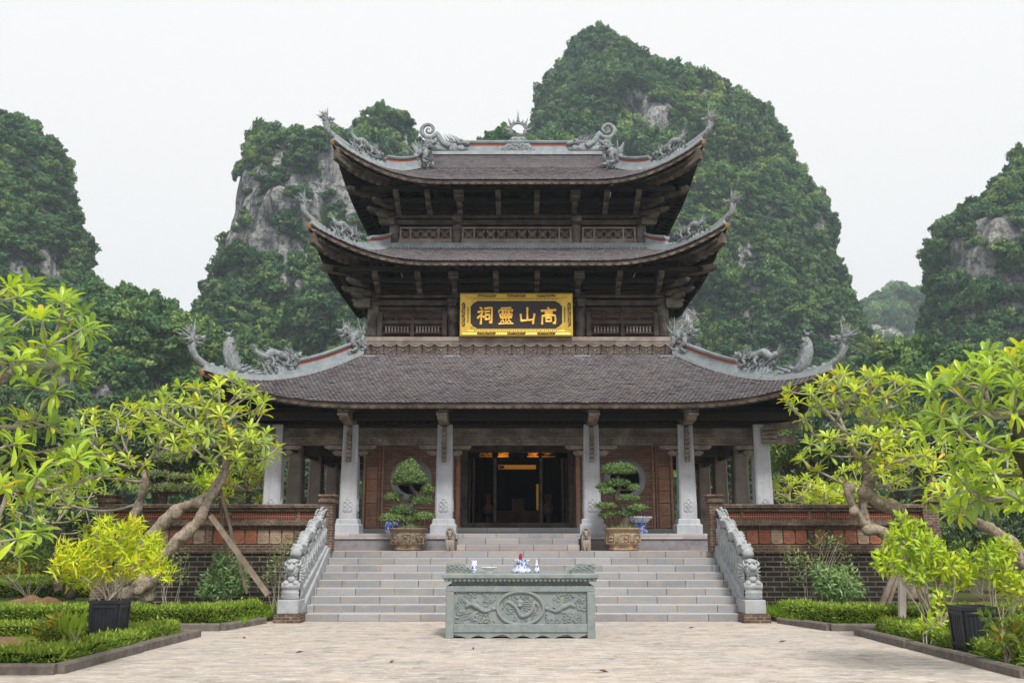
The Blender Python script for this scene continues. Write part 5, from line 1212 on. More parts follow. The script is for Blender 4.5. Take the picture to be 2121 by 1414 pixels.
for k in range(34):
    a, q = rr.uniform(0, 6.28), rr.uniform(0, .03); d = Vector((math.cos(a)*q*.8, math.sin(a)*q*.8, 1)); L = rr.uniform(.07,.13); m.tube([Vector((xi+math.cos(a)*q, yi+math.sin(a)*q, zt+.204)), Vector((xi+math.cos(a)*q, yi+math.sin(a)*q, zt+.204))+d*L], .0035, 5)
m.build('sticks', M['incense'], t)
x, y = on_altar(1112); t = thing('gourd_vase', 'slim blue and white gourd vase beside the incense bowl', 'vase', (x, y, zt)); m = MB(); m.lathe((x,y,zt), [(.03,0),(.048,.02),(.052,.05),(.04,.08),(.028,.095),(.034,.115),(.032,.135),(.016,.155),(.013,.2),(.017,.215),(.012,.214)], 20); m.build('vase', M['china'], t, True)
# ================================================================== china behind the bonsai, on the plinth
x, y = Xu(815, 1.8, 24.95), 24.95; t = thing('china_jar', 'squat blue and white china jar half hidden by the left bonsai pot', 'jar', (x, y, 1.77))
m = MB(); m.lathe((x,y,1.77), [(.17,0),(.20,.04),(.235,.14),(.235,.22),(.20,.33),(.15,.37),(.15,.39),(.12,.385)], 28); m.mi = 1; m.lathe((x,y,1.77), [(.172,.0),(.206,.05)], 28); m.build('jar', [M['china_heavy'], M['china']], t, True)
x, y = Xu(838, 1.8, 25.4), 25.4; t = thing('china_planter', 'blue patterned china planter behind the left bonsai trunk', 'planter', (x, y, 1.77)); m = MB(); m.lathe((x,y,1.77), [(.2,0),(.22,.04),(.14,.10),(.13,.22),(.2,.3),(.3,.38),(.32,.43),(.33,.46),(.29,.455)], 28); m.build('planter', M['china'], t, True)
x, y = Xu(1326, 1.8, 25.0), 25.0; t = thing('china_basin', 'wide blue and white china basin on a china stand behind the right bonsai', 'basin', (x, y, 1.77))
m = MB(); m.lathe((x,y,1.77), [(.19,0),(.2,.05),(.155,.12),(.15,.18),(.19,.25),(.12,.27)], 28); m.build('stand', M['china_heavy'], t, True)
m = MB(); m.lathe((x,y,2.03), [(.14,0),(.2,.03),(.27,.10),(.32,.14),(.335,.155),(.335,.175),(.30,.17),(.2,.1)], 32); m.build('bowl', M['china'], t, True)
# ================================================================== leaves
def rot_frames(dirs, ups):
    d = dirs/np.linalg.norm(dirs, axis=1, keepdims=True); s = np.cross(ups, d); n = np.linalg.norm(s, axis=1, keepdims=True)
    s = np.where(n < 1e-4, np.array([[1.0,0,0]]), s/np.maximum(n, 1e-6)); u = np.cross(d, s); return d, s, u
FR_T = np.array([(0,0,0),(.3,0,-.01),(.62,0,-.06),(.86,0,-.15),(1,0,-.23),(.3,.075,.03),(.62,.135,.01),(.86,.105,-.10),(.3,-.075,.03),(.62,-.135,.01),(.86,-.105,-.10)])
FR_F = np.array([(0,1,5),(1,6,5),(1,2,6),(2,7,6),(2,3,7),(3,4,7),(0,8,1),(1,8,9),(1,9,2),(2,9,10),(2,10,3),(3,10,4)])
LF_T = np.array([(0,0,0),(.45,.16,.0),(1,0,-.10),(.45,-.16,.0)]); LF_F = np.array([(0,3,2,1)])
LC_T = np.array([(0,0,0),(.35,.09,.02),(1,0,-.18),(.35,-.09,.02)])
def leaves(name, mat, pos, dirs, ups, size, rnd, parent, tpl=LF_T, faces=LF_F, kind=None):
    pos, dirs, ups = np.asarray(pos, float), np.asarray(dirs, float), np.asarray(ups, float); n, k = len(pos), len(tpl)
    d, s, u = rot_frames(dirs, ups); sz = np.asarray(size, float).reshape(-1,1,1)
    V = pos[:,None,:] + sz*(tpl[None,:,0:1]*d[:,None,:] + tpl[None,:,1:2]*s[:,None,:] + tpl[None,:,2:3]*u[:,None,:])
    Fc = (np.arange(n)[:,None,None]*k + faces[None]).reshape(-1, faces.shape[1]); rn = np.repeat(np.asarray(rnd), len(faces))
    o = np_mesh(name, V.reshape(-1,3), Fc, mat, parent, False, rn)
    if kind: o["kind"] = kind
    return o
def rand_unit(g, n):
    v = g.normal(size=(n,3)); return v/np.linalg.norm(v, axis=1, keepdims=True)
# ================================================================== frangipani trees
def frangipani(name, label, trunks, crowns, leaf, seed, mat, group='frangipani trees of the court', bark='bark', knobs=(), twig=.022, perros=11):
    """trunks: [(points, radii)]; crowns: [(centre, radii, rosettes)]; branches grow to each rosette from the nearest wood"""
    g = np.random.default_rng(seed); base = Vector(trunks[0][0][0]); base = Vector((base.x, base.y, 0 if base.z < .6 else base.z))
    t = thing(name, label, 'tree', base, group)
    m = MB(); nodes = []; par = []; plen = []
    for pts, rad in trunks:
        c = bez(pts, 78); r = [q*.69 for q in lerp_list(rad, 78)]
        jit = [p + Vector((noise.noise(p*2.3)*.5, noise.noise(p*2.3+Vector((9,0,0)))*.5, 0))*r[i]*.6 for i, p in enumerate(c)]
        r = [q*(1+.28*noise.noise(c[i]*3.1+Vector((4,4,seed)))) for i, q in enumerate(r)]
        m.tube(jit, r, 22); 
        for i in range(42, 79, 3): nodes.append(jit[i]); par.append(None); plen.append(0)
        for k in range(9, 78, 12):                    # burls
            a = g.uniform(0, 6.28); m.ball(jit[k]+Vector((math.cos(a), math.sin(a), g.uniform(-.3,.3)))*r[k]*.62, (r[k]*.6, r[k]*.6, r[k]*.7), 9, 6)
    for c, r in knobs: m.ball(c, [q*.76 for q in r], 12, 8)
    trunk = m.build('trunk', M[bark], t, True); me = trunk.data; nv = np.zeros(len(me.vertices)*3, np.float32); co = nv.copy(); me.vertices.foreach_get('co', co); me.vertices.foreach_get('normal', nv); co = co.reshape(-1,3); nv = nv.reshape(-1,3)
    dsp = np.array([.032*noise.fractal(Vector((a*5, b*5, c*3.2))+Vector((seed,0,0)), .8, 2.0, 4)+.012*noise.noise(Vector((a*22,b*22,c*9))) for a, b, c in co]); me.vertices.foreach_set('co', (co+nv*dsp[:,None]).astype(np.float32).ravel())
    ros = []
    for c, rad, n in crowns:
        n = int(n*.76); got = 0; tries = 0; mind = 1.2*(rad[0]*rad[1]*rad[2]/max(n,1))**(1/3)
        while got < n and tries < n*60:
            tries += 1; v = rand_unit(g, 1)[0]; q = g.uniform(.55, 1)**.5
            if v[2] < -.15 and g.random() < .85: continue
            p = Vector((c[0]+v[0]*q*rad[0], c[1]+v[1]*q*rad[1], c[2]+v[2]*q*rad[2]))
            if all((p-o).length > mind*(1-.6*tries/(n*60)) for o in ros): ros.append(p); got += 1
    start = len(nodes); b0 = sum((Vector(x) for x in nodes), Vector())/len(nodes)
    order = sorted(ros, key=lambda p: (p-b0).length); m = MB(); segs = []
    for p in order:
        best, bi = 1e9, 0
        for i, q in enumerate(nodes):
            d = (p-q).length; cost = d + .45*plen[i] + (1.2*max(0, q.z-p.z))
            if cost < best: best, bi = cost, i
        q = nodes[bi]; L = (p-q).length; k = max(2, int(L/.22)); side = Vector(rand_unit(g, 1)[0])*L*.10
        prev = bi; mid = (p+q)/2 + side + Vector((0,0,-.10*L))
        for j in range(1, k+1):
            s = j/k; nodes.append(q*(1-s)*(1-s)+mid*2*s*(1-s)+p*s*s); par.append(prev); plen.append(plen[bi]+L*s); prev = len(nodes)-1
        segs.append(prev)
    load = [0]*len(nodes)
    for i in segs:
        j = i
        while j is not None: load[j] += 1; j = par[j]
    done = set()
    for e in segs:
        ch = []; j = e
        while j is not None:
            ch.append(j)
            if j in done and len(ch) > 1: break
            done.add(j); j = par[j]
        if len(ch) < 2: continue
        ch = ch[::-1]; m.tube([nodes[i] for i in ch], [twig*.8*(.55+.55*min(load[i], 14)**.5*(.8 if load[i] > 1 else .75)) for i in ch], 7)
    m.build('branches', M['twig'], t, True)
    P, D, U, Sz, Rn = [], [], [], [], []
    for e in segs:
        p = nodes[e]; ax = (p-nodes[par[e]]).normalized()*.6+Vector((0,0,.75)); ax.normalize()
        s = ax.orthogonal().normalized(); w = ax.cross(s); n = int(g.integers(perros-2, perros+4)); tone = g.normal(.5, .18)
        for k in range(n):
            a = 2.399*k; lay = k/n; el = .15+1.05*lay+g.normal(0, .12); d = (s*math.cos(a)+w*math.sin(a))*math.cos(el)+ax*math.sin(el)
            if g.random() < .12: d = (s*math.cos(a)+w*math.sin(a))*.6 - Vector((0,0,.8))
            P.append(p - ax*.12*leaf*(1-lay)); D.append(d); U.append(ax*1.0+Vector((0,0,.2))); Sz.append(leaf*g.uniform(.75,1.2)*(1-.35*max(0, lay-.6)))
            r = tone + g.normal(0, .16) + .12*(lay-.5); Rn.append(1.0 if g.random() < .02 else min(.955, max(0, r)))
    leaves('crown', M[mat], P, D, U, Sz, Rn, t, FR_T, FR_F)
    return t
# ================================================================== generic crowns of small leaves
def blob_points(g, c, r, n, shell=.55, flat_bottom=None):
    v = rand_unit(g, n); q = g.uniform(shell**3, 1, n)**(1/3); p = v*q[:,None]
    if flat_bottom is not None: p[:,2] = np.maximum(p[:,2], flat_bottom*g.uniform(.8,1,n))
    return np.asarray(c)+p*np.asarray(r), v
def leaf_cloud(g, blobs, size, per, shell=.5, droop=.0, out=.7, upw=.4, flat_bottom=None):
    """blobs: (centre, radii); per = leaves per square metre of blob surface"""
    P, D, U, Sz, Rn = [], [], [], [], []
    for c, r in blobs:
        rr_ = np.array(r); area = 4*math.pi*((rr_[0]*rr_[1])**1.6+(rr_[0]*rr_[2])**1.6+(rr_[1]*rr_[2])**1.6)**(1/1.6)/3**(1/1.6); n = max(12, int(area*per))
        p, v = blob_points(g, c, r, n, shell, flat_bottom); t = rand_unit(g, n); t = t-v*(t*v).sum(1, keepdims=True)*.7
        d = v*out*.6+t*.9+np.array([0,0,upw-droop]); P.append(p); D.append(d); U.append(v*.9+np.array([0,0,.4])+rand_unit(g, n)*.4); Sz.append(size*g.uniform(.65,1.3,n)); Rn.append(np.clip(g.normal(.48,.2,n)+g.normal(0,.12), 0, 1))
    return [np.concatenate(x) for x in (P, D, U, Sz, Rn)]
def clumps(g, c, r, n, k=(.28,.5), low=-.6):
    out = []
    while len(out) < n:
        v = rand_unit(g, 1)[0]; q = g.uniform(.35,.95)
        if v[2] < low: continue
        s = g.uniform(*k); out.append(((c[0]+v[0]*q*r[0], c[1]+v[1]*q*r[1], c[2]+v[2]*q*r[2]), (r[0]*s, r[1]*s, r[2]*s*g.uniform(.6,.95))))
    return out
def broad_tree(name, label, base, h, crown_c, crown_r, mat, leafsz, per, seed, ncl=26, trunk_r=.14, group='trees behind the brick walls', bark='bark_dark'):
    g = np.random.default_rng(seed); base = Vector(base); t = thing(name, label, 'tree', base, group); cc = Vector(crown_c)
    bl = clumps(g, crown_c, crown_r, ncl); m = MB()
    top = cc + Vector((0,0,.2*crown_r[2])); m.tube(bez([base, base.lerp(top,.4)+Vector((g.normal(0,.1),0,0)), top], 12), taper(12, trunk_r, trunk_r*.35), 9)
    for c, r in bl[::2]: q = base.lerp(top, g.uniform(.45,.95)); m.tube(bez([q, q.lerp(Vector(c),.5)+Vector((0,0,-.05*h)), Vector(c)], 6), taper(6, trunk_r*.35, trunk_r*.07), 6)
    m.build('trunk', M[bark], t, True)
    leaves('crown', M[mat], *leaf_cloud(g, bl, leafsz, per), t); return t
def shrub(name, label, base, stems, blobs, mat, leafsz, per, seed, cat='shrub', stem_mat='twig', stem_r=.012, group=None, tpl=LF_T, droop=.15, root=None, shell=.2):
    g = np.random.default_rng(seed); base = Vector(base); t = root or thing(name, label, cat, base, group); m = MB()
    for k in range(stems):
        c, r = blobs[int(g.integers(len(blobs)))]; e = Vector(blob_points(g, c, r, 1, .1)[0][0]); b = base+Vector((g.normal(0,.05), g.normal(0,.05), 0))
        m.tube(bez([b, b.lerp(e,.5)+Vector((g.normal(0,.05),g.normal(0,.05),.06)), e], 8), taper(8, stem_r, stem_r*.35), 6)
    m.build('stems', M[stem_mat], t, True); leaves('foliage', M[mat], *leaf_cloud(g, blobs, leafsz, per, shell, droop), t, tpl); return t
def pxblob(u, v, ru, rv, y, ry=None):
    c = W(u, v, y); k = (y*CP+(c.z-CZ)*SP)/F; return ((c.x, c.y, c.z), (ru*k, ry if ry else ru*k, rv*k))
# ================================================================== bonsai in glazed pots on the terrace
def bonsai(label, u, y, trunk_px, pads, potmat, seed, pot_w, dome):
    zb = 1.352; x = Xu(u, zb, y); g = np.random.default_rng(seed); t = thing('potted_bonsai', label, 'bonsai', (x, y, zb), 'bonsai in glazed pots on the terrace')
    h = Zv(1093, y)-zb; w = pot_w; m = MB()
    m.lathe((x,y,zb), [(w*.68,0),(w*.74,.03),(w*.72,.075),(w*.66,.09),(w*.70,.13),(w*.82,.22),(w*.86,.36),(w*.84,h-.10),(w*.93,h-.05),(w*1.0,h-.03),(w*1.0,h),(w*.92,h),(w*.88,h-.04)], 32, 3.2)
    for k in range(8):                               # framed cartouches round the belly
        a = k*math.pi/4; d = Vector((math.cos(a), math.sin(a), 0)); s = Vector((-d.y, d.x, 0)); q = .865*w*(1.0 if k % 2 == 0 else 1.12)
        c = Vector((x,y,zb+.27)) + d*q; L = w*.25
        m.tube([c+s*L-Vector((0,0,.1)), c+s*L+Vector((0,0,.11)), c-s*L+Vector((0,0,.11)), c-s*L-Vector((0,0,.1)), c+s*L-Vector((0,0,.1))], .014, 5)
        for i in range(4): m.ball(c+s*g.uniform(-L*.7,L*.7)+Vector((0,0,g.uniform(-.07,.08))), (.04,.04,.03), 6, 4)
    m.build('pot', M[potmat], t)
    m = MB(); m.lathe((x,y,zb), [(w*.9,h-.045),(w*.85,h-.02),(w*.3,h+.04),(.02,h+.06)], 24); m.build('soil', M['soil'], t)
    pts = [W(a, b, y+dy) for a, b, dy in trunk_px]; m = MB(); m.tube(bez(pts, 24), [q*(1+.2*noise.noise(Vector((i*.6,seed,0)))) for i, q in enumerate(lerp_list([.15,.10,.085,.07,.055,.04], 24))], 10)
    bl = [pxblob(a, b, ru, rv, y+g.uniform(-.12,.12), ru*.8*y/F) for a, b, ru, rv in pads]
    for c, r in bl:
        q = min(bez(pts, 24), key=lambda p: (p-Vector(c)).length + max(0, p.z-c[2])*1.5); m.tube(bez([q, q.lerp(Vector(c), .5)-Vector((0,0,.03)), Vector(c)-Vector((0,0,r[2]*.3))], 8), taper(8,.035,.012), 6)
    m.build('trunk', M['bark_dark'], t, True)
    P = [np.concatenate(z) for z in zip(leaf_cloud(g, bl[:1], .062, 2400, .72, 0, .6, .5, -.35), leaf_cloud(g, bl[1:], .06, 2400, .55, 0, .6, .5, -.3))]
    P3 = leaf_cloud(g, [(c, (r[0]*1.12, r[1]*1.12, r[2]*1.18)) for c, r in bl], .058, 330, .8, 0, 1.2, .5, -.3); P = [np.concatenate(z) for z in zip(P, P3)]
    leaves('foliage_pads', M['leaf_bonsai'], *P, t)
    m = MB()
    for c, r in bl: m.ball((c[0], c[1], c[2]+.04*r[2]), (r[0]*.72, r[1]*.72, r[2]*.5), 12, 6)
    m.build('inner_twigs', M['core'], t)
    gp, gd, gu, gs, gr = leaf_cloud(g, [((x,y,zb+h), (w*.8,w*.8,.05))], .06, 500, .2, 0, .1, 1.2); leaves('moss', M['leaf_bonsai'], gp, gd, gu, gs, gr, t)
    return t
bonsai('bonsai in a mossy brown pot with one big bushy head under the round window', 845, 23.75, [(850,1095,0),(846,1070,0),(852,1048,0),(866,1030,0),(852,1008,0),(848,985,0)],
       [(848,990,32,21),(846,976,23,19),(851,962,10,12),(824,997,13,13),(873,995,14,13),(814,1030,19,10),(871,1036,25,14),(886,1014,13,9),(834,1058,25,11),(813,1074,26,10),(878,1070,23,8),(845,1078,20,8)], 'pot', 41, .455, True)
bonsai('bonsai in an ochre pot with many flat cloud pads spread around an open trunk', 1290, 23.75, [(1292,1095,0),(1296,1070,0),(1290,1050,0),(1276,1028,0),(1284,1008,0),(1280,985,0)],
       [(1282,974,35,14),(1280,1001,25,9),(1248,1008,13,7),(1313,1011,14,7),(1257,1018,16,6),(1301,1032,23,6),(1253,1048,21,6),(1319,1052,22,7),(1296,1064,24,7),(1256,1067,16,7)], 'pot_clean', 42, .475, True)
# ================================================================== planting beds: kerbs, clipped hedges, lawn
def poly_mesh(name, pts, z0, z1, mat, kind='structure'):
    m = MB(); m.prism(pts, (0,0,0), (1,0,0), (0,1,0), (0,0,1), z0, z1); return tag(m.build(name, mat), kind=kind)
def kerb(label, line, seed):
    g = np.random.default_rng(seed); b = Vector((*line[0], 0)); t = thing('stone_kerb', label, 'kerb', b, 'kerbs round the planting beds')
    for (x0, y0), (x1, y1) in zip(line[:-1], line[1:]):
        a, e = Vector((x0,y0,0)), Vector((x1,y1,0)); L = (e-a).length; d = (e-a)/L; n = max(1, round(L/1.05)); s = Vector((-d.y,d.x,0))
        for k in range(n):
            m = MB(); j = g.normal(0,.008,2); p, q = a+d*(L*k/n+.012), a+d*(L*(k+1)/n-.012); h = .13+g.normal(0,.006); w = .075
            V = []
            for o, sgn in ((p, 0), (q, 1)):
                oo = o + s*float(j[sgn])
                V += [oo-s*w, oo+s*w, oo+s*w+Vector((0,0,h-.025)), oo+s*(w-.025)+Vector((0,0,h)), oo-s*(w-.025)+Vector((0,0,h)), oo-s*w+Vector((0,0,h-.025))]
            m.add(V, [(5,4,3,2,1,0),(6,7,8,9,10,11)]+[(i,(i+1)%6,6+(i+1)%6,6+i) for i in range(6)]); m.build('kerb_stone', M['kerb'], t)
    return t
def hedge(label, line, w, h, z0, seed, mat='leaf_hedge', per=2600, leaf=.062, cat='hedge', group='clipped hedges of the beds'):
    g = np.random.default_rng(seed); b = Vector((*line[0], z0)); t = thing('hedge', label, cat, b, group); m = MB(); P, D, U, Sz, Rn = [], [], [], [], []
    for (x0, y0), (x1, y1) in zip(line[:-1], line[1:]):
        a, e = np.array([x0,y0,z0]), np.array([x1,y1,z0]); L = np.linalg.norm(e-a); d = (e-a)/L; s = np.array([-d[1],d[0],0])
        m.beam(Vector(a)+Vector((0,0,h*.42)), Vector(e)+Vector((0,0,h*.42)), w*.82, h*.80)
        n = int(L*(w+2*h)*per); q = g.uniform(-w*.5/L,1+w*.5/L,n); c = g.uniform(0, w+2*h, n); side = np.where(c < h, -1, np.where(c > h+w, 1, 0))
        off = np.where(side == 0, (c-h)/w-.5, side*.5)*w + g.normal(0,.018,n); hh = np.where(side == 0, h, np.where(side < 0, c, c-h-w))
        wob = np.array([noise.noise(Vector((x0+d[0]*L*k, y0+d[1]*L*k, 0))*3.0) for k in q])*.045
        hh = np.where(side == 0, hh+wob+np.abs(g.normal(0,.03,n)), hh*(1+wob)); p = a+d*(q*L)[:,None]+s*off[:,None]; p[:,2] = z0+hh-.03
        dd = g.normal(0,.45,(n,3))+np.array([0,0,1.0])*np.where(side==0,1.0,.55)[:,None]+s*(side*.8)[:,None]
        P.append(p); D.append(dd); U.append(g.normal(0,1,(n,3))); Sz.append(leaf*g.uniform(.6,1.5,n)); Rn.append(np.clip(np.where(side==0,.58,.42)+g.normal(0,.2,n)+wob*3,0,1))
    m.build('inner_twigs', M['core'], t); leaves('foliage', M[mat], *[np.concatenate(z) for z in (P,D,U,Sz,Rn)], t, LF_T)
    return t
def grass(name, poly_fn, x0, x1, y0, y1, n, z, hgt, seed):
    g = np.random.default_rng(seed); p = np.stack([g.uniform(x0,x1,n), g.uniform(y0,y1,n), np.full(n, z)], 1); k = np.array([poly_fn(a,b) for a,b in p[:,:2]]); p = p[k]; n = len(p)
    lum = np.array([noise.noise(Vector((a,b,0))*.9) for a,b in p[:,:2]])
    o = leaves(name, M['grass'], p, g.normal(0,.35,(n,3))+np.array([0,0,1.0]), g.normal(0,1,(n,3)), hgt*g.uniform(.5,1.4,n)*(1+.5*lum), np.clip(.5+.3*lum+g.normal(0,.2,n),0,1), None, np.array([(0,-.05,0),(0,.05,0),(.55,.04,.03),(1,0,.15)]), np.array([(0,1,2,3)]))
    return tag(o, kind='stuff')
# left beds
BL1 = [(-15,12.15),(-5.60,12.15),(-5.52,16.62),(-15,16.62)]; BL2 = [(-17,17.75),(-5.38,17.75),(-5.06,19.30),(-5.06,22.36),(-17,22.36)]
poly_mesh('bed_soil', [(x, y) for x, y in BL1], .0, .07, M['soil']); poly_mesh('bed_soil', BL2, .0, .075, M['ground'])
kerb('mossy kerb along the left front bed with the black planter and croton', [(-15,12.08),(-5.62,12.08),(-5.46,16.66),(-6.9,16.68)], 1)
kerb('low kerb of the left rear bed below the leaning tree', [(-17,17.68),(-5.36,17.68),(-5.0,19.25)], 2)
hedge('clipped green hedge round the left front bed before the black planter', [(-15,12.48),(-5.95,12.48),(-5.92,16.25),(-15,16.30)], .44, .17, .05, 3)
hedge('long clipped hedge before the left brick wall ending at the stair', [(-17,18.08),(-5.72,18.08),(-5.36,19.35)], .48, .33, .05, 4)
# right beds
BR1 = [(5.98,11.75),(16,11.75),(16,16.9),(5.92,16.9)]; BR2 = [(5.62,17.75),(18,17.75),(18,22.36),(5.22,22.36),(5.22,19.4)]
poly_mesh('bed_soil', BR1, .0, .07, M['soil']); poly_mesh('bed_soil', BR2, .0, .075, M['ground'])
kerb('mossy kerb along the right front bed with the empty black planter', [(7.4,16.96),(5.86,16.94),(6.0,11.68),(16,11.68)], 5)
kerb('low kerb of the right rear bed below the bare stemmed shrub', [(5.16,19.3),(5.62,17.68),(18,17.68)], 6)
hedge('clipped green hedge round the right front bed before the empty planter', [(16,16.5),(6.35,16.5),(6.42,12.1),(16,12.1)], .44, .20, .05, 7)
hedge('long clipped hedge before the right brick wall beside the stair foot', [(5.5,19.4),(5.95,18.08),(18,18.08)], .48, .33, .05, 8)
grass('lawn_grass', lambda x, y: True, -17, -5.1, 18.3, 22.3, 60000, .07, .13, 9); grass('lawn_grass', lambda x, y: y > 18.3+max(0, 5.9-x)*.9, 5.25, 18, 18.3, 22.3, 60000, .07, .13, 10)
grass('bed_grass', lambda x, y: noise.noise(Vector((x*.8,y*.8,3))) > -.15, -15, -6.2, 12.8, 16.0, 14000, .06, .07, 11); grass('bed_grass', lambda x, y: noise.noise(Vector((x*.8,y*.8,5))) > -.1, 6.7, 16, 12.4, 16.2, 14000, .06, .07, 12)
# hedges and mounds further back on the left
hedge('upper low hedge row in the left back garden below the yellow flowers', [(-22,31),(-13.6,31)], .5, .45, 0, 13, per=900, leaf=.09)
hedge('lower low hedge row in the left back garden beside the earth mound', [(-22,28.2),(-12.2,28.2)], .5, .40, 0, 14, per=900, leaf=.09)
hedge('low yellow flowering hedge in the left back garden', [(-22,33.2),(-15.6,33.2)], .9, .75, 0, 15, 'leaf_flower', 800, .10, 'flower hedge', 'yellow flower bed')
def mound(c, r, h, seed):
    m = MB(); n = 26; P = []
    for j in range(n):
        for i in range(n):
            x, y = -1+2*i/(n-1), -1+2*j/(n-1); q = max(0, 1-x*x-y*y); P.append((c[0]+x*r[0], c[1]+y*r[1], .02+h*q**.8*(1+.5*noise.noise(Vector((x*3+seed,y*3,0))))))
    m.grid(P, n, n); return tag(m.build('earth_mound', M['soil'], None, True), kind='structure')
mound((-12.0,24.2), (.8,.5), .22, 1); mound((-8.3,20.8), (.9,.6), .10, 3); mound((10.4,19.8), (2.2,1.1), .36, 2); mound((9.0,19.2), (1.3,.8), .2, 7)
# ================================================================== planters and shrubs
def planter_box(t, x, y, z0, w, h):
    m = MB(); a, b = w*.45, w*.5
    def ring(q, z): return [(x-q,y-q,z),(x+q,y-q,z),(x+q,y+q,z),(x-q,y+q,z)]
    V = ring(a,z0)+ring(b,z0+h-.05)+ring(b+.012,z0+h-.05)+ring(b+.012,z0+h)+ring(b-.03,z0+h)+ring(b-.04,z0+h-.12)
    m.add(V, [(3,2,1,0)]+[(i*4+k,i*4+(k+1)%4,i*4+4+(k+1)%4,i*4+4+k) for i in range(5) for k in range(4)]+[(20,21,22,23)])
    for s in range(4):
        m.M = Matrix.Translation((x,y,0)) @ Matrix.Rotation(s*math.pi/2,4,'Z'); f = lambda z: a+(b-a)*(z-z0)/(h-.05)
        for xx in (-.88,.88): m.beam((xx*a,-f(z0)-.004,z0+.01), (xx*b,-f(z0+h-.06)-.004,z0+h-.06), .035, .02, (0,1,0))
        for k in range(6): q = -.66+.264*k; m.beam((q*a,-f(z0+.06)-.002,z0+.06), (q*b,-f(z0+h-.12)-.002,z0+h-.12), .006, .006, (0,1,0))
        m.beam((-a*.9,-f(z0+.03)-.004,z0+.03), (a*.9,-f(z0+.03)-.004,z0+.03), .02, .04); m.beam((-b*.92,-f(z0+h-.09)-.004,z0+h-.09), (b*.92,-f(z0+h-.09)-.004,z0+h-.09), .02, .04)
    m.M = None; return m.build('planter', M['planter'], t)
yy = 14.9; x = Xu(227, .5, yy); ph = thing('potted_shrub', 'bright yellow leaved shrub growing in a tall black square planter', 'potted shrub', (x, yy, .07), None); hz = Zv(1243, yy-.27)
planter_box(ph, x, yy, .07, .44, hz-.07); m = MB(); m.box(x-.175, x+.175, yy-.175, yy+.175, hz-.13, hz-.07); m.build('planter_soil', M['soil'], ph)
bl = [pxblob(b[0]*.9+23.5, b[1], b[2]*.72, b[3]*.78, yy+dy, .32) for b, dy in [((150,1165,42,36),-.1),((195,1140,46,36),.1),((245,1125,48,38),-.2),((300,1135,44,36),.1),((165,1198,46,28),.2),((232,1175,60,36),0),((295,1172,50,32),-.1),((335,1165,22,26),.1),((130,1140,20,26),0),((288,1088,13,22),0),((205,1112,24,18),.1),((118,1178,16,22),-.2),((330,1125,14,22),.2),((212,1088,12,18),.1),((355,1190,12,18),0),((262,1098,14,16),-.1)]]
shrub('potted_shrub', None, None, 22, bl, 'leaf_yellow', .165, 190, 51, root=ph, stem_r=.011, droop=.25) if False else None
def shrub_in(root, base, stems, blobs, mat, leafsz, per, seed, stem_r=.012, droop=.15, shell=.2):
    g = np.random.default_rng(seed); base = Vector(base); m = MB()
    for k in range(stems):
        c, r = blobs[int(g.integers(len(blobs)))]; e = Vector(blob_points(g, c, r, 1, .1)[0][0]); b = base+Vector((g.normal(0,.06), g.normal(0,.06), 0))
        m.tube(bez([b, b.lerp(e,.5)+Vector((g.normal(0,.05),g.normal(0,.05),.05)), e], 8), taper(8, stem_r, stem_r*.35), 6)
    m.build('stems', M['twig'], root, True); leaves('foliage', M[mat], *leaf_cloud(g, blobs, leafsz, per, shell, droop), root, LC_T)
shrub_in(ph, (x, yy, hz-.08), 20, bl, 'leaf_yellow', .16, 230, 51)
yy = 13.6; x = Xu(2015, .5, yy); pr = thing('empty_planter', 'empty black square planter behind the right front hedge', 'planter', (x, yy, .07)); planter_box(pr, x, yy, .07, .46, Zv(1256, yy-.23)-.07)
def px_shrub(label, base_px, y, blobs, mat, leafsz, per, seed, stems, **kw):
    b = Vector((Xu(base_px, 0, y), y, .06)); return shrub('shrub', label, b, stems, [pxblob(*q, y) for q in blobs], mat, leafsz, per, seed, **kw)
px_shrub('rounded bluish green shrub before the left brick wall', 462, 20.9, [(440,1205,28,28),(468,1175,30,26),(492,1200,26,30),(462,1220,40,22),(455,1160,14,16),(425,1228,18,12)], 'leaf_shrub', .11, 330, 61, 16)
px_shrub('sparse upright shrub with bare stems beside the rounded left shrub', 350, 19.6, [(352,1170,20,22),(372,1190,22,26),(338,1195,16,26),(380,1150,12,16)], 'leaf_olive', .09, 130, 62, 9, stem_r=.008)
px_shrub('thin twiggy shrub between the leaning prop and the left balustrade', 572, 20.6, [(580,1150,22,22),(600,1175,20,24),(562,1180,18,20),(595,1125,14,12),(555,1205,24,14)], 'leaf_olive', .09, 140, 63, 10, stem_r=.008)
px_shrub('spreading shrub with pale bare stems before the right brick wall', 1672, 20.4, [(1645,1155,26,26),(1685,1165,24,22),(1700,1120,26,18),(1735,1125,18,18),(1655,1195,22,18),(1752,1160,14,22)], 'leaf_olive', .10, 140, 64, 14, stem_r=.009)
px_shrub('dense bluish green shrub right of the pale bare stems', 1735, 20.2, [(1712,1205,30,28),(1750,1200,30,30),(1735,1222,44,22),(1768,1222,22,18),(1698,1185,16,18)], 'leaf_shrub', .12, 330, 65, 16)
px_shrub('tall lime leaved shrub left of the empty planter', 1940, 16.0, [(1840,1165,32,26),(1872,1120,34,32),(1915,1140,40,34),(1868,1085,22,22),(1950,1170,36,28),(1900,1185,40,26),(1895,1100,24,20),(1985,1195,26,26),(2010,1170,22,28),(1945,1225,18,40)], 'leaf_lime', .145, 250, 66, 26, stem_r=.014)
px_shrub('low lime shrub at the foot of the right hedge corner', 1925, 14.6, [(1925,1290,24,20),(1945,1260,14,30)], 'leaf_lime', .13, 170, 67, 8)
px_shrub('loose lime shrub behind the empty planter', 2070, 15.6, [(2075,1190,30,30),(2100,1215,34,26),(2055,1150,26,26),(2085,1140,24,24)], 'leaf_lime', .145, 200, 68, 12)
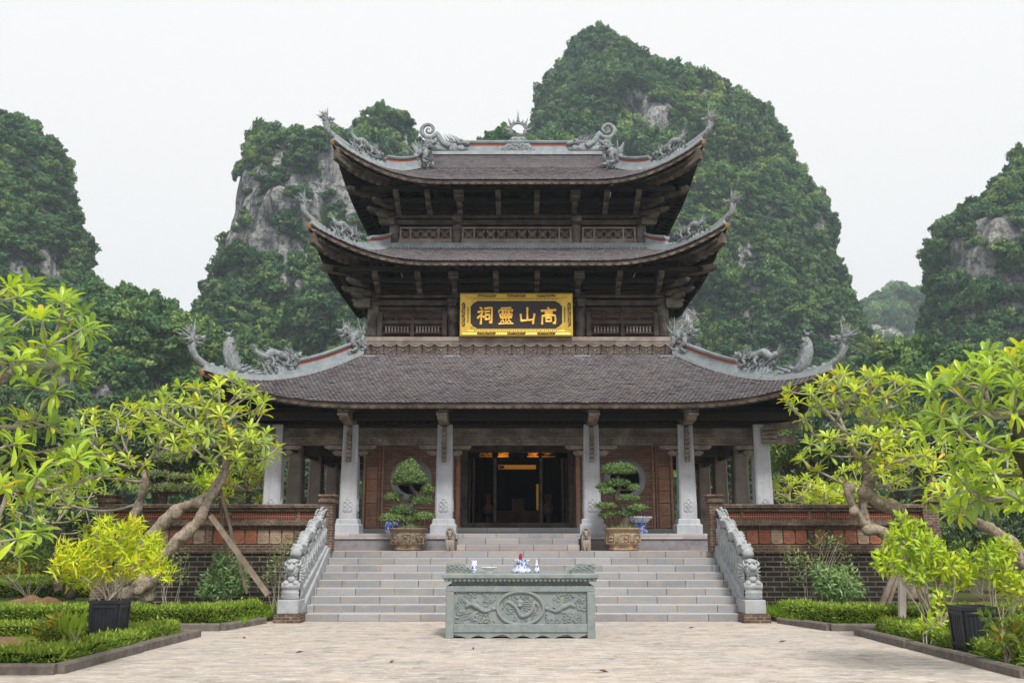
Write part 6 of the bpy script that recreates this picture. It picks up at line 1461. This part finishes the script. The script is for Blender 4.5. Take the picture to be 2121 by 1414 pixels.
px_shrub('croton with orange leaf tips behind the left front hedge', 125, 13.5, [(105,1300,30,18),(140,1305,26,16),(85,1315,20,14),(125,1285,24,12)], 'leaf_croton', .14, 300, 69, 10)
px_shrub('strap leaved lily clump beside the croton', 150, 13.2, [(150,1312,22,18)], 'leaf_lime', .30, 110, 70, 4, droop=-1.2, tpl=LC_T)
px_shrub('croton with orange tips right of the empty planter', 2095, 12.4, [(2085,1310,30,22),(2115,1295,26,26),(2050,1285,14,18),(2075,1330,26,14)], 'leaf_croton', .13, 260, 71, 12)
px_shrub('bushy green shrub under the near left frangipani', 60, 26.5, [(30,1150,60,36),(80,1140,50,34),(110,1165,40,26),(-30,1150,50,40)], 'leaf_mid', .16, 90, 72, 14)
px_shrub('bushy green shrub in the gap past the right wall pier', 2040, 26.0, [(2000,1160,50,40),(2060,1140,50,44),(2110,1170,40,40),(1975,1190,30,30)], 'leaf_mid', .16, 90, 73, 14)
# ================================================================== frangipani trees
def pts_px(lst): return [W(u, v, y) for u, v, y in lst]
GBL = W(270,1215,20.4); GBL.z = .05
frangipani('frangipani_tree', 'leaning frangipani with two bent trunks before the left brick wall', [
    (pts_px([(262,1240,20.4),(272,1185,20.4),(310,1120,20.4),(365,1058,20.3),(420,1036,20.2),(452,1000,20.2),(470,958,20.2),(458,905,20.2)]), [.26,.25,.22,.185,.16,.15,.12,.09]),
    (pts_px([(300,1240,20.2),(330,1165,20.1),(372,1118,20.0),(412,1075,20.0),(436,1030,20.1),(462,985,20.2)]), [.26,.22,.19,.14,.12,.12])],
    [(W(395,845,20.2),(.85,1.0,.5),24), (W(470,850,20.0),(.85,1.0,.68),34), (W(520,925,19.8),(.55,.8,.42),17), (W(450,925,19.6),(.9,.7,.4),16), (W(360,905,20.4),(.55,.8,.45),12)],
    .255, 81, 'leaf_fran', twig=.024, knobs=[(W(300,1205,20.1),(.30,.24,.30)),(W(262,1190,20.3),(.26,.24,.36)),(W(290,1165,20.4),(.2,.2,.25)),(W(288,1225,19.9),(.16,.14,.13)),(W(415,1040,20.1),(.17,.15,.15)),(W(368,1060,20.2),(.18,.16,.2))])
frangipani('frangipani_tree', 'slim frangipani with open crown standing near the left end pier', [
    (pts_px([(246,1225,21.3),(262,1120,21.3),(285,1050,21.3),(300,1000,21.2),(293,965,21.2)]), [.17,.16,.14,.125,.10])],
    [(W(215,885,21.2),(.75,.8,.42),18), (W(300,880,21.3),(.72,.8,.5),20), (W(170,955,21.0),(.8,.8,.42),18), (W(250,965,21.0),(.6,.6,.3),8), (W(110,1010,21.4),(1.0,.8,.5),16)], .25, 82, 'leaf_fran', twig=.021)
frangipani('frangipani_tree', 'near frangipani with large leaves reaching in at the left picture edge', [
    (pts_px([(-150,1414,11.3),(-110,1180,11.3),(-75,960,11.2),(-30,830,11.1),(15,770,11.0)]), [.17,.16,.14,.11,.075])],
    [(W(70,680,10.9),(.72,.75,.52),34), (W(110,770,10.8),(.50,.5,.26),13), (W(60,950,11.2),(.85,.7,.48),30), (W(160,1000,11.4),(.42,.4,.26),9), (W(20,1110,11.0),(.35,.4,.28),7), (W(-20,870,11.2),(.4,.5,.4),6)], .245, 83, 'leaf_near', twig=.018)
frangipani('frangipani_tree', 'twisted frangipani with gnarled trunks leaning over the right brick wall', [
    (pts_px([(1912,1245,20.5),(1900,1150,20.5),(1860,1062,20.4),(1818,1040,20.3),(1797,1020,20.3),(1802,992,20.3),(1792,962,20.2),(1772,938,20.2),(1755,900,20.2)]), [.27,.25,.22,.20,.19,.19,.15,.12,.085]),
    (pts_px([(1890,1240,20.3),(1868,1140,20.2),(1832,1104,20.2),(1800,1090,20.2),(1776,1062,20.2),(1760,1030,20.2),(1752,1005,20.2)]), [.22,.2,.165,.15,.14,.11,.07]),
    (pts_px([(1800,1092,20.2),(1786,1060,20.2),(1790,1030,20.25),(1798,1010,20.3)]), [.13,.15,.13,.12])],
    [(W(1750,810,20.2),(.85,1.0,.42),30), (W(1660,835,20.1),(.38,.5,.35),11), (W(1840,805,20.2),(.40,.6,.38),12), (W(1770,925,19.9),(.95,.8,.33),24), (W(1690,950,20.0),(.35,.5,.35),6), (W(1880,975,20.2),(.85,.9,.42),26), (W(1830,890,20.4),(.5,.6,.3),10)],
    .26, 84, 'leaf_fran', twig=.024, knobs=[(W(1790,1020,20.1),(.2,.17,.18)),(W(1762,1010,20.2),(.11,.1,.14)),(W(1770,1058,20.1),(.15,.13,.15)),(W(1800,1098,20.1),(.2,.16,.16)),(W(1806,985,20.2),(.18,.16,.2))])
frangipani('frangipani_tree', 'near frangipani with dark trunk and large leaves at the right picture edge', [
    (pts_px([(2250,1414,11.6),(2200,1200,11.6),(2150,1040,11.5),(2118,940,11.4),(2110,860,11.3)]), [.20,.19,.16,.14,.10])],
    [(W(2045,815,11.2),(.74,.7,.40),34), (W(2095,765,11.3),(.42,.5,.22),11), (W(2020,890,11.0),(.6,.6,.30),16), (W(2080,980,11.2),(.6,.6,.4),22), (W(2060,1060,11.6),(.55,.5,.25),10)], .245, 85, 'leaf_near', bark='bark_dark', twig=.018)
frangipani('frangipani_tree', 'low frangipani with brown leaning trunk past the right end pier', [
    (pts_px([(2185,1235,16.8),(2110,1150,16.8),(2062,1102,16.8),(2012,1076,16.8)]), [.20,.18,.15,.11])],
    [(W(2010,1020,16.8),(.7,.7,.36),16), (W(2080,1010,17.0),(.7,.7,.5),18), (W(1960,1040,16.6),(.4,.5,.25),7)], .25, 86, 'leaf_fran', twig=.022)
for k, (u, v, y, rx, rz, n, sd, lab) in enumerate([(515,1000,26.5,.95,.55,34,87,'leafy frangipani behind the left wall next to the outer stone column'), (1655,1025,26.5,.95,.5,34,88,'leafy frangipani behind the right wall next to the outer stone column'), (120,1055,25.5,1.5,.9,46,89,'spreading frangipani past the left end pier with dark trunk'), (1800,1000,27.0,1.2,.6,30,90,'frangipani crown behind the twisted tree on the right'), (1920,940,26.0,1.1,.7,26,91,'frangipani crown behind the right end pier')]):
    c = W(u, v, y); frangipani('frangipani_tree', lab, [([Vector((c.x+.2, y, .3)), Vector((c.x+.1, y, 1.2)), Vector((c.x, y, c.z-rz*.4))], [.16,.14,.09])], [(c,(rx,1.0,rz),n)], .26, sd, 'leaf_fran', 'frangipani trees behind the walls', 'bark_dark')
for k, (u, v, a) in enumerate([(1432,1301,.3),(812,1372,1.2),(1495,1281,2.0),(620,1352,.8),(1250,1392,2.6),(980,1345,1.7),(1620,1330,.2),(505,1322,2.2)]):
    p = G(u, v); t = thing('fallen_leaf', ['curled brown fallen leaf lying on the paving','dry tan fallen leaf lying flat on the paving'][k % 2] + [' right of the altar',' in front before the altar',' by the right stair foot',' left of the altar',' at the front edge',' just before the altar foot',' near the right front hedge',' near the left front hedge'][k], 'leaf', (p.x, p.y, .006), 'fallen leaves on the paving'); m = MB()
    L = .075; d = Vector((math.cos(a), math.sin(a), 0)); s = Vector((-d.y, d.x, 0)); c = Vector((p.x, p.y, .012)); m.add([c-d*L, c+s*.024+Vector((0,0,.02)), c+d*L+Vector((0,0,.015)), c-s*.024+Vector((0,0,.025)), c], [(0,4,1),(1,4,2),(2,4,3),(3,4,0)]); m.build('leaf_blade', M['soil'], t)
# ================================================================== props and stakes
def prop(name, label, a, b, w, mat, cat='wooden prop'):
    a, b = Vector(a), Vector(b); t = thing(name, label, cat, (b.x, b.y, 0), 'props and stakes in the beds'); m = MB(); m.beam(a, b, w, w*.8, (0,1,0)); m.build('pole', M[mat], t); return t
def foot(u, v, y): p = W(u, v, y); return Vector((p.x, p.y, max(.03, p.z)))
prop('wooden_prop', 'thick brown squared prop leaning against the left frangipani', W(437,1068,20.0), foot(556,1232,19.3), .10, 'stake')
prop('wooden_prop', 'thin pale prop crossing behind the thick brown one', W(456,1010,20.3), foot(512,1228,20.6), .055, 'stake')
prop('wooden_prop', 'short upright thin prop under the fork of the left frangipani', W(455,1030,20.4), W(468,1150,20.9), .05, 'stake')
prop('wooden_stake', 'upright pale grey wooden stake in the right rear hedge', W(1868,1178,17.62), Vector((Xu(1868,.1,17.62),17.62,.03)), .115, 'palestake', 'stake')
prop('wooden_stake', 'wide brown stake leaning behind the pale stake', W(1851,1188,19.0), foot(1824,1258,18.9), .09, 'stake', 'stake')
prop('wooden_stake', 'narrow brown stake leaning closest to the pale stake', W(1860,1195,19.3), foot(1838,1256,19.2), .06, 'stake', 'stake')
# ================================================================== cloud-pruned trees and background trees
def cloud_tree(label, y, trunk, pads, mat, seed, zb):
    g = np.random.default_rng(seed); b = W(trunk[0][0], trunk[0][1], y); b.z = zb; t = thing('cloud_pruned_tree', label, 'tree', b, 'cloud pruned trees'); m = MB(); pts = [b]+[W(u, v, y) for u, v in trunk]; c = bez(pts, 20); m.tube(c, taper(20,.13,.05), 9)
    bl = [pxblob(*p, y) for p in pads]
    for cc, r in bl: q = min(c, key=lambda p: (p-Vector(cc)).length+max(0,p.z-cc[2])*2); m.tube(bez([q, q.lerp(Vector(cc),.6)-Vector((0,0,.05)), Vector(cc)], 6), taper(6,.05,.02), 6)
    m.build('trunk', M['bark_dark'], t, True); leaves('foliage_pads', M[mat], *leaf_cloud(g, bl, .085, 900, .6, 0, .6, .5, -.4), t)
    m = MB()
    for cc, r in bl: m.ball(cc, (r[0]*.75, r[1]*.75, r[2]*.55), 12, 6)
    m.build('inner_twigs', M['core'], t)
cloud_tree('grey green cloud pruned tree behind the left brick wall', 26.0, [(338,1040),(336,1015),(350,985),(348,955)], [(350,950,34,17),(330,984,36,9),(372,990,30,8),(352,1012,46,10),(395,1012,26,8)], 'leaf_olive', 101, 0)
cloud_tree('small pad tree seen between the left columns', 37.0, [(688,1110),(690,1080),(688,1040)], [(690,1035,15,9),(680,1058,14,6),(696,1075,15,7),(686,1095,16,7),(694,1110,14,6)], 'leaf_lime', 102, 1.35)
cloud_tree('small pad tree seen between the right columns', 37.0, [(1456,1110),(1455,1080),(1457,1045)], [(1458,1042,17,10),(1462,1066,14,6),(1452,1078,16,6),(1462,1092,15,6),(1456,1106,16,7)], 'leaf_lime', 103, 1.35)
def px_tree(label, u, v, y, ru, rv, mat, leafsz, per, seed, ncl=26, ry=None, zb=0):
    c, r = pxblob(u, v, ru, rv, y); broad_tree('broadleaf_tree', label, (c[0], y, zb), c[2], c, (r[0], ry or r[0]*.8, r[2]), mat, leafsz, per, seed, ncl)
for a in [('glossy dark leaved tree between the near left frangipani and the slim one',150,930,31,125,115,'leaf_dark',.20,75,111,40), ('dark tree at the left edge behind the near frangipani',10,960,33,110,120,'leaf_dark',.20,60,112,34), ('dark round tree behind the leaning left frangipani',330,930,34,130,110,'leaf_dark',.2,60,113,36), ('mid green tree left of the temple above the wall',470,960,40,100,95,'leaf_mid',.24,45,114,30),
          ('mid green tree directly right of the temple columns',1640,945,42,75,80,'leaf_mid',.24,50,115,30), ('dark green tree behind the right frangipani trunk',1730,960,40,90,85,'leaf_dark',.22,55,116,30), ('tall dark tree behind the right wall pier',1850,930,46,100,95,'leaf_mid',.26,40,117,30), ('dark tree under the near right frangipani',1985,980,34,120,110,'leaf_dark',.22,55,118,34), ('dark tree at the right edge behind the near frangipani',2120,1000,38,120,120,'leaf_mid',.24,45,119,30),
          ('dark tree seen through the left side columns',640,1000,50,60,75,'leaf_dark',.28,45,120,22), ('dark tree seen through the right side columns',1500,990,50,70,85,'leaf_dark',.28,45,121,22), ('lime green bush left of the temple behind the wall',440,1010,30,45,45,'leaf_lime',.2,60,122,16),
          ('pale green bushy tree low behind the right wall',1730,1030,32,70,40,'leaf_lime',.2,50,123,18), ('dark bush beside the left end pier',160,1090,27,60,50,'leaf_dark',.18,70,124,20), ('dark understorey tree behind the right hedge',2060,1110,30,90,70,'leaf_dark',.2,55,125,24)]:
    px_tree(*a)
# ================================================================== karst hills with their forest
clump_col = bpy.data.collections.new('tree_crowns')    # crowns the forest is made of; not part of the scene itself
for k in range(6):
    g = np.random.default_rng(300+k); n = 420; bl = clumps(g, (0,0,.1), (.85,.85,.75), 13, (.22,.50), -.5)
    P, D, U, Sz, Rn = [], [], [], [], []
    for c, r in bl:
        p, v = blob_points(g, c, r, 80, .55); top = np.clip(.45+.25*v[:,2]*0, 0, 1); P.append(p); tt = rand_unit(g,80); D.append(tt-v*(tt*v).sum(1, keepdims=True)*.85+np.array([0,0,-.15])); U.append(v+rand_unit(g,80)*.4); Sz.append(.22*g.uniform(.5,1.5,80)); Rn.append(np.clip(g.normal(.5,.22)+g.normal(0,.2,80),0,1))
    o = leaves('crown_leaves', M['forest'], *[np.concatenate(z) for z in (P,D,U,Sz,Rn)], None, np.array([(0,0,0),(.5,.33,.05),(1,0,-.1),(.5,-.33,.05)])); me = o.data
    bpy.data.objects.remove(o); o = bpy.data.objects.new('tree_crown', me); clump_col.objects.link(o)
def forest_nodes():
    ng = bpy.data.node_groups.new('forest', 'GeometryNodeTree'); ng.interface.new_socket('Geometry', in_out='INPUT', socket_type='NodeSocketGeometry'); ng.interface.new_socket('Geometry', in_out='OUTPUT', socket_type='NodeSocketGeometry')
    N, L = ng.nodes, ng.links; gi, go = N.new('NodeGroupInput'), N.new('NodeGroupOutput'); ip = N.new('GeometryNodeInstanceOnPoints'); ci = N.new('GeometryNodeCollectionInfo'); ci.inputs['Collection'].default_value = clump_col; ci.inputs['Separate Children'].default_value = True; ci.inputs['Reset Children'].default_value = True
    ip.inputs['Pick Instance'].default_value = True
    a = N.new('GeometryNodeInputNamedAttribute'); a.data_type = 'FLOAT_VECTOR'; a.inputs['Name'].default_value = 'rot'; b = N.new('GeometryNodeInputNamedAttribute'); b.data_type = 'FLOAT_VECTOR'; b.inputs['Name'].default_value = 'scl'
    e = N.new('FunctionNodeEulerToRotation'); L.new(a.outputs['Attribute'], e.inputs[0]); L.new(e.outputs[0], ip.inputs['Rotation']); L.new(b.outputs['Attribute'], ip.inputs['Scale'])
    L.new(gi.outputs[0], ip.inputs['Points']); L.new(ci.outputs[0], ip.inputs['Instance']); L.new(ip.outputs[0], go.inputs[0]); return ng
FN = forest_nodes()
def forest(pts, rots, scls, label):
    me = bpy.data.meshes.new('forest'); me.vertices.add(len(pts)); me.vertices.foreach_set('co', np.asarray(pts, np.float32).ravel())
    for nm, v in (('rot', rots), ('scl', scls)): a = me.attributes.new(nm, 'FLOAT_VECTOR', 'POINT'); a.data.foreach_set('vector', np.asarray(v, np.float32).ravel())
    o = bpy.data.objects.new('forest', me); COL.objects.link(o); md = o.modifiers.new('crowns', 'NODES'); md.node_group = FN; return tag(o, label, kind='stuff')
def hill(label, Y, rows, dfac, seed, rocks=(), r=2.0, dens=1.0, rough=1.0, zbot=-2, ins=None):
    """rows: (v, left u, right u) of the outline as seen, at distance Y; becomes a solid of oval rings"""
    g = np.random.default_rng(seed); rows = sorted(rows, key=lambda q: -q[0]); k = Y/F; ins = r*1.15+1.3*Y/200 if ins is None else ins; Z, XL, XR = [], [], []
    for v, a, b in rows:
        z = Zv(v, Y); Z.append(z-ins*.72); xl, xr = Xu(a, z, Y)+ins, Xu(b, z, Y)-ins
        if xr-xl < 1: xl, xr = (xl+xr)/2-.5, (xl+xr)/2+.5
        XL.append(xl); XR.append(xr)
    if Z[0] > zbot: w = XR[0]-XL[0]; XL = [XL[0]-.12*w]+XL; XR = [XR[0]+.12*w]+XR; Z = [zbot]+Z
    nl, nr = 64, 110; zs_ = np.linspace(Z[0], Z[-1], nl); xl, xr = np.interp(zs_, Z, XL), np.interp(zs_, Z, XR); V = np.zeros((nl, nr, 3)); th = np.linspace(0, 2*math.pi, nr, endpoint=False)
    for i in range(nl):
        c, w = (xl[i]+xr[i])/2, (xr[i]-xl[i])/2; d = dfac*w
        V[i,:,0] = c+w*np.sign(np.cos(th))*np.abs(np.cos(th))**.85; V[i,:,1] = Y+d*np.sign(np.sin(th))*np.abs(np.sin(th))**.85; V[i,:,2] = zs_[i]+(max(zs_[i],CZ)-CZ)*np.minimum(V[i,:,1]-Y, 0)/Y*1.08
    B = V.copy(); amp = r*2.1*rough
    for i in range(nl):
        for j in range(nr):
            p = Vector(V[i,j]); n = Vector((math.cos(th[j]), math.sin(th[j]), .15)); q = p/(r*7); q2 = p/(r*2.6)
            f = noise.fractal(q, 1.0, 2.0, 3)*1.0 + noise.noise(Vector((q2.x, q2.y, q2.z*.6)))*.35
            edge = abs(math.cos(th[j]))**3; m_ = amp*f*(1-.85*edge)*1.5; B[i,j] += np.array(n)*m_
            B[i,j,2] += amp*.2*noise.noise(q2+Vector((7,1,3)))*(0 if i == 0 else 1)
    idx = np.arange(nl*nr).reshape(nl, nr); a = idx[:-1]; b = np.roll(idx, -1, 1)[:-1]; c = np.roll(idx, -1, 1)[1:]; d = idx[1:]; Fc = np.stack([a, b, c, d], -1).reshape(-1, 4); Vv = B.reshape(-1, 3)
    top = np.array([[(xl[-1]+xr[-1])/2, Y, zs_[-1]+.3*r]]); Vv = np.concatenate([Vv, top]); ti = len(Vv)-1; cap = np.stack([idx[-1], np.roll(idx[-1], -1), np.full(nr, ti), np.full(nr, ti)], -1)
    me = bpy.data.meshes.new('hill'); me.from_pydata(Vv.tolist(), [], Fc.tolist()+[tuple(q[:3]) for q in cap.tolist()]); ho = finish('hill', me, M['rock'], None, True); tag(ho, label, kind='structure')
    # crowns over the faces that look towards the court or the sides
    Q = Vv[Fc]; ctr = Q.mean(1); nrm = np.cross(Q[:,2]-Q[:,0], Q[:,3]-Q[:,1]); ar = np.linalg.norm(nrm, axis=1)/2; nn = nrm/np.maximum(2*ar[:,None], 1e-6)
    keep = (nn[:,1] < .45) & (ctr[:,2] > -1) ; pr = ar*keep; N = int(pr.sum()*dens/(r*r*.40)); fi = g.choice(len(Fc), N, p=pr/pr.sum()); s, t = g.random(N), g.random(N)
    P = (Q[fi,0]*((1-s)*(1-t))[:,None]+Q[fi,1]*(s*(1-t))[:,None]+Q[fi,2]*(s*t)[:,None]+Q[fi,3]*((1-s)*t)[:,None]); nf = nn[fi]
    u_ = U0+F*P[:,0]/(P[:,1]*CP+(P[:,2]-CZ)*SP); v_ = V0-F*(-P[:,1]*SP+(P[:,2]-CZ)*CP)/(P[:,1]*CP+(P[:,2]-CZ)*SP); ok = np.ones(N, bool)
    for (ru, rv, a, b) in rocks:                       # bare cliff faces
        q = ((u_-ru)/a)**2+((v_-rv)/b)**2; wob = np.array([noise.noise(Vector((x, y, z*.6))/(r*3.2)) for x, y, z in P]); ok &= ~((q+wob*1.5 < 1) & (g.random(N) < .95))
    wob = np.array([noise.noise(Vector((x, y, z*.5))/(r*4.5)+Vector((3,3,3))) for x, y, z in P]); ok &= ~((wob > .42) & (nf[:,2] < .5) & (g.random(N) < .8))
    P, nf, wob = P[ok], nf[ok], wob[ok]; n = len(P); sc = .86*r*np.minimum(g.lognormal(-.15, .50, n), 1.9); scl = np.stack([sc*g.uniform(.85,1.2,n), sc*g.uniform(.85,1.2,n), sc*np.where(g.random(n) < .25, g.uniform(1.1,1.9,n), g.uniform(.5,1.1,n))], 1)
    P = P+nf*(sc*.22)[:,None]; rot = np.stack([-nf[:,1]*.5+g.normal(0,.2,n), nf[:,0]*.5+g.normal(0,.2,n), g.uniform(0,6.28,n)], 1)
    forest(P, rot, scl, label+' forest'); return n
cnt = 0
cnt += hill('left cliff hill', 170, [(222,-150,0),(235,-220,50),(250,-270,92),(268,-300,116),(300,-340,133),(335,-380,146),(370,-400,152),(400,-420,165),(440,-440,170),(470,-450,182),(520,-460,182),(560,-470,192),(580,-480,206),(620,-490,232),(700,-500,255),(850,-520,290)], .75, 1, [(70,575,55,28),(95,555,16,45),(15,545,40,22),(95,285,30,16)], 1.45)
cnt += hill('low left wooded hill', 118, [(578,165,235),(588,135,285),(603,112,330),(624,85,375),(650,55,430),(700,0,500),(800,-100,540),(1000,-120,600)], .8, 2, [(120,760,55,60)], 1.3)
cnt += hill('flat topped cliff hill', 190, [(258,535,700),(263,508,760),(285,489,820),(330,474,880),(380,461,905),(430,453,930),(480,446,945),(505,449,955),(540,440,965),(580,422,975),(606,412,985),(640,392,1000),(720,350,1020),(850,300,1040),(980,250,1060)], .6, 3, [(528,425,86,84),(690,395,95,72),(600,515,80,24),(472,470,32,70),(630,440,60,55),(560,480,40,50)], 1.55)
cnt += hill('wooded knoll above the cliff', 196, [(211,788,818),(224,755,842),(245,728,862),(270,700,880),(300,660,895),(340,600,910),(420,560,930)], .8, 4, [], 1.6, zbot=60)
cnt += hill('small saddle hill behind the ridge', 150, [(274,1010,1045),(281,985,1110),(300,930,1265),(360,860,1310),(500,800,1350),(800,780,1380)], .5, 5, [(1110,285,25,10)], 1.25)
cnt += hill('main peak', 232, [(57,1212,1272),(66,1192,1290),(85,1172,1314),(110,1157,1360),(125,1137,1388),(140,1124,1416),(150,1117,1502),(165,1107,1528),(185,1099,1538),(205,1093,1572),(235,1086,1602),(270,1078,1627),(310,1070,1643),(350,1060,1661),(400,1050,1684),(430,1045,1704),(450,1040,1713),(490,1035,1716),(520,1030,1734),(560,1020,1739),(605,1010,1759),(640,1000,1770),(700,980,1794),(760,960,1812),(850,940,1850),(1000,920,1900)], .8, 6, [(1350,225,50,38),(1690,462,20,24),(1500,186,26,18),(1310,225,20,30),(1480,505,16,22),(1425,700,34,60)], 1.75)
cnt += hill('distant round hill', 430, [(584,1838,1870),(590,1806,1914),(602,1784,1952),(618,1762,1990),(650,1738,2020),(720,1700,2060),(800,1680,2080)], .8, 7, [(1850,690,60,14)], 2.6)
cnt += hill('right cliff hill', 172, [(252,2150,2320),(280,2122,2350),(320,2098,2370),(350,2062,2390),(372,2032,2400),(400,2008,2420),(428,1956,2430),(440,1938,2440),(490,1920,2450),(520,1928,2460),(560,1932,2470),(600,1918,2480),(640,1912,2500),(680,1900,2510),(720,1880,2520),(850,1850,2540)], .8, 8, [(2075,480,50,40),(2040,545,46,40),(1985,530,18,50),(2100,580,40,26)], 1.5)
cnt += hill('low wooded rise on the right', 108, [(700,1818,1878),(712,1790,1945),(730,1765,2060),(760,1735,2200),(800,1700,2310),(900,1650,2360)], .6, 9, [], 1.35)
cnt += hill('wooded rise behind the temple', 95, [(880,-60,2250),(900,-120,2320),(1000,-200,2400)], .12, 10, [], 1.5)
print('crowns', cnt)
# ================================================================== the humid air between the court and the hills
m = MB(); m.box(-420, 420, -30, 640, -1, 185); hz_o = m.build('haze', []); hz_o["kind"] = 'stuff'
hm = bpy.data.materials.new('haze'); hm.use_nodes = True; hn = hm.node_tree.nodes; hn.clear(); ho_ = hn.new('ShaderNodeOutputMaterial'); pv = hn.new('ShaderNodeVolumePrincipled')
pv.inputs['Density'].default_value = .00062; pv.inputs['Color'].default_value = (.74,.87,1.0,1); pv.inputs['Anisotropy'].default_value = .2; hm.node_tree.links.new(pv.outputs[0], ho_.inputs['Volume']); hz_o.data.materials.append(hm)
